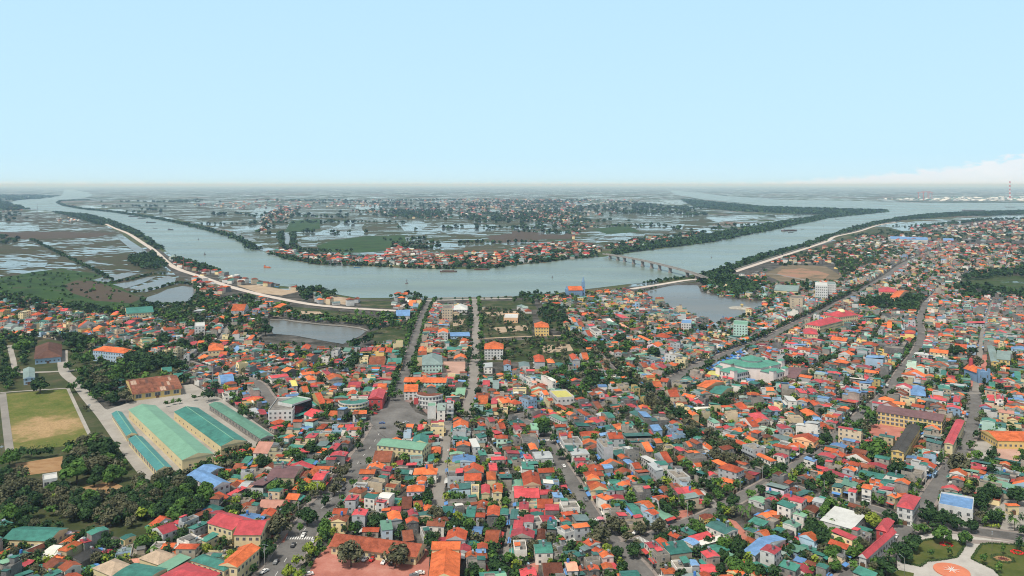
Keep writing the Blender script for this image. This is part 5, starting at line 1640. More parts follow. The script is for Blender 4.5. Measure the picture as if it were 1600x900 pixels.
HAND2 = {   # 4x crops of the middle band
    (400, 450): """140 545 90 40 2 r W;230 590 80 40 2 y W;210 510 70 30 2 o G;200 570 50 25 2 r G;320 530 60 30 2 o W;340 560 90 30 2 o W;440 525 80 30 2 r C;490 555 130 35 2 o G;510 600 60 20 1 b G;385 690 70 50 2 o Y;
470 725 60 40 1 o G;300 640 60 30 1 o G;375 780 130 50 1 r W;300 815 80 40 1 r W;140 835 70 40 1 o G;130 865 80 30 1 r G;35 770 50 30 1 r G;500 785 80 30 1 o T;530 840 40 30 1 r G;585 870 70 40 1 r G;600 655 60 30 1 o G;
620 600 90 40 1 r G;660 610 50 30 1 o G;700 630 60 30 1 t G;760 605 60 20 1 r G;790 620 60 30 1 o G;760 460 110 40 1 n T;865 460 100 30 2 t Y;690 385 80 25 2 r Y;740 380 40 25 2 o Y;785 385 40 30 2 o Y;
830 390 50 30 1 o G;830 540 60 25 1 r G;130 310 60 35 2 o C;310 370 70 30 1 o G;385 400 60 25 1 t G;500 385 50 25 3 g W;570 385 50 25 2 l W;280 135 40 20 3 o W;150 110 50 25 2 o Y;1100 260 90 15 2 o W;1170 270 70 20 3 o W;
1040 385 60 30 2 o G;1040 410 60 20 2 o G;1280 430 90 20 1 o G;1240 380 100 20 1 t G;1450 480 60 30 2 w W;1570 465 50 30 2 o B;1440 590 45 40 2 r G;1280 640 60 50 1 l G;1160 735 60 50 3 k W;1215 710 50 40 4 g W;
1355 740 80 50 2 t C;1420 700 60 40 2 o C;1490 705 40 40 2 r C;1280 850 100 40 2 o B;1135 860 90 30 3 g C;1410 845 40 25 2 o G;1410 875 40 25 2 t G;1475 830 40 40 2 r G;1520 850 60 50 2 o G;1030 870 30 40 1 r G;
960 870 50 40 1 o G;1500 600 40 60 2 k W;1545 700 30 50 2 o C;980 100 50 30 2 o Y;570 60 0 0 0 o W""",
    (800, 450): """165 225 0 0 0 o Y;370 195 60 25 2 o W;420 230 60 20 2 o B;490 230 60 15 2 r W;520 260 70 30 3 g W;470 290 60 25 2 o W;575 300 60 25 2 d W;495 320 90 20 1 t G;600 200 70 30 3 w W;625 220 80 25 2 l G;690 175 80 30 2 r G;
700 235 50 30 1 p W;830 310 80 40 2 o W;895 355 80 30 2 o P;945 300 60 30 2 o G;1000 325 80 20 2 r G;1030 345 60 20 3 g W;660 395 60 25 2 o W;600 430 80 20 1 t W;115 345 50 30 2 o B;170 440 70 40 3 o W;240 455 50 25 3 o W;
390 430 60 35 3 o W;450 430 50 35 3 o W;300 480 60 30 1 t G;75 475 70 30 2 k W;75 550 70 40 3 g W;110 575 60 30 3 p W;210 555 60 40 3 w W;100 690 80 40 3 g B;190 650 60 30 2 o W;220 685 70 30 2 o C;270 690 40 30 2 o W;
540 525 40 35 1 r G;460 620 60 35 1 r G;530 595 60 30 1 o G;250 750 50 40 1 o G;320 745 60 40 1 o G;390 755 80 50 1 n G;520 740 60 40 1 n G;450 775 60 40 2 o W;760 650 50 30 3 o M;770 680 60 30 3 g M;660 655 50 30 2 r G;
690 680 40 25 2 r G;745 685 40 25 2 r G;600 790 80 40 2 t G;560 815 60 30 1 o G;700 790 90 40 1 o Y;720 840 80 30 1 t G;830 745 70 30 1 o G;1000 660 70 35 3 o T;1045 680 60 50 3 g T;1160 505 80 35 3 r M;1100 690 60 30 1 r G;
1150 715 60 30 1 r G;1130 780 60 30 2 o C;1200 770 60 30 2 g C;1160 845 40 30 1 o G;1300 785 60 25 1 o G;1260 830 50 30 2 l G;1350 870 80 20 1 r G;1480 840 90 50 2 o W;1540 800 100 40 2 r W;1410 740 80 50 1 o G;1490 760 50 40 1 o G;
1160 655 60 30 1 k W;1060 590 80 40 2 g T;960 575 50 25 2 o G;900 600 60 30 2 o G;920 490 80 25 2 r G;990 480 50 25 2 o G;870 500 60 25 2 o G;820 480 50 25 2 o G;880 440 60 30 2 k W;1010 415 60 30 3 g W;1060 440 50 25 3 g C;
1210 395 70 20 2 r C;1190 415 70 20 1 r G;830 790 70 40 2 b G;930 810 100 40 2 g G;900 870 60 40 2 b B;1000 870 80 30 2 g B;610 870 60 30 2 t W;290 810 60 40 2 l W;140 870 50 30 2 l W;35 870 40 30 2 r W;20 710 40 40 2 o C""",
    (1200, 450): """150 340 60 25 2 r W;200 355 60 25 2 b W;130 380 100 25 2 r W;230 380 70 25 2 o W;450 320 70 30 2 o W;400 310 40 30 2 w W;575 250 60 20 1 o G;500 270 70 20 1 r G;580 330 60 30 3 g B;640 350 50 30 3 o A;610 370 60 30 3 g W;
710 255 80 35 3 g W;760 235 50 30 3 o W;820 235 80 35 1 t G;870 215 60 15 1 t G;810 270 80 15 1 k G;740 350 50 40 3 g G;790 370 60 40 3 g G;850 345 50 40 2 g G;880 320 40 20 2 o G;815 395 60 25 3 t Y;670 430 60 40 4 b B;
490 410 80 25 2 o W;460 460 60 30 2 o G;600 490 60 35 2 r G;650 520 60 30 2 o G;690 530 80 30 2 w G;750 540 80 40 3 r W;760 505 60 30 2 r G;920 540 100 40 2 o P;900 560 40 30 3 o P;985 575 40 20 1 t G;1070 395 70 35 2 o C;
990 420 70 20 1 b G;1100 455 50 40 1 t G;960 490 70 30 2 g W;1140 265 60 15 1 o G;1270 275 60 15 1 o G;1060 235 60 20 2 o W;1080 290 60 20 2 o W;1210 360 60 20 2 o C;1300 215 50 30 2 r W;1380 215 60 25 1 k G;1450 275 60 20 1 r G;
1360 300 50 30 1 o G;1450 335 80 20 2 o B;1580 375 50 40 2 b B;1100 525 60 30 1 t G;1150 555 100 30 1 r G;1190 600 110 25 1 w W;1100 620 100 30 2 t T;850 615 90 30 3 r W;740 690 60 35 2 o W;820 715 60 30 3 o C;880 690 60 40 3 g C;
940 735 40 35 2 o G;950 705 40 25 2 o G;1010 700 40 50 2 k G;1060 735 40 40 2 o G;1060 690 80 40 2 r G;1110 720 40 50 3 o C;1160 740 40 40 3 r B;1180 690 30 30 2 r B;1250 700 50 50 3 g G;1240 665 60 30 1 o G;1190 775 40 40 1 o G;
640 650 60 40 3 r W;700 595 60 25 1 t G;530 630 60 30 3 b G;500 645 60 30 3 g C;590 645 50 25 3 b G;610 590 60 25 2 b W;560 565 80 30 2 w G;330 575 80 25 2 r G;370 590 50 25 2 o W;300 580 60 25 2 r G;240 550 60 30 2 o W;410 530 70 30 2 r G;
340 525 60 30 2 b G;280 640 60 30 3 r G;210 640 60 30 3 r G;140 690 70 35 2 w W;350 680 50 30 3 b B;390 660 40 25 2 o G;300 720 60 30 2 o G;350 735 50 30 1 r G;430 690 70 25 1 r G;470 725 60 25 2 t G;540 735 70 30 2 k G;480 770 60 25 2 t G;
260 780 80 40 1 o G;300 810 50 25 1 b W;400 830 70 25 2 r G;440 815 60 30 2 o G;350 860 90 40 1 o G;100 865 80 30 2 r W;40 750 70 30 3 r B;50 765 40 25 2 o W;140 715 60 25 2 r G;100 615 60 25 2 r G;1360 740 60 25 2 r B;1450 680 50 25 3 r W;
1390 675 40 20 3 r W;1400 700 60 25 2 r G;1490 770 50 40 3 p C;1530 815 30 30 2 o C;1435 815 30 40 1 t G;1400 600 50 30 1 t G;1460 580 80 20 2 r C;1550 615 50 25 1 o G;1470 520 60 40 1 g G;1540 490 120 15 1 t G;1020 70 60 25 2 w W;
1080 100 60 20 1 o G;1030 165 80 20 2 k A;960 410 50 30 2 w W;640 180 60 25 2 t G;610 175 50 20 1 r G;600 215 70 20 1 r G;1560 550 50 40 1 t G;1580 310 30 20 2 r W""",
    (0, 450): """40 135 50 30 3 o Y;175 140 30 30 4 w C;60 235 60 30 2 k W;130 255 70 30 1 k G;245 160 50 20 2 o W;210 190 50 30 2 r W;310 205 50 25 1 o G;370 225 60 30 1 w C;590 175 40 20 2 o Y;760 200 50 30 2 o C;800 180 40 25 2 o W;830 215 50 25 2 r G;
820 250 40 25 1 o G;950 190 40 20 1 o G;930 275 60 25 1 t G;1065 255 70 30 2 o W;1000 360 60 25 1 o W;1195 275 50 30 2 o W;1345 265 50 25 2 o W;1470 275 50 25 2 o W;1345 205 60 25 2 o W;1435 205 90 40 2 w C;1500 130 100 30 3 o W;1500 175 60 25 2 o W;
1250 140 70 25 2 w W;630 250 40 30 2 o Y;700 250 50 20 2 r G;650 290 70 20 1 o G;510 255 50 30 1 r W;540 240 40 25 1 o G;1400 420 60 30 1 o G;1480 380 50 30 1 b G;1200 345 60 30 2 r W;1260 350 50 25 1 o G;1190 400 60 40 2 g W;1240 405 60 30 2 t W;
1290 435 70 30 1 o T;1400 345 50 25 1 r W;1570 305 40 25 2 o W;1460 485 90 40 1 n G;1580 515 60 30 2 n Y;1540 425 60 25 1 r G;1580 445 50 25 1 o G;1520 495 60 25 1 k W;1240 535 70 30 1 n G;1410 665 80 30 1 g W;1440 705 60 20 1 r G;1490 720 60 20 1 r G;
1380 645 50 25 1 r G;1590 765 50 30 1 w W""",
}


def seg_dir(x, y):
    """direction of the closest road"""
    best, ang = 1e9, 0
    p = Vector((x, y, 0))
    for r in ROADS:
        if r['name'] in ('promenade', 'causeway', 'lane', 'embankment_road'):
            continue
        pts = r['pts']
        for i in range(0, len(pts) - 1):
            a, b = pts[i], pts[i + 1]
            if abs(a.x - x) + abs(a.y - y) > best + 60:
                continue
            d = b - a
            t = max(0, min(1, (p - a).dot(d) / max(1e-6, d.length_squared)))
            q = a + d * t
            e = (p - q).length
            if e < best:
                best = e
                # front (-y local) looks towards the road
                w = q - p
                ang = math.atan2(w.y, w.x) + PI / 2 if e > 1 else math.atan2(d.y, d.x)
                base = math.atan2(d.y, d.x)
                k = round((ang - base) / (PI / 2))
                ang = base + k * PI / 2
    return ang, best


EMB = [p for r in ROADS if r['name'] in ('embankment_road', 'causeway') for p in r['pts'] if p.y < 2300]


def verge(x, y, dpt=48):
    """open verge kept on the town side of the embankment roads"""
    return any(-9 < p.y - y < dpt and abs(p.x - x * p.y / y) < 9 for p in EMB)


HOUSES = []


def place_hand(u, v, w, d, s, rc, wc, ox, oy, scale=4.0):
    px, py = ox + u / scale, oy + v / scale
    s = s if s < 3 or rng.random() < .5 else s - 1
    h = s * SH
    c = P(px, py, h + .6)
    D = c.y
    bx = w / scale * D / FOC
    by = d / scale * D * D / (FOC * (CAM_H - h))
    th, dist = seg_dir(c.x, c.y)
    # fold the angle so that the front is the face turned to the road
    co, si = abs(math.cos(th)), abs(math.sin(th))
    det = co * co - si * si
    if abs(det) > .45:
        a = (bx * co - by * si) / det
        b = (by * co - bx * si) / det
        if min(a, b) < 3.5:
            a, b = max(4.0, a), max(4.0, b)
    else:
        S = (bx + by) / (co + si) / 2 * 1.05
        a, b = S * .85, S * 1.15
    a, b = max(4.0, min(a, 30)), max(4.5, min(b, 32))
    for k in range(4):
        if occupied(c.x, c.y, a * .8, b * .8, th) < .26:
            break
        a, b = a * .9, b * .9
    else:
        return
    if a < 3.4 or b < 3.4:
        return
    HOUSES.append(dict(x=c.x, y=c.y, a=a * .95, b=b * .95, s=s, roof=rc, wall=wc if wc != 'G' or rng.random() < .8 else rng.choice('GWWCT'), th=th, seed=rng.randrange(1 << 30), hand=True))
    occupy(c.x, c.y, a, b, th)


for table in (HAND, HAND2):
    for (ox, oy), txt in table.items():
        for e in txt.replace('\n', '').split(';'):
            f = e.split()
            u, v, w, d, s = (int(q) for q in f[:5])
            if s:
                place_hand(u, v, w, d, s, f[5], f[6], ox, oy)
N_HAND = len(HOUSES)

# ------------------------------------------------------------------ the rest of the town, row by row along the streets
def zone(px, val):
    poly_mask([P(*p) for p in px], ZONE, val)
# 1 dense rows, 2 loose suburb, 3 far suburb
zone([(-500, 560), (-500, 462), (0, 462), (60, 474), (130, 484), (180, 488), (260, 486), (330, 470), (400, 462), (470, 474), (600, 490), (660, 474), (660, 1100), (-500, 1100)], 2)
zone([(0, 474), (60, 478), (130, 488), (190, 492), (260, 500), (300, 520), (300, 548), (240, 545), (150, 530), (0, 525), (-60, 500)], 1)
zone([(290, 560), (400, 530), (560, 535), (640, 545), (640, 640), (600, 1000), (440, 1000), (330, 790), (400, 700), (290, 600)], 1)
zone([(640, 640), (640, 480), (700, 478), (730, 480), (735, 600), (900, 560), (980, 540), (1000, 450), (2200, 450), (2200, 1100), (500, 1100)], 1)
zone([(-60, 838), (60, 838), (160, 845), (240, 830), (330, 815), (440, 860), (400, 1100), (-200, 1100)], 1)
zone([(800, 468), (880, 462), (985, 452), (1060, 500), (1000, 560), (900, 570), (850, 520)], 1)
zone([(840, 560), (930, 530), (1000, 560), (990, 620), (860, 620)], 2)
zone([(1150, 440), (1200, 425), (1300, 385), (1400, 362), (1560, 350), (2300, 350), (2300, 455), (1600, 470), (1480, 475), (1340, 470), (1200, 450)], 3)
for q in ([(1335, 470), (1440, 465), (1440, 492), (1350, 482)], [(1480, 790), (1560, 790), (1560, 820), (1440, 812)], [(1240, 805), (1340, 800), (1400, 815), (1330, 860), (1230, 850)], [(1140, 785), (1200, 775), (1200, 815), (1160, 815)],
          [(1490, 430), (1700, 425), (1700, 470), (1520, 465)], [(1196, 410), (1300, 408), (1320, 440), (1196, 446)], [(740, 470), (840, 466), (870, 500), (905, 535), (915, 570), (740, 570)]):
    zone(q, 0)
ROOFPOOL = 'ooooooooooqrrrrttttttttggggggggbnnwkl'
WALLPOOL = 'WWWWGGGGGGGGGGGGCCYBTTTM'


def try_house(x, y, a, b, th, s, tol=.04, roof=None):
    px, py = pix((x, y, 0))
    if px < -120 or px > 1720 or y < 318 or (y > 1000 and verge(x, y)):
        return False
    if occupied(x, y, a, b, th) > tol:
        return False
    HOUSES.append(dict(x=x, y=y, a=a - .12, b=b - .1, s=s, roof=roof or rng.choice(ROOFPOOL), wall=rng.choice(WALLPOOL), th=th, seed=rng.randrange(1 << 30)))
    occupy(x, y, a, b, th)
    return True


for r in ROADS:
    if r['name'] in ('causeway', 'promenade', 'embankment_road', 'lane'):
        continue
    pts = r['pts']
    for side in (-1, 1):
        for row in range(4):
            acc = rng.uniform(0, 4)
            L_ = 0
            for i in range(len(pts) - 1):
                d = pts[i + 1] - pts[i]
                ln = d.length
                d = d / ln
                n = Vector((-d.y, d.x, 0)) * side
                while acc < L_ + ln:
                    a = rng.choice((4.2, 4.6, 5, 5, 5.4, 6.2, 7.5))
                    b = rng.uniform(10, 16) if row < 2 else rng.uniform(7, 13)
                    off = r['w'] / 2 + r['walk'] + .8 + b / 2 + (0 if row == 0 else row * 14.5 + rng.uniform(-1.5, 1.5))
                    q = pts[i] + d * (acc - L_ + a / 2) + n * off
                    zn = cell(q.x, q.y, ZONE)
                    if zn in (1, 2, 3) and rng.random() < (.95, .50, .75)[zn - 1] - .05 * row:
                        th = math.atan2(d.y, d.x) + (0 if side > 0 else PI)
                        # front faces the road: local -y must point to -n
                        s = rng.choices((1, 2, 3, 4), (.46, .38, .14, .02))[0] if row == 0 else rng.choices((1, 2, 3), (.76, .20, .04))[0]
                        try_house(q.x, q.y, a, b, th, s)
                    acc += a + (rng.uniform(0, .5) if rng.random() < .8 else rng.uniform(2, 6))
                L_ += ln
# infill between the rows
for k in range(30000):
    y = 318 + 1900 * rng.random() ** 1.5
    x = rng.uniform(-.72, .74) * y
    zn = cell(x, y, ZONE)
    if zn not in (1, 2, 3):
        continue
    if zn == 2 and rng.random() < .86 or zn == 3 and rng.random() < .5:
        continue
    a, b = rng.uniform(4.2, 7.5), rng.uniform(5.5, 12)
    if occupied(x, y, a + .8, b + .8, 0) > .3:
        continue
    th, dist = seg_dir(x, y)
    try_house(x, y, a + .6, b + .6, th + (PI if rng.random() < .3 else 0), rng.choices((1, 2, 3), (.82, .16, .02))[0], .0, rng.choice('oooooqrrttttggggnnkkd'))

# nearest and largest three hundred are things of their own, the rest one mass
for h in HOUSES:
    px, py = pix((h['x'], h['y'], h['s'] * 1.6))
    h['px'], h['py'] = px, py
    sc_ = FOC / h['y']
    h['size'] = (h['a'] * h['b'] * sc_ * sc_ * (CAM_H / h['y']) + max(h['a'], h['b']) * h['s'] * SH * sc_ * sc_ * .8) * (1 if 0 < px < 1600 and py < 890 else .05) * (1.25 if h.get('hand') else 1)
HOUSES.sort(key=lambda h: -h['size'])
IND, REST = HOUSES[:300], HOUSES[300:]
HOUSE_OBJS = []
for h in IND:
    t = empty('house', (h['x'], h['y'], 0), h['th'])
    parts, wins = house_parts(h)
    for nm, g in parts:
        g.build(nm, t)
    for w in wins:
        add_window(t, w)
    HOUSE_OBJS.append((t, h))
mass = Geo()
GL2 = mat('far_window', (.075, .08, .085), .3, 0, spec=.4)
for h in REST:
    parts, wins = house_parts(h)
    M = Matrix.Translation((h['x'], h['y'], 0)) @ Matrix.Rotation(h['th'], 4, 'Z')
    far = h['y'] > 1300
    for nm, g in parts:
        if far and nm not in ('wall', 'roof', 'stair_tower'):
            continue
        mass.add(g, M)
    for (x, y, z, ro, w_, h_) in wins:
        q = Geo()
        q.box(-w_ / 2, w_ / 2, -.06, 0, 0, h_, GL2, bottom=False)
        mass.add(q, M @ Matrix.Translation((x, y, z)) @ Matrix.Rotation(ro, 4, 'Z'))
print('HOUSES', N_HAND, len(HOUSES), 'mass faces', len(mass.f))
# villages across the river and far off: small gabled houses
RIV = [P(*q) for q in river_px]


def village(px, n, col='oqqqqrnnnhwkgt', y_power=1.0, sz=(7, 12), wallc='WWCGGT'):
    pts = [P(*p) for p in px]
    xs, ys = [p.x for p in pts], [p.y for p in pts]
    k = 0
    for _ in range(n * 30):
        if k >= n:
            break
        x, y = rng.uniform(min(xs), max(xs)), rng.uniform(min(ys), max(ys))
        if not inside((x, y), pts) or cell(x, y) == 1 or inside((x, y), RIV) or (y < 2300 and verge(x, y)):
            continue
        a, b, s = rng.uniform(*sz), rng.uniform(*sz) * 1.1, rng.choice((1, 1, 2, 2, 3))
        if occupied(x, y, a, b, 0) > .1 and y < GY1 - 30 and abs(x) < 1100:
            continue
        occupy(x, y, a, b, 0)
        g = Geo()
        h = s * SH
        wm = rng.choice(WALL[rng.choice(wallc)])
        g.box(-a / 2, a / 2, -b / 2, b / 2, 0, h, wm, ROOF['g'][1], bottom=False)
        c_ = rng.choice(col)
        if c_ != 'g':
            roof_ = roof_geo(rng.choice(('gx', 'gy', 'hip')), c_, 0, 0, a, b, h + .02, rng)
            g.v, base = g.v, g
            n0 = len(g.v)
            g.v.extend(roof_.v)
            g.f.extend([tuple(n0 + i for i in f) for f in roof_.f])
            g.m.extend(roof_.m)
        mass.add(g, Matrix.Translation((x, y, 0)) @ Matrix.Rotation(rng.uniform(-.6, .6), 4, 'Z'))
        k += 1
village([(412, 395), (440, 393), (500, 400), (560, 402), (620, 402), (700, 404), (700, 419), (640, 417), (590, 414), (500, 412), (450, 402)], 260)
village([(600, 395), (620, 385), (680, 398), (780, 398), (830, 385), (900, 378), (940, 390), (930, 401), (850, 408), (760, 418), (640, 417)], 420)
village([(940, 386), (1010, 372), (1100, 362), (1110, 368), (1040, 382), (970, 394)], 70)
village([(888, 378), (915, 366), (930, 350), (900, 336), (860, 332), (800, 330), (790, 342), (860, 350), (890, 362)], 240)
village([(412, 364), (450, 345), (470, 325), (440, 322), (410, 340), (400, 362)], 150)
village([(545, 330), (700, 322), (860, 318), (980, 326), (960, 336), (800, 342), (620, 342)], 330, sz=(9, 16))
village([(300, 320), (420, 313), (620, 312), (640, 320), (420, 330)], 200, sz=(12, 22))
village([(640, 318), (700, 311), (1000, 312), (1000, 320), (800, 322)], 260, sz=(12, 24))
village([(1370, 312), (1480, 309), (1640, 308), (1640, 314), (1480, 315)], 260, 'wwwgkt', sz=(20, 60), wallc='WWG')
village([(1420, 356), (1600, 345), (1700, 352), (1700, 372), (1560, 380), (1430, 366)], 420)
village([(1300, 385), (1345, 370), (1420, 370), (1500, 380), (1600, 385), (1640, 425), (1500, 425), (1400, 415), (1310, 410)], 420, sz=(6, 11))
village([(1200, 412), (1290, 388), (1310, 410), (1290, 414), (1225, 413)], 60, 'ggqnko', sz=(6, 11))
village([(100, 340), (130, 341), (120, 349), (80, 345)], 16, 'wwgo')
village([(0, 318), (15, 320), (40, 330), (0, 332)], 8)
village([(250, 395), (275, 408), (300, 418), (330, 424), (320, 432), (285, 420), (260, 402)], 22, 'nnokr')
village([(330, 425), (390, 442), (440, 449), (470, 452), (440, 460), (400, 456), (350, 440)], 26, 'nnokwt')
village([(490, 462), (540, 467), (560, 472), (550, 478), (500, 474)], 12, 'nokt')
village([(606, 470), (640, 463), (655, 468), (655, 484), (620, 484)], 14, 'ookw')
village([(300, 436), (340, 446), (370, 454), (330, 470), (310, 455)], 26, 'oorwg')
village([(752, 475), (800, 472), (830, 480), (830, 500), (756, 500)], 12, 'oqwgrk')
village([(756, 540), (830, 534), (900, 532), (905, 552), (800, 564)], 14, 'oqwgrk')
village([(704, 494), (734, 494), (730, 545), (706, 540)], 12, 'oqgrtk')
mo = mass.build('town_houses')
mo['kind'] = 'stuff'
# ------------------------------------------------------------------ trees
LEAF = {
    'd': [mat(f'dark_leaf_{i}', c, .75, .25, .5, .2) for i, c in enumerate(((.015, .040, .014), (.027, .064, .019), (.045, .094, .026)))],
    'm': [mat(f'green_leaf_{i}', c, .75, .25, .5, .2) for i, c in enumerate(((.038, .088, .018), (.064, .138, .026), (.100, .19, .035)))],
    'y': [mat(f'lime_leaf_{i}', c, .75, .25, .5, .2) for i, c in enumerate(((.12, .175, .022), (.19, .26, .03), (.27, .32, .045)))],
    'b': [mat(f'olive_leaf_{i}', c, .8, .25, .5, .2) for i, c in enumerate(((.060, .066, .036), (.098, .102, .054), (.15, .145, .085)))],
}
LEAF['p'] = LEAF['m']
LEAF['c'] = LEAF['d']
BARK = mat('bark', (.11, .085, .06), .9, .3, .6)


def crown_mesh(kind, seed):
    """unit crown: radius 1, heights 0..1; many leaf sprays on several uneven clumps"""
    r = random.Random(seed)
    g = Geo()
    ms = LEAF[kind]
    if kind == 'p':
        for k in range(16):
            a = r.uniform(0, 2 * PI)
            e = r.uniform(-.1, .9)
            d = Vector((math.cos(a), math.sin(a), 0))
            n = Vector((-d.y, d.x, 0))
            prev = Vector((0, 0, .80))
            for j in range(1, 6):
                t = j / 5
                p = d * t * 1.0 + Vector((0, 0, .80 + .22 * e * t - .34 * t * t))
                w0, w1 = .16 * (1 - (j - 1) / 6), .16 * (1 - j / 6)
                g.poly([tuple(prev - n * w0), tuple(p - n * w1), tuple(p + n * w1), tuple(prev + n * w0)], ms[(k + j) % 3])
                prev = p
        return g
    if kind == 'c':
        lobes = [(0, 0, .1 + .1 * i, 1.0 * (1 - i / 9.5), .12) for i in range(9)]
        nl, sz = 60, .28
    else:
        nlob = 15 if kind != 'b' else 18
        lobes = []
        for i in range(nlob):
            a, q = r.uniform(0, 2 * PI), math.sqrt(r.random()) * .72
            z = .40 + .42 * r.random() * (1 - q * .6)
            lobes.append((q * math.cos(a), q * math.sin(a), z, r.uniform(.26, .42), r.uniform(.12, .20)))
        lobes.append((0, 0, .72, .5, .22))
        nl, sz = (66, .15) if kind != 'b' else (56, .125)
    for (lx, ly, lz, lr, lh) in lobes:
        tone = r.random()
        for i in range(nl):
            d = Vector((r.gauss(0, 1), r.gauss(0, 1), r.gauss(.25, 1))).normalized()
            q = r.uniform(.75, 1.05)
            c = Vector((lx + d.x * lr * q, ly + d.y * lr * q, lz + d.z * lh * q))
            nrm = (d + Vector((r.uniform(-.7, .7), r.uniform(-.7, .7), r.uniform(-.2, .8)))).normalized()
            u = nrm.orthogonal().normalized()
            w = nrm.cross(u)
            an = r.uniform(0, PI)
            u, w = u * math.cos(an) + w * math.sin(an), w * math.cos(an) - u * math.sin(an)
            s = sz * r.uniform(.6, 1.25)
            zk = .45
            pts = [c + u * s, c + w * s * .8, c - u * s, c - w * s * .8]
            pts = [(p.x, p.y, c.z + (p.z - c.z) * zk) for p in pts]
            m = ms[min(2, int(tone * 1.4 + r.random() * 1.6))]
            g.poly(pts, m)
    return g


def trunk_mesh(kind, seed):
    r = random.Random(seed)
    g = Geo()
    if kind == 'p':
        g.tube((0, 0, 0), (.02, .02, .82), .05, .035, BARK, 7)
        return g
    g.tube((0, 0, 0), (.02, .01, .42), .075, .05, BARK, 7)
    for k in range(4):
        a = r.uniform(0, 2 * PI)
        q = r.uniform(.3, .55)
        g.tube((.02, .01, .36), (q * math.cos(a), q * math.sin(a), r.uniform(.55, .72)), .04, .015, BARK, 5)
    return g


VAR = {}
for k in 'dmybpc':
    VAR[k] = [(crown_mesh(k, 100 + 7 * i + ord(k)).mesh('crown'), trunk_mesh(k, 50 + i).mesh('trunk')) for i in range(4 if k in 'dmb' else 2)]

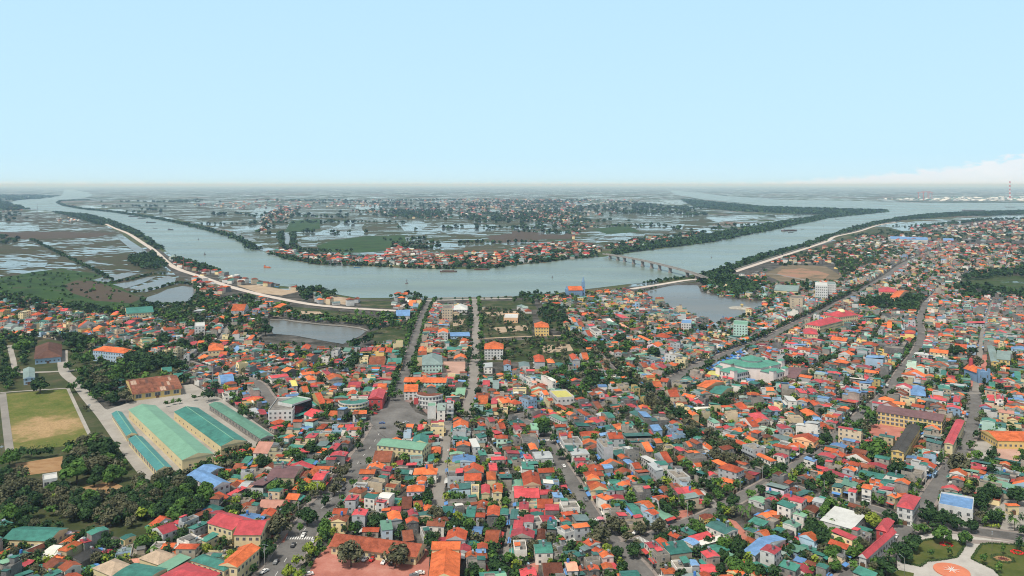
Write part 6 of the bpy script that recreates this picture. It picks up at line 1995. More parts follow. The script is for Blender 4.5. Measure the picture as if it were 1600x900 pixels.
TREES = []     # x, y, R, H, kind
HT = {
    (0, 675): "60 140 120 m;130 275 80 m;480 225 180 m;440 185 110 d;650 80 160 d;500 100 85 b;600 170 150 b;700 240 120 m;670 275 90 m;590 285 90 d;340 415 90 y;890 505 80 y;1290 385 130 m;580 630 130 d;650 655 110 d;510 640 90 d;890 680 110 m;1450 170 80 d;1560 380 80 d;440 730 90 p;500 705 80 p;380 745 80 p;240 775 80 d;30 885 80 d;120 120 70 d;180 125 70 d;240 120 70 d;300 115 70 d;1060 250 90 b;980 340 90 m;1100 380 100 d;1180 250 70 b;870 270 90 b;560 400 130 m;480 430 110 d;750 420 120 b;1010 470 130 d;1090 500 120 m;60 350 150 b;160 380 130 d;250 380 110 b;60 500 140 m;180 470 120 d;320 350 100 m;400 470 100 b;680 440 110 b;620 500 100 b;840 430 110 d;930 360 110 d;30 600 120 d;1130 450 110 m;760 250 90 m;540 180 70 d",
    (400, 675): "215 120 85 m;280 165 80 d;350 90 100 d;470 45 80 m;40 180 100 d;120 340 110 m;390 335 90 y;340 330 60 y;290 315 70 m;452 290 32 c;430 420 80 d;320 510 130 d;180 490 90 d;140 560 170 b;60 720 130 d;280 600 60 m;430 570 100 m;410 615 90 m;455 520 60 m;540 400 50 m;610 310 60 m;705 175 60 m;920 155 75 m;1140 150 65 d;750 540 110 d;1075 385 100 d;1125 490 110 b;1245 560 100 d;1335 570 90 m;595 735 175 b;870 745 170 b;1090 660 120 d;1520 820 150 d;1580 790 110 m;1350 850 110 d;335 720 95 y;385 670 50 y;260 800 75 y;205 855 90 y;540 240 90 b;490 340 90 b;510 290 80 b;640 80 60 d;1560 430 70 m;570 210 60 b;380 750 45 m;420 730 45 m;460 690 45 m;340 820 45 m;300 870 45 m;495 650 40 m",
    (800, 675): "260 30 70 d;310 130 70 d;240 110 40 m;295 295 75 m;185 345 60 d;270 355 60 m;330 370 60 d;430 340 40 d;665 275 70 p;755 410 65 p;500 570 90 d;545 630 150 b;620 560 130 b;800 590 90 b;920 575 120 b;700 565 80 b;1135 325 65 m;1380 410 90 d;1310 450 70 m;1330 490 75 y;1430 480 80 p;1490 470 80 p;1460 510 80 p;1160 585 90 m;940 655 90 d;760 720 100 d;1340 680 110 m;1410 690 110 d;1235 670 80 d;1490 635 50 m;1300 70 100 b;1270 140 110 b;1350 150 110 b;1540 195 100 d;1100 15 80 d;1200 265 60 d;30 860 110 d;1400 820 120 m;1480 840 110 m;1550 860 100 d;1310 850 80 d;40 640 60 y;300 670 80 m;230 655 50 d;960 440 90 d;1110 440 80 d;1260 50 90 b;80 800 80 d;1070 420 70 m;580 320 40 d",
    (1200, 675): "255 110 80 d;370 30 90 d;330 65 50 m;690 80 140 m;620 90 90 m;560 15 80 b;810 205 130 d;1200 180 150 b;1190 60 70 d;1410 135 80 d;1300 155 35 m;1395 240 80 d;1540 205 70 d;1590 235 50 m;1390 360 130 d;1340 400 120 d;1560 380 120 d;1020 510 130 d;1100 520 110 d;1180 545 110 d;1270 570 90 d;920 600 70 m;975 600 70 m;1095 625 120 m;1235 650 95 m;905 675 120 d;835 730 130 d;745 820 130 d;680 885 100 d;1570 690 75 d;600 500 120 b;650 535 110 y;760 520 110 d;820 560 50 m;420 565 80 m;390 445 110 m;485 475 55 m;270 320 90 d;360 380 70 d;380 285 110 d;280 570 110 d;340 640 140 d;500 640 100 m;540 710 110 m;450 690 110 m;410 740 110 m;250 600 90 d;330 590 90 m;130 720 80 d;540 830 70 m;45 245 90 m;155 295 60 m;20 275 60 m;1540 560 80 p;1590 610 70 d;1360 550 50 p;1130 740 50 p;1020 755 45 p;1350 785 60 p;1440 835 55 p;1470 720 45 p;1370 525 40 c;1400 520 40 c;1435 525 40 c;1520 530 40 c;1585 535 40 c;1590 120 60 m;960 520 60 d;110 640 60 m",
    (0, 450): "140 350 100 m;250 590 110 d;220 285 60 d;450 330 110 d;480 300 110 d;870 430 130 d;930 450 120 d;820 420 110 d;640 580 120 b;740 510 90 m;840 520 80 d;620 620 90 d;700 680 90 d;600 670 70 d;560 600 90 d;500 580 80 d;580 665 50 m;650 660 60 m;790 660 95 b;1100 460 100 d;1060 440 90 d;1490 580 60 d;1525 620 60 d;1520 770 80 d;1340 610 70 d;1310 660 80 d;450 610 70 m;640 460 60 d;540 440 80 m;430 480 70 d;1140 340 90 d;1120 560 70 d;240 120 50 d;1290 380 50 d;1040 720 35 m;1085 705 35 m;1120 700 35 m;1210 680 35 m;1265 660 30 m;1420 505 60 d",
    (400, 450): "530 490 70 d;620 430 100 d;580 470 80 d;680 420 80 d;860 670 60 m;900 650 45 m;850 600 60 d;870 560 60 d;450 750 70 d;290 680 90 d;1180 640 110 d;1010 600 60 m;900 860 80 b;1190 500 40 m;970 480 60 d;990 440 50 d;1400 490 60 d;1370 430 60 d;1390 360 50 d;60 250 90 d;50 210 60 d;640 340 80 d;700 310 80 d;740 240 80 d;600 340 60 d;1560 560 70 m;1390 640 60 d;340 690 60 d;210 640 40 d;1420 780 40 d;1300 820 60 d;1360 830 50 m",
    (800, 450): "190 830 110 m;200 870 90 d;90 770 40 m;320 530 70 m;370 540 90 d;260 520 60 m;500 460 60 m;440 470 50 d;480 560 70 d;840 620 80 d;430 690 90 d;480 640 60 d;740 350 70 m;880 390 90 d;700 340 60 d;670 300 90 d;1310 705 100 d;1280 700 60 d;910 720 90 b;960 760 60 m;1010 790 60 d;870 680 100 b;340 200 70 d;380 280 60 d;240 120 90 d;1190 250 60 d;1010 270 60 d;1090 830 70 b;1130 870 90 b;640 620 60 d;1540 740 80 m;1230 470 70 d",
    (1200, 450): "130 440 80 d;180 460 80 d;220 460 60 d;380 430 60 d;340 450 60 d;1160 380 90 d;1210 390 70 d;640 790 80 m;660 830 70 d;600 750 60 m;700 650 50 d;1000 650 50 m;1000 600 60 d;540 560 60 d;780 650 60 d;830 570 60 d;1390 500 60 d;1300 450 90 b;1350 640 60 d;1470 650 50 d;1590 640 60 d;540 860 60 m;500 830 60 m;470 860 60 m;1280 390 60 d;820 460 40 d;620 870 80 b;1340 810 90 b;1510 870 60 m;1440 870 60 m;90 790 50 m;180 830 40 m",
}
for (ox, oy), txt in HT.items():
    for e in txt.split(';'):
        f = e.split()
        u, v, w = (int(q) for q in f[:3])
        k = f[3]
        px, py = ox + u / 4, oy + v / 4
        p = P(px, py, 4)
        R = w / 8 * p.y / FOC
        H = {'c': 3.2 * R * 1.6, 'p': max(6, 2.4 * R)}.get(k, max(3.2, min(15, 1.75 * R + 1.5)))
        p = P(px, py, H * .62)
        TREES.append((p.x, p.y, R, H, k))
        occupy(p.x, p.y, R, R, 0, 4)


def forest(px, spacing, kinds, rad=(2.6, 5.2), avoid=True):
    pts = [P(*q) for q in px]
    xs, ys = [p.x for p in pts], [p.y for p in pts]
    n = int((max(xs) - min(xs)) * (max(ys) - min(ys)) / spacing ** 2)
    for _ in range(n):
        x, y = rng.uniform(min(xs), max(xs)), rng.uniform(min(ys), max(ys))
        if not inside((x, y), pts):
            continue
        if avoid and on_any_lane(x, y, 3.5):
            continue
        c = cell(x, y)
        if c in (2, 4) or (c == 4 and rng.random() < .7):
            continue
        R = rng.uniform(*rad)
        TREES.append((x, y, R, R * rng.uniform(1.5, 2.1) + 1, rng.choice(kinds)))


def on_any_lane(x, y, m):
    p = Vector((x, y, 0))
    for r in ROADS:
        pts = r['pts']
        for i in range(0, len(pts) - 1):
            a = pts[i]
            if abs(a.x - x) + abs(a.y - y) > 60:
                continue
            d = pts[i + 1] - a
            t = max(0, min(1, (p - a).dot(d) / max(1e-6, d.length_squared)))
            if (p - a - d * t).length < r['w'] / 2 + m:
                return True
    return False


forest([(0, 748), (60, 757), (100, 767), (125, 762), (140, 780), (190, 766), (240, 750), (285, 748), (330, 775), (300, 800), (240, 815), (210, 835), (150, 822), (110, 815), (60, 812), (0, 825)], 5.6, 'ddddbbbbm')
forest([(100, 708), (150, 692), (176, 700), (205, 735), (150, 750), (110, 738)], 6, 'dbbm')
forest([(120, 585), (172, 573), (262, 566), (262, 578), (205, 592), (172, 606), (152, 628), (138, 612)], 6, 'ddbm')
forest([(0, 530), (55, 530), (52, 545), (15, 612), (0, 612)], 6, 'dmd', (2, 4))
forest([(105, 536), (150, 530), (152, 560), (170, 568), (108, 576)], 6.5, 'dm', (2, 4))
forest([(203, 540), (260, 528), (280, 565), (240, 572), (205, 562)], 5.5, 'dd')
forest([(110, 612), (128, 614), (160, 665), (182, 700), (148, 690)], 8, 'dbm', (1.5, 3))
forest([(1335, 470), (1440, 465), (1440, 492), (1350, 482)], 7, 'dd', (3, 5))
forest([(1490, 425), (1640, 425), (1640, 436), (1560, 434), (1510, 440)], 11, 'd', (3.5, 6), False)
forest([(1490, 445), (1640, 462), (1640, 472), (1500, 468)], 11, 'd', (3.5, 6), False)
forest([(1440, 806), (1470, 790), (1560, 800), (1560, 818), (1500, 816)], 5, 'dd', (2, 3.6))
forest([(1240, 815), (1290, 808), (1340, 835), (1330, 858), (1290, 862), (1245, 850)], 5, 'ddm', (2, 3.6))
forest([(225, 478), (260, 478), (300, 475), (305, 498), (260, 500), (200, 494)], 7, 'dd', (2.5, 4.5))
forest([(300, 440), (335, 452), (340, 470), (312, 472)], 9, 'd', (3, 5))
forest([(200, 405), (245, 395), (262, 412), (260, 420), (230, 425), (205, 415)], 11, 'd', (4, 7))
forest([(265, 405), (290, 410), (322, 422), (312, 428), (285, 418)], 9, 'd', (3, 6))
forest([(455, 455), (500, 453), (525, 460), (515, 472), (475, 472)], 10, 'd', (3, 6))
forest([(605, 465), (640, 458), (662, 466), (655, 474), (620, 476)], 10, 'd', (3, 5))
forest([(540, 482), (600, 488), (650, 505), (645, 520), (600, 512), (560, 500)], 10, 'dm', (2, 4), False)
forest([(752, 536), (830, 530), (905, 528), (912, 555), (880, 566), (800, 566), (752, 566)], 8, 'dmb', (1.3, 3.2), False)
forest([(752, 484), (800, 484), (832, 492), (832, 524), (760, 530)], 9, 'db', (1.2, 2.8), False)
forest([(840, 490), (870, 476), (890, 492), (880, 515), (850, 518)], 9, 'd', (2, 4), False)
forest([(704, 492), (734, 492), (732, 528), (708, 548)], 11, 'db', (1.5, 3), False)
forest([(800, 462), (870, 459), (880, 466), (840, 480), (800, 474)], 12, 'd', (2.5, 4.5))
forest([(440, 482), (530, 490), (590, 500), (580, 506), (500, 500), (440, 490)], 15, 'db', (1.3, 2.6), False)
forest([(0, 462), (60, 474), (130, 482), (220, 486), (215, 492), (120, 490), (40, 482), (0, 476)], 10, 'd', (3, 5))
# rows along the streets
def row(r, off, step, kinds, R=(1.8, 3.2), ymax=1400, p=.85):
    pts = r
    acc = 0
    L_ = 0
    for i in range(len(pts) - 1):
        d = pts[i + 1] - pts[i]
        ln = d.length
        d /= ln
        n = Vector((-d.y, d.x, 0))
        while acc < L_ + ln:
            if rng.random() < p:
                q = pts[i] + d * (acc - L_) + n * off
                if q.y < ymax and cell(q.x, q.y) != 2 and not inside(q, PLAZA_W):
                    rr = rng.uniform(*R)
                    TREES.append((q.x, q.y, rr, rr * 1.7 + 1.6, rng.choice(kinds)))
            acc += step
        L_ += ln
for o_ in (-7, 7):
    row(R2, o_, 8, 'ddm', (2.6, 4.2))
    row(R2b, o_ * .9, 13, 'ddm', (2.4, 4.5), p=.7)
    row(R7, o_ * 1.35, 9, 'ddb', (2.4, 4))
    row(R8, o_ * .8, 6, 'bbdd', (2.8, 4.8))
    row(R29, o_ * .55, 8, 'bdd', (2.2, 3.6), p=.75)
    row(R30, o_ * .5, 9, 'bd', (2, 3.4), p=.6)
    row(R5, o_ * .85, 13, 'dbm', (1.8, 3.2), p=.55)
    row(R9, o_ * .85, 14, 'dbm', (1.8, 3.4), p=.5)
    row(R6, -o_ * .85, 13, 'dbm', (1.8, 3.2), p=.6)
    row(R5b, o_ * .8, 10, 'dbm', (1.8, 3.2), p=.6)
row(R1, 9, 11, 'bbd', (2, 3.4), p=.5)
row(R6, 6.5, 16, 'dmb', (1.8, 3), p=.6)
row(R3, 6.5, 12, 'db', (2, 3.5), p=.6)
row(R25, 6, 12, 'd', (1.5, 2.4))
row(R24, -7, 11, 'd', (1.6, 2.8))
row(R14b, 7, 14, 'd', (3, 5), p=.7)
row(R29, 4, 11, 'db', (2, 3.4), p=.6)
# yards and gaps
for _ in range(110000):
    y = 318 + 1800 * rng.random() ** 1.4
    x = rng.uniform(-.70, .70) * y
    z = cell(x, y, ZONE)
    if z not in (1, 2, 3):
        continue
    if rng.random() > (.62, .95, .6)[z - 1]:
        continue
    R = rng.uniform(1.3, 3.4) if z == 1 else rng.uniform(2.2, 5)
    if occupied(x, y, R * 1.4, R * 1.4, 0) > .18:
        continue
    TREES.append((x, y, R, R * rng.uniform(1.5, 2.2) + 1, rng.choice('dddmmbbdpy' if z == 1 else 'ddddmmb')))
    occupy(x, y, R * 1.2, R * 1.2, 0, 4)


def tsize(t):
    px, py = pix((t[0], t[1], t[3] * .5))
    s = FOC / t[1]
    return (t[2] * s) * (t[3] * s) * (1 if -5 < px < 1605 and py < 895 else .02)


TREES = [t for t in TREES if t[1] < 1000 or t[1] > 2300 or not verge(t[0], t[1])]
TREES.sort(key=tsize, reverse=True)
KINDN = {'d': 'broadleaf_tree', 'm': 'broadleaf_tree', 'y': 'broadleaf_tree', 'b': 'broadleaf_tree', 'p': 'palm_tree', 'c': 'cypress_tree'}
TREE_OBJS = []
for i, (x, y, R, H, k) in enumerate(TREES[:300]):
    cm_, tm_ = VAR[k][i % len(VAR[k])]
    t = empty(KINDN[k], (x, y, 0), rng.uniform(0, 2 * PI))
    for nm, me in (('crown', cm_), ('trunk', tm_)):
        o = bpy.data.objects.new(nm, me)
        COL.objects.link(o)
        o.parent = t
        o.scale = (R, R, H)
    TREE_OBJS.append((t, dict(x=x, y=y, R=R, H=H, k=k)))


def leaf_mass(name, items, per, seed, flat=.5, low=.25):
    """many far crowns in one mesh: sprays of leaf quads, a few tones"""
    rg = np.random.default_rng(seed)
    n = len(items)
    A = np.array([(x, y, R, H) for x, y, R, H, k in items], float)
    kk = {'d': 0, 'm': 3, 'y': 6, 'b': 9, 'p': 3, 'c': 0}
    K = np.array([kk[it[4]] for it in items])
    A = np.repeat(A, per, 0)
    K = np.repeat(K, per)
    m = len(A)
    d = rg.normal(size=(m, 3))
    d[:, 2] += .35
    d /= np.linalg.norm(d, axis=1)[:, None]
    q = rg.uniform(.55, 1.05, (m, 1))
    # clumped: snap directions towards a few lobes per tree
    tid = np.repeat(np.arange(n), per)
    lob = rg.normal(size=(n, 5, 3))
    lob /= np.linalg.norm(lob, axis=2)[:, :, None]
    pick = rg.integers(0, 5, m)
    d2 = lob[tid, pick] * .55 + d * .62
    d2[:, 2] = np.maximum(d2[:, 2], -.55)
    c = np.empty((m, 3))
    c[:, 0] = A[:, 0] + d2[:, 0] * A[:, 2] * q[:, 0]
    c[:, 1] = A[:, 1] + d2[:, 1] * A[:, 2] * q[:, 0]
    c[:, 2] = A[:, 3] * (low + .36) + d2[:, 2] * A[:, 3] * (.5 - low / 2) * q[:, 0]
    nrm = d + rg.normal(scale=.5, size=(m, 3)) + np.array([0, 0, .4])
    nrm /= np.linalg.norm(nrm, axis=1)[:, None]
    t = rg.normal(size=(m, 3))
    u = np.cross(nrm, t)
    u /= np.linalg.norm(u, axis=1)[:, None]
    w = np.cross(nrm, u)
    s = (A[:, 2] * 1.45 / math.sqrt(per / 3.2) * rg.uniform(.6, 1.2, m))[:, None]
    V = np.stack([c + u * s, c + w * s * .8, c - u * s, c - w * s * .8], 1).reshape(-1, 3)
    tone = np.clip((rg.random(n)[tid] * 1.3 + rg.random(m) * 1.7).astype(int), 0, 2)
    me = bpy.data.meshes.new(name)
    me.vertices.add(len(V))
    me.vertices.foreach_set('co', V.astype(np.float32).ravel())
    me.loops.add(len(V))
    me.loops.foreach_set('vertex_index', np.arange(len(V), dtype=np.int32))
    me.polygons.add(m)
    me.polygons.foreach_set('loop_start', np.arange(0, 4 * m, 4, dtype=np.int32))
    for key in 'dmyb':
        for q_ in LEAF[key]:
            me.materials.append(q_)
    me.polygons.foreach_set('material_index', (K + tone).astype(np.int32))
    me.update(calc_edges=True)
    me.validate()
    o = bpy.data.objects.new(name, me)
    COL.objects.link(o)
    o['kind'] = 'stuff'
    return o


rest = TREES[300:]
print('trees', len(TREES))
leaf_mass('town_trees', [t for t in rest if t[1] < 800], 90, 5)
bpy.data.objects['town_trees']
far_items = [t for t in rest if t[1] >= 800]


def scatter(px, n, R, kinds='d', hk=(1.0, 1.5), clump=0):
    pts = [P(*q) for q in px]
    xs, ys = [p.x for p in pts], [p.y for p in pts]
    out = []
    tries = 0
    while len(out) < n and tries < n * 40:
        tries += 1
        x, y = rng.uniform(min(xs), max(xs)), rng.uniform(min(ys), max(ys))
        if inside((x, y), pts):
            r_ = rng.uniform(*R)
            for _ in range(1 + clump):
                q = rng.uniform(0, 2 * PI)
                w_ = rng.uniform(0, 1.6) * r_ * (clump > 0) * 1.5
                out.append((x + math.cos(q) * w_, y + math.sin(q) * w_, r_, r_ * rng.uniform(*hk), rng.choice(kinds)))
    return out


def line_trees(px, step, R, jit, kinds='d', p=.9):
    pts = [P(*q) for q in px]
    out = []
    for i in range(len(pts) - 1):
        d = pts[i + 1] - pts[i]
        n = int(d.length / step) + 1
        for j in range(n):
            if rng.random() < p:
                q = pts[i] + d * (j / n)
                r_ = rng.uniform(*R)
                out.append((q.x + rng.gauss(0, jit), q.y + rng.gauss(0, jit), r_, r_ * rng.uniform(1.1, 1.6), rng.choice(kinds)))
    return out


mang = []
mang += scatter([(1085, 433), (1130, 419), (1180, 402), (1250, 384), (1300, 366), (1350, 351), (1400, 341), (1450, 335), (1500, 332), (1640, 328), (1640, 334), (1500, 338), (1420, 343), (1390, 347), (1350, 357), (1300, 371), (1290, 376), (1250, 390),
                 (1200, 404), (1150, 421), (1142, 432), (1190, 440), (1197, 453), (1160, 463), (1120, 455), (1100, 446)], 2600, (5, 9), 'd', (.9, 1.2))
mang += scatter([(1092, 434), (1140, 432), (1190, 440), (1197, 453), (1160, 463), (1120, 456), (1100, 446)], 420, (4, 7), 'd', (.9, 1.3))
mang += scatter([(1066, 312), (1110, 316), (1190, 324), (1300, 327.5), (1386, 329.5), (1386, 331), (1360, 333), (1300, 335), (1240, 334), (1150, 330), (1090, 324)], 2200, (14, 24), 'd', (.45, .6))
mang += scatter([(1386, 331), (1360, 334), (1300, 340), (1250, 350), (1200, 361), (1120, 377), (1050, 386.5), (980, 395), (955, 400), (960, 394), (1050, 378), (1150, 360), (1230, 346), (1290, 337), (1350, 332)], 1500, (7, 12), 'd', (.8, 1.1))
mang += line_trees([(400, 391), (370, 373), (350, 367), (330, 361), (290, 351), (240, 341), (180, 332), (130, 327), (102, 322), (90, 317), (94, 314), (140, 312)], 9, (6, 10), 5)
mang += line_trees([(425, 397), (450, 405), (500, 414), (590, 416), (640, 419), (700, 420), (760, 420), (800, 414), (850, 410), (890, 404), (940, 401)], 9, (4, 7), 6, 'd', .7)
mang += scatter([(430, 398), (480, 408), (500, 413), (450, 404)], 60, (4, 7))
mang += scatter([(630, 410), (650, 408), (690, 412), (680, 419), (640, 417)], 50, (4, 7))
mang += scatter([(820, 405), (870, 400), (890, 404), (850, 410)], 60, (4, 7))
mang += scatter([(0, 314), (14, 316.5), (28, 322), (44, 327), (20, 329), (0, 328), (-60, 328), (-60, 314)], 500, (12, 22), 'd', (.5, .7))
mang += scatter([(95, 306.5), (60, 311), (30, 313.5), (0, 313), (-80, 311), (-80, 304), (60, 305)], 500, (16, 30), 'd', (.4, .55))
mang += scatter([(82, 331), (140, 336), (176, 346), (202, 356), (217, 363), (242, 381), (256, 390), (240, 390), (200, 362), (180, 355), (150, 350), (120, 341)], 900, (5, 9), 'd', (1, 1.4))
mang += line_trees([(438, 363), (439, 378), (446, 388), (465, 395), (500, 398), (550, 400)], 7, (4, 7), 4)
mang += line_trees([(459, 364), (457, 384), (468, 390), (505, 393), (550, 393)], 7, (4, 7), 4)
mang += line_trees([(275, 405), (300, 413), (325, 421), (345, 427)], 7, (4, 7), 5)
mang += line_trees([(1010, 443), (1050, 437), (1066, 434)], 6, (3, 5), 4)
leaf_mass('mangrove_belt', [t for t in mang if not any(abs(p.x - t[0]) < 9 and abs(p.y - t[1]) < 9 for r in ROADS if r['name'] == 'embankment_road' for p in r['pts'])], 24, 8, low=.1)

RIV = [P(*q) for q in river_px]
LAKES = [[P(*p) for p in q] for q in pond_px.values()]


def dry(items):
    emb = [p for r in ROADS if r['name'] == 'embankment_road' for p in r['pts']]
    return [t for t in items if not any(abs(p.x - t[0]) < 11 and abs(p.y - t[1]) < 11 for p in emb) and not inside(t, RIV) and not (1000 < t[1] < 2300 and verge(t[0], t[1])) and not any(inside(t, q) for q in LAKES)]


woods = far_items
# dikes, hedgerows and groves of the far shore
woods = [t for t in woods]
leaf_mass('suburb_trees', dry(woods), 34, 9)
woods = []
for _ in range(24):
    x0, y0 = rng.uniform(150, 1150), rng.uniform(312, 392)
    if y0 > 300 + 40 + (x0 - 150) * .12 and x0 < 450:
        continue
    ln_ = rng.uniform(30, 130)
    woods += line_trees([(x0, y0), (x0 + ln_, y0 + rng.uniform(-3, 3))], 16 * (400 - y0) / 60 + 8, (5, 9) if y0 > 340 else (9, 16), 6)
north = [(170, 330), (150, 316), (400, 312), (1000, 312), (1060, 322), (1100, 328), (1200, 338), (1120, 366), (980, 386), (930, 392), (800, 405), (640, 410), (520, 410), (430, 396), (400, 380), (340, 352), (260, 340)]
groves = []
for _ in range(45):
    c_ = scatter(north, 1, (6, 10))[0]
    sp = rng.uniform(20, 75) * (1 + c_[1] / 6000)
    for k in range(rng.randint(6, 22)):
        r_ = rng.uniform(5, 9) * (1 + c_[1] / 9000)
        groves.append((c_[0] + rng.gauss(0, sp * 1.7), c_[1] + rng.gauss(0, sp * .8), r_, r_ * 1.3, 'd'))
woods += [g_ for g_ in groves if g_[1] < 1240 * 174 / 16]
woods += scatter([(412, 395), (500, 402), (620, 402), (700, 404), (780, 398), (900, 378), (940, 390), (930, 402), (850, 409), (760, 419), (640, 418), (500, 413), (450, 402)], 900, (3.5, 6.5))
woods += scatter([(940, 386), (1010, 372), (1100, 362), (1110, 368), (1040, 384), (970, 396)], 220, (5, 8))
woods += scatter([(545, 330), (700, 322), (860, 318), (980, 326), (960, 336), (800, 342), (620, 342)], 240, (7, 12))
woods += scatter([(900, 372), (930, 345), (880, 334), (800, 330), (850, 362)], 170, (6, 10))
woods += scatter([(412, 364), (450, 345), (470, 325), (440, 322), (410, 340), (400, 362)], 110, (6, 10))
woods += scatter([(720, 335), (840, 333), (850, 347), (740, 350)], 140, (7, 12))
woods += scatter([(590, 330), (690, 328), (700, 344), (600, 340)], 160, (8, 13))
woods += scatter([(1000, 318), (1100, 326), (1080, 334), (960, 334)], 200, (8, 14))
woods += scatter([(-80, 330), (0, 332), (60, 334), (40, 346), (-80, 346)], 60, (8, 13))
woods += scatter([(-60, 366), (0, 368), (28, 372), (30, 382), (-60, 380)], 60, (6, 10))
woods += scatter([(1330, 366), (1420, 362), (1560, 352), (1700, 352), (1700, 420), (1560, 425), (1500, 395), (1420, 390), (1340, 380)], 460, (3.5, 6.5))
woods += scatter([(1200, 410), (1290, 386), (1340, 376), (1420, 390), (1350, 420), (1300, 414), (1220, 416)], 160, (3, 6))
woods += scatter([(-60, 440), (60, 426), (150, 430), (225, 468), (200, 482), (60, 470), (-60, 460)], 150, (1.5, 3.4), 'dm')
woods += scatter([(1200, 410), (1300, 380), (1400, 352), (1600, 348), (1640, 372), (1440, 374), (1340, 388)], 200, (3.5, 7))
woods += line_trees([(48, 374), (100, 400), (150, 424), (178, 440)], 9, (3, 5), 2)
woods += line_trees([(0, 447), (60, 440), (140, 428)], 14, (2, 4), 6, p=.5)
woods += line_trees([(222, 468), (260, 479), (300, 474), (310, 462)], 7, (3, 5), 4)
woods += line_trees([(210, 458), (250, 450), (280, 442), (300, 446)], 6, (2.5, 4), 2)
woods += line_trees([(170, 443), (205, 437), (235, 430), (262, 428)], 6, (2.5, 4), 2)
woods += line_trees([(1440, 355), (1540, 344), (1640, 342)], 14, (6, 10), 10)
leaf_mass('far_woods', dry(woods), 20, 11, low=.12)
# hedges round the garden lawns
HEDGE = [mat('hedge_leaf_0', (.03, .055, .015), .8, .3, 2), mat('hedge_leaf_1', (.05, .085, .02), .8, .3, 2)]
def hedge(px, w, h, label, close=True, jitter=.12, mats=HEDGE, name='hedge', cat='hedge', group=None, world=False):
    pts = [Vector((p[0], p[1], 0)) for p in px] if world else [P(*q) for q in px]
    r = random.Random(len(px) + int(pts[0].x))
    g = Geo()
    n = len(pts)
    for i in range(n if close else n - 1):
        a, b = pts[i], pts[(i + 1) % n]
        d = b - a
        k = max(1, int(d.length / .55))
        for j in range(k):
            p = a + d * ((j + .5) / k)
            for _ in range(7):
                c = p + Vector((r.uniform(-w, w) * .5, r.uniform(-w, w) * .5, r.uniform(.15, h)))
                u = Vector((r.gauss(0, 1), r.gauss(0, 1), r.gauss(0, .6))).normalized() * .36
                v_ = u.orthogonal().normalized() * .34
                g.poly([tuple(c + u), tuple(c + v_), tuple(c - u), tuple(c - v_)], r.choice(mats))
    o = g.build(name)
    tag(o, label, cat, group)
    return o
hedge(lawns[0], .9, .8, 'clipped low hedge edging the garden lawn by the road corner')
hedge(lawns[1], .9, .8, 'clipped low hedge edging the larger garden lawn with the brown flower star')
RED = [mat('red_flowers', (.62, .03, .02), .8, .2, 2), mat('red_flowers_dark', (.35, .03, .02), .8, .2, 2)]
for (px_, lb) in (((1478.5, 851.5), 'ring of red flowers on the garden lawn by the road corner'), ((1589.5, 864), 'ring of red flowers on the larger garden lawn')):
    c_ = P(*px_)
    hedge([(c_.x + 2.4 * math.cos(i * PI / 5), c_.y + 2.2 * math.sin(i * PI / 5)) for i in range(10)], 1.1, .6, lb, mats=RED, name='flower_bed', cat='flower bed', world=True)
c_ = P(1567, 874)
hedge([(c_.x + 4.6 * math.cos(i * PI / 6), c_.y + 3.8 * math.sin(i * PI / 6)) for i in range(12)], 1.6, .7, 'round green hedge ring about the brown flower bed of the larger lawn', world=True)
hedge([(c_.x + 1.3 * math.cos(i * PI / 5), c_.y + 1.0 * math.sin(i * PI / 5)) for i in range(10)], 2.2, .5, 'dark maroon flower bed inside the round hedge ring', mats=[mat('maroon_leaf', (.12, .03, .03), .8, .2, 2)], name='flower_bed', cat='flower bed', world=True)
sheet('dug_plot', [(c_.x + 4.0 * math.cos(i * PI / 8), c_.y + 3.2 * math.sin(i * PI / 8)) for i in range(16)], .22, MATS['dug_soil'], world=True)
c_ = P(1548, 822)
hedge([(c_.x - 3, c_.y), (c_.x + 3, c_.y)], 3.2, .7, 'yellow shrub bed beside the temple court path', close=False, mats=LEAF['y'], name='shrub_bed', cat='shrub bed', world=True)
hedge([(502, 848), (486, 872), (470, 892), (462, 905)], 1.4, 1.2, 'row of shrubs between the main street and the red paved courtyard', close=False)
hedge([(30, 709), (52, 706), (84, 703)], 3.5, 4.0, 'tall dense hedge below the sports ground', close=False, mats=LEAF['d'])
hedge([(258, 632), (272, 629), (284, 626)], 1.0, .7, 'planted strip with shrubs in the middle of the depot yard', close=False)
hedge([(302, 622), (312, 620), (322, 617)], 1.0, .7, 'planted strip nearer the street in the depot yard', close=False)
c_ = P(603, 652)
hedge([(c_.x, c_.y - 4), (c_.x, c_.y + 4)], 2.4, .9, 'small planted traffic island in the plaza', close=False, mats=[HEDGE[1], LEAF['y'][1]])

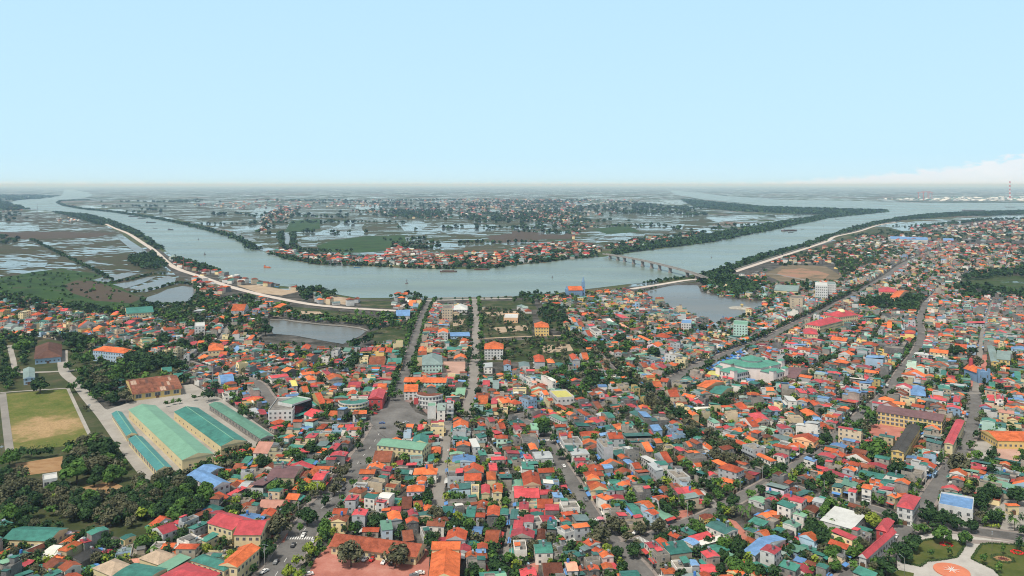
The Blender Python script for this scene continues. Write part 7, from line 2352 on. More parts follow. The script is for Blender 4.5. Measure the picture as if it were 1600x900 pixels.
# ------------------------------------------------------------------ vehicles
TYRE = mat('tyre', (.02, .02, .02), .9, 0)
def car_mesh(col):
    m = mat(f'car_paint_{col}', {'white': (.78, .78, .77), 'black': (.025, .027, .03), 'red': (.55, .03, .03), 'silver': (.45, .46, .48), 'blue': (.06, .12, .3), 'grey': (.16, .17, .18)}[col], .3, 0, spec=.6)
    b = Geo()
    prof = [(-2.2, .35), (-2.22, .75), (-1.9, .92), (-1.1, .98), (-.55, 1.42), (.75, 1.46), (1.45, 1.02), (2.1, .95), (2.2, .7), (2.18, .35)]
    n = len(prof)
    for s in (-1, 1):
        pass
    ring = [[(x, s * (.84 if z < 1.1 else .66), z) for x, z in prof] for s in (-1, 1)]
    k = len(b.v)
    b.v.extend(ring[0] + ring[1])
    for i in range(n):
        j = (i + 1) % n
        b.f.append((k + i, k + j, k + n + j, k + n + i))
        b.m.append(m)
    b.f.append(tuple(k + i for i in range(n))[::-1])
    b.m.append(m)
    b.f.append(tuple(k + n + i for i in range(n)))
    b.m.append(m)
    w = Geo()
    for pts in ([(-1.02, -.62, 1.0), (-1.02, .62, 1.0), (-.58, .56, 1.38), (-.58, -.56, 1.38)], [(1.38, .62, 1.05), (1.38, -.62, 1.05), (.80, -.56, 1.42), (.80, .56, 1.42)]):
        off = Vector((-.03 if pts[0][0] < 0 else .03, 0, .03))
        w.poly([tuple(Vector(p) + off) for p in pts], GLASS)
    for s in (-1, 1):
        q = [(-.85, s * .83, 1.03), (1.1, s * .83, 1.05), (.72, s * .70, 1.38), (-.5, s * .70, 1.36)]
        w.poly(q if s < 0 else q[::-1], GLASS)
    return b.mesh('body'), w.mesh('windows')
wg = Geo()
wg.tube((0, -.1, 0), (0, .1, 0), .32, .32, TYRE, 10)
WHEEL = wg.mesh('wheel')
CARM = {c: car_mesh(c) for c in ('white', 'black', 'red', 'silver', 'blue', 'grey')}
def car(px, py, ang, col, label, group=None):
    p = P(px, py, .7)
    t = empty('car', (p.x, p.y, .24), ang)
    tag(t, label, 'car', group)
    for nm, me in zip(('body', 'windows'), CARM[col]):
        o = bpy.data.objects.new(nm, me)
        COL.objects.link(o)
        o.parent = t
    for x in (-1.35, 1.35):
        for y in (-.76, .76):
            o = bpy.data.objects.new('wheel', WHEEL)
            COL.objects.link(o)
            o.parent = t
            o.location = (x, y, .32)
    return t
d1 = math.radians(88)
G_ = 'cars on the main street'
car(474, 836, d1, 'white', 'white car driving up the main street, first car past the courtyard shrubs', G_)
car(489, 846, d1, 'silver', 'silver car at the kerb of the main street by the lime green tree', G_)
car(458, 852, d1, 'black', 'black car driving on the main street below the white one', G_)
car(431, 878, d1, 'grey', 'dark grey car on the main street beside the orange gabled roof', G_)
car(413, 893, d1 - .5, 'white', 'white car on the main street where the picture ends', G_)
car(428, 833, .1, 'black', 'black car parked under the bare brown tree in the school yard')
car(537, 764, d1, 'black', 'black car parked by the shady upper stretch of the main street', G_)
G_ = 'cars parked in the red courtyard'
for px_, py_, a_, c_, lb in ((538, 870, .3, 'white', 'white car half under the first bare tree of the courtyard'), (562, 873, 1.2, 'silver', 'silver car parked first to the side of the white and red pair in the courtyard'), (571, 873.5, 1.2, 'white', 'white car parked beside the red car in the courtyard'),
                             (582, 874, 1.2, 'red', 'red car parked in the courtyard'), (600, 878, 1.3, 'white', 'white car parked beside the black car in the courtyard'), (611, 880, 1.5, 'black', 'black car parked under the second bare tree of the courtyard'),
                             (628, 876, 1.3, 'silver', 'silver car parked alone at the end of the courtyard car row'), (656, 895, .05, 'white', 'white car parked beside the tall orange hall'), (647, 899, .1, 'grey', 'grey car parked in front of the white one by the orange hall'), (482, 897, .4, 'white', 'white car at the courtyard corner next to the shrub row')):
    car(px_, py_, a_, c_, lb, G_)
car(881, 728, 1.75, 'white', 'white car parked on the long side street past the bend')
car(915, 780, 1.75, 'grey', 'grey car stopped on the long side street near the blue awning')
car(850, 689, 1.7, 'blue', 'blue car on the upper end of the long side street')
car(994, 832, .7, 'white', 'white car parked at the tree-shaded street corner')
car(585, 646.5, 0, 'red', 'red car crossing the plaza')
car(597, 661, 0, 'blue', 'blue car crossing the lower plaza, farther from the camera')
car(598, 669, 0, 'black', 'black car crossing the lower plaza, nearer to the camera')
car(634, 660, .6, 'silver', 'silver car entering the plaza from the shop side')
car(1318, 783, -.6, 'grey', 'grey car parked in front of the cream corner houses')
car(1400, 838, .9, 'white', 'white car driving near the crossroads by the garden')
# a lorry
def lorry(px, py, ang, label, cab='yellow'):
    p = P(px, py, 1)
    t = empty('lorry', (p.x, p.y, .25), ang)
    tag(t, label, 'lorry')
    cm_ = mat('lorry_yellow', (.6, .42, .05), .5, .1)
    g = Geo()
    g.box(2.0, 3.7, -1.05, 1.05, .5, 2.5, cm_)
    g.box(3.71, 3.74, -.9, .9, 1.5, 2.3, GLASS)
    g.build('cab', t)
    g = Geo()
    g.box(-3.4, 1.9, -1.1, 1.1, .9, 1.05, SHUT[0])
    g.parapet(-.75, 0, 5.3, 2.2, 1.05, .7, SHUT[0], .1)
    g.build('bed', t)
    for x in (-2.4, 2.7):
        for y in (-.9, .9):
            o = bpy.data.objects.new('wheel', WHEEL)
            COL.objects.link(o)
            o.parent = t
            o.location = (x, y, .48)
            o.scale = (1.5, 1.5, 1.5)
lorry(535, 756, d1, 'yellow lorry parked by the shady upper stretch of the main street')
lorry(1000, 829.5, .8, 'yellow lorry stopped under the street corner trees')

# motorbikes with riders and utility poles
def rider_mesh():
    me = bpy.data.meshes.new('rider_cage')
    V = [(0, 0, .80), (.02, 0, 1.05), (.06, 0, 1.30), (.10, 0, 1.42), (.14, 0, 1.62),
         (.04, .19, 1.32), (.22, .24, 1.12), (.45, .22, 1.05), (.04, -.19, 1.32), (.22, -.24, 1.12), (.45, -.22, 1.05),
         (.05, .10, .78), (.42, .15, .74), (.36, .15, .34), (.48, .15, .30), (.05, -.10, .78), (.42, -.15, .74), (.36, -.15, .34), (.48, -.15, .30)]
    E = [(0, 1), (1, 2), (2, 3), (3, 4), (2, 5), (5, 6), (6, 7), (2, 8), (8, 9), (9, 10), (0, 11), (11, 12), (12, 13), (13, 14), (0, 15), (15, 16), (16, 17), (17, 18)]
    Rr = [.15, .15, .16, .07, .12, .08, .05, .045, .08, .05, .045, .10, .085, .06, .05, .10, .085, .06, .05]
    me.from_pydata(V, E, [])
    o = bpy.data.objects.new('rider_cage', me)
    COL.objects.link(o)
    o.modifiers.new('skin', 'SKIN')
    for i, q in enumerate(Rr):
        me.skin_vertices[0].data[i].radius = (q, q)
    me.skin_vertices[0].data[0].use_root = True
    o.modifiers.new('sub', 'SUBSURF').levels = 1
    dg = bpy.context.evaluated_depsgraph_get()
    out = bpy.data.meshes.new_from_object(o.evaluated_get(dg))
    bpy.data.objects.remove(o)
    return out
RIDER = rider_mesh()
SHIRTS = [mat('shirt_dark', (.03, .035, .06), .9), mat('shirt_red', (.45, .05, .04), .9), mat('shirt_pale', (.5, .5, .48), .9)]
SKINM, HAIRM, JEANS = mat('skin', (.42, .26, .18), .7, .05), mat('helmet', (.08, .08, .1), .4, .05), mat('trousers', (.04, .05, .08), .9)
RIDERS = []
for sh_ in SHIRTS:
    m_ = RIDER.copy()
    m_.name = 'person'
    m_.materials.clear()
    for q in (sh_, JEANS, SKINM, HAIRM):
        m_.materials.append(q)
    for p in m_.polygons:
        c = p.center
        p.material_index = 3 if c.z > 1.62 else 2 if c.z > 1.44 or (c.x > .36 and c.z > .98) else 0 if c.z > .86 else 1
    RIDERS.append(m_)
def bike_meshes():
    g = Geo()
    m_ = mat('bike_paint', (.09, .03, .03), .4, .1)
    g.box(-.55, .30, -.13, .13, .42, .66, m_)
    g.box(-.62, .25, -.15, .15, .66, .78, TYRE)
    g.tube((.42, 0, .45), (.34, 0, 1.0), .05, .04, STEEL, 6)
    g.tube((.36, -.32, 1.02), (.36, .32, 1.02), .025, .025, STEEL, 6)
    g.box(.36, .48, -.12, .12, .72, .98, m_)
    w = Geo()
    w.tube((0, -.06, 0), (0, .06, 0), .29, .29, TYRE, 12)
    return g.mesh('body'), w.mesh('wheel')
BIKE, BWHEEL = bike_meshes()
for i, (r_, t_, off, nm) in enumerate(((R1, .16, 2.5, 'main street'), (R1, .30, -3, 'main street'), (R1, .45, 2, 'main street'), (R1, .62, -2, 'main street'), (R5, .40, 1.5, 'long side street'), (R5, .55, -1.5, 'long side street'), (R5, .68, 1.8, 'long side street'),
                                       (R6, .06, 2, 'diagonal street'), (R6, .14, -2, 'diagonal street'), (R6, .24, 2, 'diagonal street'), (R9, .18, 2, 'right hand road'), (R9, .33, -2, 'right hand road'), (R9, .5, 2, 'right hand road'), (R10, .2, -2, 'garden road'))):
    k = int(len(r_) * t_)
    d = (r_[k + 1] - r_[k]).normalized()
    q = r_[k] + Vector((-d.y, d.x, 0)) * off
    an = math.atan2(d.y, d.x) + (0 if off < 0 else PI)
    z_ = [w_ for w_ in ROADS if w_['pts'] is r_][0]['z'] + .01
    t = empty('motorbike', (q.x, q.y, z_), an)
    tag(t, f'small dark motorbike carrying one rider along the {nm}', 'motorbike', f'motorbikes on the {nm}')
    for nm_, me_, x_, zz in (('body', BIKE, 0, 0), ('wheel', BWHEEL, -.55, .29), ('wheel', BWHEEL, .55, .29)):
        o = bpy.data.objects.new(nm_, me_)
        COL.objects.link(o)
        o.parent = t
        o.location = (x_, 0, zz)
    o = bpy.data.objects.new('person', RIDERS[i % 3])
    COL.objects.link(o)
    o.location = (q.x - .15 * math.cos(an), q.y - .15 * math.sin(an), z_)
    o.rotation_euler = (0, 0, an)
    tag(o, f"seated motorbike rider in {('dark', 'red', 'pale')[i % 3]} shirt on the {nm}", 'person', f"riders in {('dark', 'red', 'pale')[i % 3]} shirts on the {nm}")
POLEM = mat('pole_concrete', (.34, .33, .31), .9)
pg = Geo()
pg.tube((0, 0, 0), (0, 0, 8.5), .19, .12, POLEM, 6)
POLE_ME = pg.mesh('pole')
pg = Geo()
pg.box(-.9, .9, -.06, .06, 7.7, 7.85, POLEM)
pg.box(-.6, .6, -.06, .06, 7.1, 7.25, POLEM)
pg.box(.15, .55, -.22, .22, 5.9, 6.6, SHUT[0])
ARM_ME = pg.mesh('cross_arm')
for r_, nm, st in ((R1, 'main street', 26), (R5, 'long side street', 24), (R6, 'diagonal street', 26), (R9, 'right hand road', 26), (R4, 'narrow lane below the hotel', 24), (R11, 'short cross street', 22)):
    w_ = [q for q in ROADS if q['pts'] is r_][0]
    acc = 8
    L_ = 0
    for i in range(len(r_) - 1):
        d = r_[i + 1] - r_[i]
        ln = d.length
        d /= ln
        while acc < L_ + ln:
            q = r_[i] + d * (acc - L_) + Vector((-d.y, d.x, 0)) * (w_['w'] / 2 + .5)
            px_, py_ = pix((q.x, q.y, 0))
            if q.y < 640 and 0 < px_ < 1600 and py_ < 895 and not on_other_road(q, w_):
                t = empty('utility_pole', (q.x, q.y, .1), math.atan2(d.y, d.x) + PI / 2)
                tag(t, f'grey concrete utility pole at the kerb of the {nm}', 'pole', f'utility poles along the {nm}')
                for nm_, me_ in (('pole', POLE_ME), ('cross_arm', ARM_ME)):
                    o = bpy.data.objects.new(nm_, me_)
                    COL.objects.link(o)
                    o.parent = t
            acc += st
        L_ += ln

# blue stall tents by the market
TB = [mat('tent_blue', (.06, .20, .55), .6, .1), mat('tent_pale', (.5, .56, .62), .6, .1), mat('tent_sky', (.16, .40, .66), .6, .1)]
def tent(x, y, w, d, m, rot, label, group):
    t = empty('stall_tent', (x, y, .1), rot)
    tag(t, label, 'tent', group)
    g = Geo()
    g.gable(0, 0, w, d, 2.5, 1.0, m, 'x')
    g.build('roof', t)
    g = Geo()
    for sx_ in (-1, 1):
        for sy_ in (-1, 1):
            g.box(sx_ * w * .46 - .05, sx_ * w * .46 + .05, sy_ * d * .46 - .05, sy_ * d * .46 + .05, 0, 2.52, SHUT[0])
    g.build('frame', t)
k = 0
base0, base1 = P(1106, 581), P(1164, 549)
dirv = (base1 - base0)
nv = Vector((-dirv.y, dirv.x, 0)).normalized()
rot_ = math.atan2(dirv.y, dirv.x)
for i in range(17):
    for j in range(3):
        q = base0 + dirv * (i / 16) - nv * (j * 4.4 - 1) + Vector((rng.uniform(-.8, .8), rng.uniform(-.8, .8), 0))
        if rng.random() < .12 or occupied(q.x, q.y, 3, 3, 0) > .9 and cell(q.x, q.y) == 2:
            continue
        m_ = rng.choices(TB, (.5, .25, .25))[0]
        tent(q.x, q.y, rng.uniform(3.4, 5), rng.uniform(3, 4.2), m_, rot_ + rng.uniform(-.1, .1), {'tent_blue': 'deep blue stall tent', 'tent_pale': 'pale grey stall tent', 'tent_sky': 'light blue stall tent'}[m_.name] + ' in the street market beside the domed market hall',
             {'tent_blue': 'deep blue stall tents of the street market', 'tent_pale': 'pale stall tents of the street market', 'tent_sky': 'light blue stall tents of the street market'}[m_.name])

# ------------------------------------------------------------------ bridge
BC = mat('bridge_concrete', (.34, .29, .265), .85, .2)
A_, B_ = P(944, 396.5, 8), P(1124, 443, 2)
t = empty('road_bridge', (A_.x, A_.y, 0), math.atan2(B_.y - A_.y, B_.x - A_.x))
tag(t, 'long concrete road bridge on piers across the river', 'bridge')
LM.append(('river bridge', (A_.x + B_.x) / 2, (A_.y + B_.y) / 2))
BL = (B_ - A_).xy.length
def bz(s):
    u = s / BL
    return 6.5 + 6.5 * math.sin(PI * min(1, max(0, u * .88 + .08))) - 5 * max(0, u - .82) / .18 * .9
g = Geo()
rl = Geo()
nseg = 40
for i in range(nseg):
    s0, s1 = BL * i / nseg, BL * (i + 1) / nseg
    z0, z1 = bz(s0), bz(s1)
    for gg, (y0, y1, dz0, dz1), m_ in ((g, (-4.5, 4.5, -1.5, 0), BC), (rl, (-4.5, -4.2, 0.0, 1.1), KERB), (rl, (4.2, 4.5, 0.0, 1.1), KERB)):
        n = len(gg.v)
        gg.v.extend([(s0, y0, z0 + dz0), (s1, y0, z1 + dz0), (s1, y1, z1 + dz0), (s0, y1, z0 + dz0), (s0, y0, z0 + dz1), (s1, y0, z1 + dz1), (s1, y1, z1 + dz1), (s0, y1, z0 + dz1)])
        for f in [(4, 5, 6, 7), (0, 1, 5, 4), (2, 3, 7, 6), (3, 2, 1, 0)]:
            gg.f.append(tuple(n + q for q in f))
            gg.m.append(ROADM if f == (4, 5, 6, 7) and m_ is BC else m_)
g.build('deck', t)
rl.build('railing', t)
for u_, v_ in ((951, 404), (960, 407), (970, 409.5), (979.5, 413), (989.5, 416.5), (1000.5, 420), (1012, 423), (1028, 427), (1054, 433.5), (1073, 437)):
    w_ = P(u_, v_)
    s_ = max(4, min(BL - 6, (w_.xy - A_.xy).dot((B_ - A_).xy.normalized())))
    g = Geo()
    g.box(s_ - 1.3, s_ + 1.3, -3.0, 3.0, -.5, bz(s_) - 2.4, BC)
    g.box(s_ - 1.8, s_ + 1.8, -4.4, 4.4, bz(s_) - 2.4, bz(s_) - 1.5, BC)
    g.box(s_ - 2.4, s_ + 2.4, -4.0, 4.0, -.5, 2.0, BC)
    g.build('pier', t)
for i in range(9):
    s_ = BL * (i + .7) / 9.6
    g = Geo()
    g.tube((s_, 4.35, bz(s_) + .5), (s_, 4.35, bz(s_) + 8), .16, .1, STEEL, 5)
    g.tube((s_, 4.35, bz(s_) + 8), (s_, 2.2, bz(s_) + 8.4), .1, .08, STEEL, 5)
    g.build('lamp_post', t)
# embankment walls of the causeway and quay
def wall_run(px, h, w, name, label, m_=None):
    pts = [P(*q) for q in px]
    g = Geo()
    for i in range(len(pts) - 1):
        a, b = pts[i], pts[i + 1]
        d = (b - a)
        n = Vector((-d.y, d.x, 0)).normalized() * w / 2
        k = len(g.v)
        q = [a - n, b - n, b + n, a + n]
        g.v.extend([(p.x, p.y, 0) for p in q] + [(p.x, p.y, h) for p in q])
        for f in [(4, 5, 6, 7), (0, 1, 5, 4), (1, 2, 6, 5), (2, 3, 7, 6), (3, 0, 4, 7)]:
            g.f.append(tuple(k + j for j in f))
            g.m.append(m_ or CONC)
    o = g.build(name)
    tag(o, label, 'wall')
    return o
wall_run([(985, 455), (1025, 449), (1087, 440)], 2.2, 1.2, 'retaining_wall', 'pale retaining wall of the causeway along the lake')
wall_run([(665, 467.5), (690, 466.5), (770, 465.5), (800, 464)], 1.6, 1.0, 'quay_wall', 'long straight quay wall of the town promenade')
wall_run([(1147, 423), (1200, 405.5), (1237, 393.5), (1292, 376)], 3.0, 1.0, 'dike_wall', 'pale dike wall behind the dark mangrove belt')
wall_run([(1304, 369), (1342, 360), (1372, 351), (1398, 346.5)], 3.0, 1.0, 'dike_wall', 'farther pale dike wall near the flooded ponds')
wall_run([(422, 500), (442, 499.5), (465, 503), (500, 507), (540, 510), (562, 513), (575, 517)], .9, 1.2, 'pond_wall', 'stone edge wall round the far bank of the town pond')
wall_run([(404, 439.5), (436, 446)], 2.2, 3, 'jetty', 'dark loading jetty sticking out into the river', mat('dark_timber', (.10, .09, .085), .9))

# ------------------------------------------------------------------ boats
HULLS = {'orange': (.60, .16, .06), 'dark': (.06, .058, .06), 'brown': (.16, .09, .07), 'blue': (.06, .2, .38), 'grey': (.2, .2, .21)}
def boat(px, py, length, ang, col, label, cargo=True, deckhouse=True, name='barge'):
    p = P(px, py)
    t = empty(name, (p.x, p.y, .38), ang)
    tag(t, label, 'boat')
    m_ = mat(f'hull_{col}', HULLS[col], .7, .2)
    w = length * .17
    hh = length * .045 + .5
    g = Geo()
    lo = [(-length / 2, -w * .42), (length * .38, -w * .42), (length * .47, 0), (length * .38, w * .42), (-length / 2, w * .42)]
    hi = [(-length / 2 - .4, -w / 2), (length * .40, -w / 2), (length * .53, 0), (length * .40, w / 2), (-length / 2 - .4, w / 2)]
    g.frustum(lo, 0, hi, hh, m_)
    g.build('hull', t)
    if cargo:
        g = Geo()
        g.parapet(-length * .03, 0, length * .66, w * .82, hh, .9, m_, .3)
        g.hip(-length * .03, 0, length * .62, w * .7, hh, 1.1, mat('cargo_' + col, {'orange': (.55, .17, .07)}.get(col, (.12, .105, .10)), .9, .3))
        g.build('hold', t)
    if deckhouse:
        g = Geo()
        g.box(-length * .48, -length * .38, -w * .34, w * .34, hh, hh + 3.2, WALL['W'][0] if col != 'orange' else m_)
        g.box(-length * .475, -length * .39, -w * .36, w * .36, hh + 3.2, hh + 3.5, m_)
        g.box(-length * .3795, -length * .3785, -w * .3, w * .3, hh + 1.7, hh + 2.7, GLASS)
        g.tube((-length * .44, 0, hh + 3.5), (-length * .44, 0, hh + 6), .1, .06, m_, 5)
        g.build('deckhouse', t)
    return t
boat(418, 418.5, 20, -.55, 'orange', 'bright orange barge alone on the river bend')
boat(701, 425, 34, .03, 'brown', 'long dark barge moored off the village shore, nearer the tower buoy')
boat(753, 422, 32, .05, 'brown', 'long dark barge moored off the village shore, nearer the bridge', deckhouse=False)
boat(209, 338.8, 62, -.25, 'dark', 'longest dark barge of the far upstream group, first in line')
boat(222, 341.5, 48, -.25, 'dark', 'dark barge right behind the longest one far upstream')
boat(236, 348, 46, -.1, 'dark', 'dark barge lying across the stream between the upstream group and the bend')
boat(267, 359.5, 34, -.6, 'dark', 'dark barge heading slantwise down the river bend')
boat(243, 357.5, 16, 0, 'dark', 'small dark boat beside the slanting barge', cargo=False, name='boat')
boat(307, 358, 16, 0, 'dark', 'small dark boat close to the flooded shore, upstream one of three', cargo=False, name='boat')
boat(313, 357, 18, .2, 'dark', 'small dark boat in the middle of the three by the flooded shore', cargo=False, name='boat')
boat(318, 357.5, 14, 0, 'blue', 'small bluish boat by the flooded shore, downstream one of three', cargo=False, name='boat')
boat(149, 335, 12, 0, 'dark', 'tiny dark boat near the far river mouth', cargo=False, name='boat')
boat(1234, 361, 78, .5, 'brown', 'long brown barge on the wide channel past the bridge')
boat(1236, 363.5, 26, .5, 'dark', 'short dark tug alongside the long brown barge', cargo=False, name='tug')
boat(1254, 358.5, 14, .3, 'grey', 'small grey boat just past the long brown barge', cargo=False, name='boat')
boat(1308, 343, 22, .3, 'grey', 'small grey boat close to the mangrove cape shore', cargo=False, name='boat')
boat(1287, 354.5, 10, 1.2, 'brown', 'little brown boat in mid channel beyond the barge', cargo=False, name='boat')
boat(1522, 329.7, 150, .02, 'grey', 'grey freighter far off behind the right hand mangroves')
boat(1579, 324, 80, 0, 'grey', 'distant grey boat in the wide estuary', cargo=False, name='boat')
boat(544, 414.5, 9, .1, 'blue', 'blue fishing boat moored at the village bank, upstream one', cargo=False, name='boat')
boat(558, 418.5, 14, .1, 'blue', 'blue fishing boat moored at the village bank, downstream one', cargo=False, name='boat')
boat(433, 449, 13, -.7, 'blue', 'blue boat tied up at the dark loading jetty', cargo=False, name='boat')
boat(322, 415.5, 16, -.4, 'dark', 'dark boat moored at the near bank below the trees', cargo=False, name='boat')
boat(1112, 403, 6, 1, 'brown', 'tiny brown boat between the bridge and the mangroves', cargo=False, name='boat')
def beacon(px, py, h, label):
    p = P(px, py)
    t = empty('river_beacon', (p.x, p.y, .3))
    tag(t, label, 'beacon')
    m_ = mat('beacon_steel', (.13, .11, .12), .8)
    g = Geo()
    g.frustum(octo(h * .34), 0, octo(h * .3), h * .12, m_)
    g.build('base', t)
    g = Geo()
    for k in range(4):
        a_ = PI / 4 + k * PI / 2
        g.tube((h * .2 * math.cos(a_), h * .2 * math.sin(a_), h * .1), (0, 0, h * .62), .3, .22, m_, 5)
    g.tube((0, 0, h * .5), (0, 0, h), .3, .15, m_, 6)
    g.tube((0, 0, h * .58), (0, 0, h * .72), .9, .5, m_, 8)
    g.build('lattice', t)
beacon(635.5, 443.5, 9, 'dark steel beacon in mid river opposite the town quay')
beacon(320, 398.5, 9, 'dark steel beacon on the bend, nearer of two upstream')
beacon(310, 375, 8, 'dark steel beacon on the bend, farther of two upstream')
beacon(863, 434.5, 5, 'little dark buoy between the quay and the bridge')

# ------------------------------------------------------------------ chimney, cranes, masts, poles
def striped(px, base_y, top_y, r, label, phrase=None):
    p = P(px, base_y)
    H = CAM_H - (top_y - HOR) * p.y / FOC
    t = empty('chimney', (p.x, p.y, 0))
    tag(t, label, 'chimney')
    n = 10
    wm, rm = mat('stack_white', (.72, .72, .72), .8), mat('stack_red', (.55, .08, .06), .8)
    for c_, nm in ((wm, 'white_band'), (rm, 'red_band')):
        for i in range(n):
            if (i % 2 == 0) == (c_ is wm):
                g = Geo()
                g.tube((0, 0, H * i / n), (0, 0, H * (i + 1) / n), r * (1 - .035 * i), r * (1 - .035 * (i + 1)), c_, 12)
                g.build(nm, t)
striped(1578, 312, 283.2, 9, 'tall red and white striped power station chimney on the far shore')
def crane(px, py, h, w, label):
    p = P(px, py)
    t = empty('gantry_crane', (p.x, p.y, 0), .1)
    tag(t, label, 'crane', 'gantry cranes of the far port')
    m_ = mat('crane_red', (.55, .16, .12), .7)
    g = Geo()
    for sx_ in (-w / 2, w / 2):
        g.box(sx_ - 2.2, sx_ + 2.2, -2, 2, 0, h, m_)
    g.build('legs', t).name = 'leg'
    g = Geo()
    g.box(-w * .8, w * .8, -3, 3, h, h + 5, m_)
    g.build('boom', t)
crane(1439, 312, 85, 60, 'red gantry crane on the far port shore, the one farther from the chimney')
crane(1447, 313, 95, 70, 'tallest red gantry crane on the far port shore, in the middle')
crane(1453, 312, 80, 50, 'red gantry crane on the far port shore, the one nearer to the chimney')
def mast(px, base_y, top_y, label, r=.35, m_=STEEL, name='lamp_mast'):
    p = P(px, base_y)
    H = CAM_H - (top_y - HOR) * p.y / FOC
    t = empty(name, (p.x, p.y, 0))
    tag(t, label, 'mast')
    g = Geo()
    g.tube((0, 0, 0), (0, 0, H), r, r * .5, m_, 8)
    g.build('pole', t)
    g = Geo()
    for k in range(3):
        a_ = k * PI * 2 / 3
        g.box(math.cos(a_) * .9 - .35, math.cos(a_) * .9 + .35, math.sin(a_) * .9 - .35, math.sin(a_) * .9 + .35, H - .6, H - .1, m_)
    g.tube((0, 0, H - .9), (0, 0, H - .6), 1.1, 1.1, m_, 8)
    g.build('lamp_head', t)
mast(332, 607, 565, 'tall thin lamp mast rising between the depot yard and the street')
mast(139, 643, 632, 'thin pole beside the lane next to the sports ground', .2)
mast(2.5, 722, 697, 'pale lamp pole at the corner of the sports ground', .2)
mast(223, 400, 382, 'tall steel pylon at the edge of the river dike trees', .8, m_=SHUT[0], name='pylon')
mast(58, 328, 318, 'far steel pylon at the river mouth', 2.2, m_=SHUT[0], name='pylon')
mast(287, 421, 402, 'orange brown pylon beside the embankment road', .7, m_=mat('pylon_rust', (.3, .12, .08), .8), name='pylon')
for k, (px_, py_) in enumerate(((477, 868), (419, 880), (1550, 862), (1413, 900))):
    p = P(px_, py_)
    t = empty('street_lamp', (p.x, p.y, .1), (0, PI, 1, 2)[k])
    tag(t, ('grey street lamp over the main street opposite the school yard', 'grey street lamp by the kerb beside the orange gabled house', 'pale garden lamp at the edge of the larger lawn', 'pale garden lamp beside the small corner lawn')[k], 'street lamp')
    g = Geo()
    g.tube((0, 0, 0), (0, 0, 8), .12, .08, STEEL, 6)
    g.tube((0, 0, 8), (2.2, 0, 8.6), .07, .05, STEEL, 6)
    g.build('pole', t)
    g = Geo()
    g.cbox(2.4, 0, 8.5, .8, .3, .15, STEEL)
    g.build('lamp_head', t)
# twin water tanks of the restaurant and round parasols
def parasol(px, py, m_, label):
    p = P(px, py, 2.4)
    t = empty('parasol', (p.x, p.y, .1))
    tag(t, label, 'parasol')
    g = Geo()
    g.tube((0, 0, 2.2), (0, 0, 2.9), 2.0, .1, m_, 10)
    g.build('canopy', t)
    g = Geo()
    g.tube((0, 0, 0), (0, 0, 2.25), .06, .06, STEEL, 6)
    g.build('pole', t)
parasol(105, 832, WALL['P'][1], 'pale round parasol on the red yard of the teal-roofed compound')
parasol(120, 836, mat('parasol_pink', (.6, .2, .25), .8), 'pink round parasol on the red yard of the teal-roofed compound')
parasol(938, 809, mat('parasol_pink', (.6, .2, .25), .8), 'pink round parasol at the kerb of the long side street')
# ------------------------------------------------------------------ labels that single each house and tree out
LM += [('red paved courtyard', P(580, 885).x, P(580, 885).y), ('plaza forecourt', P(660, 640).x, P(660, 640).y), ('pink paved square', P(708, 577).x, P(708, 577).y), ('town pond', P(500, 520).x, P(500, 520).y),
       ('lake', P(1100, 475).x, P(1100, 475).y), ('sports ground', P(70, 660).x, P(70, 660).y), ('main street parked lorry', P(535, 756).x, P(535, 756).y), ('street corner trees', P(955, 830).x, P(955, 830).y),
       ('garden crossroads', P(1418, 822).x, P(1418, 822).y), ('bend of the side street', P(895, 757).x, P(895, 757).y), ('lane below the hotel', P(688, 760).x, P(688, 760).y), ('zebra crossing end of the diagonal street', P(1030, 838).x, P(1030, 838).y),
       ('middle of the diagonal street', P(1150, 780).x, P(1150, 780).y), ('tree-lined junction', P(1212, 748).x, P(1212, 748).y), ('dug plot in the wood', P(160, 765).x, P(160, 765).y), ('church lane', P(1522, 640).x, P(1522, 640).y)]
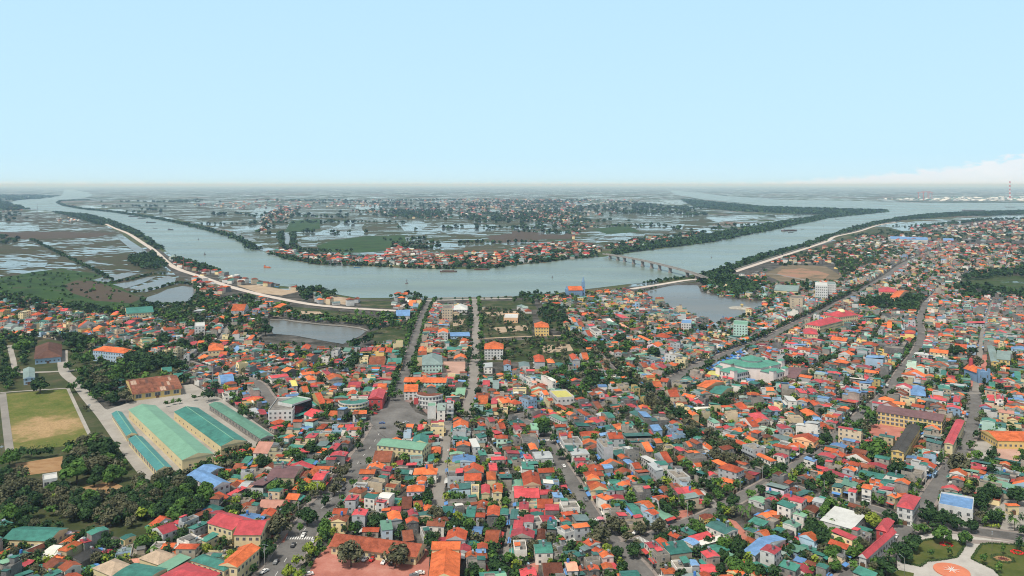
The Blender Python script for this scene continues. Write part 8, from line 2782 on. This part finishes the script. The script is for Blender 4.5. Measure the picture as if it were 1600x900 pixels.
ORD = ['first', 'second', 'third', 'fourth', 'fifth', 'sixth', 'seventh', 'eighth', 'ninth', 'tenth', 'eleventh', 'twelfth', 'thirteenth', 'fourteenth', 'fifteenth', 'sixteenth', 'seventeenth', 'eighteenth', 'nineteenth', 'twentieth']


def near(x, y, k=2):
    return sorted(LM, key=lambda q: (q[1] - x) ** 2 + ((q[2] - y) * .8) ** 2)[:k]


def wc(s):
    return len(s.split())


TAKEN = set()


def assign(items, base_of, extra_of, group_of, cat):
    by = {}
    for t, d in items:
        by.setdefault(base_of(d), []).append((t, d))
    for b, lst in by.items():
        for t, d in lst:
            cands = []
            ex = [e for e in extra_of(d) if all(e not in extra_of(q) for _, q in lst if q is not d)]
            for l in near(d['x'], d['y'], 4):
                dist = lambda q: math.hypot(q['x'] - l[1], q['y'] - l[2])
                rank = sum(dist(q) < dist(d) - 1e-6 for _, q in lst)
                if len(lst) == 1 or ex:
                    dy, dx = d['y'] - l[2], abs(d['x'] - l[1])
                    dirw = 'behind' if dy > dx * .8 else 'in front of' if -dy > dx * .8 else 'beside'
                    cands.append((-1, f"{b}{' with ' + ex[0] if ex else ''} {dirw} the {l[0]}"))
                cands.append((rank, f"{ORD[rank] if rank < len(ORD) else str(rank + 1) + 'th'} {b} out from the {l[0]}"))
            cands.sort(key=lambda q: q[0])
            c = next((c for _, c in cands if wc(c) <= 16 and c not in TAKEN), cands[-1][1])
            TAKEN.add(c)
            tag(t, c, cat, group_of(d))


def hbase(d):
    return f"{STW[min(6, d['s'])]} {WALLW[d['wall']]} house with {ROOFW[d['roof']]} roof"


assign(HOUSE_OBJS, hbase, lambda d: [e for e in d['extra'] if ' ' in e], lambda d: 'town houses', 'house')


def tbase(d):
    big_ = 'big' if d['R'] > 5 else 'small' if d['R'] < 2.6 else 'middling'
    return {'d': f'{big_} dark green bushy tree', 'm': f'{big_} fresh green leafy tree', 'y': f'{big_} lime green airy tree', 'b': f'{big_} olive brown thin-leaved tree', 'p': 'palm with drooping fronds', 'c': 'slim pointed dark cypress'}[d['k']]


assign(TREE_OBJS, tbase, lambda d: [], lambda d: 'town trees', 'tree')
print('objects', len(bpy.data.objects))
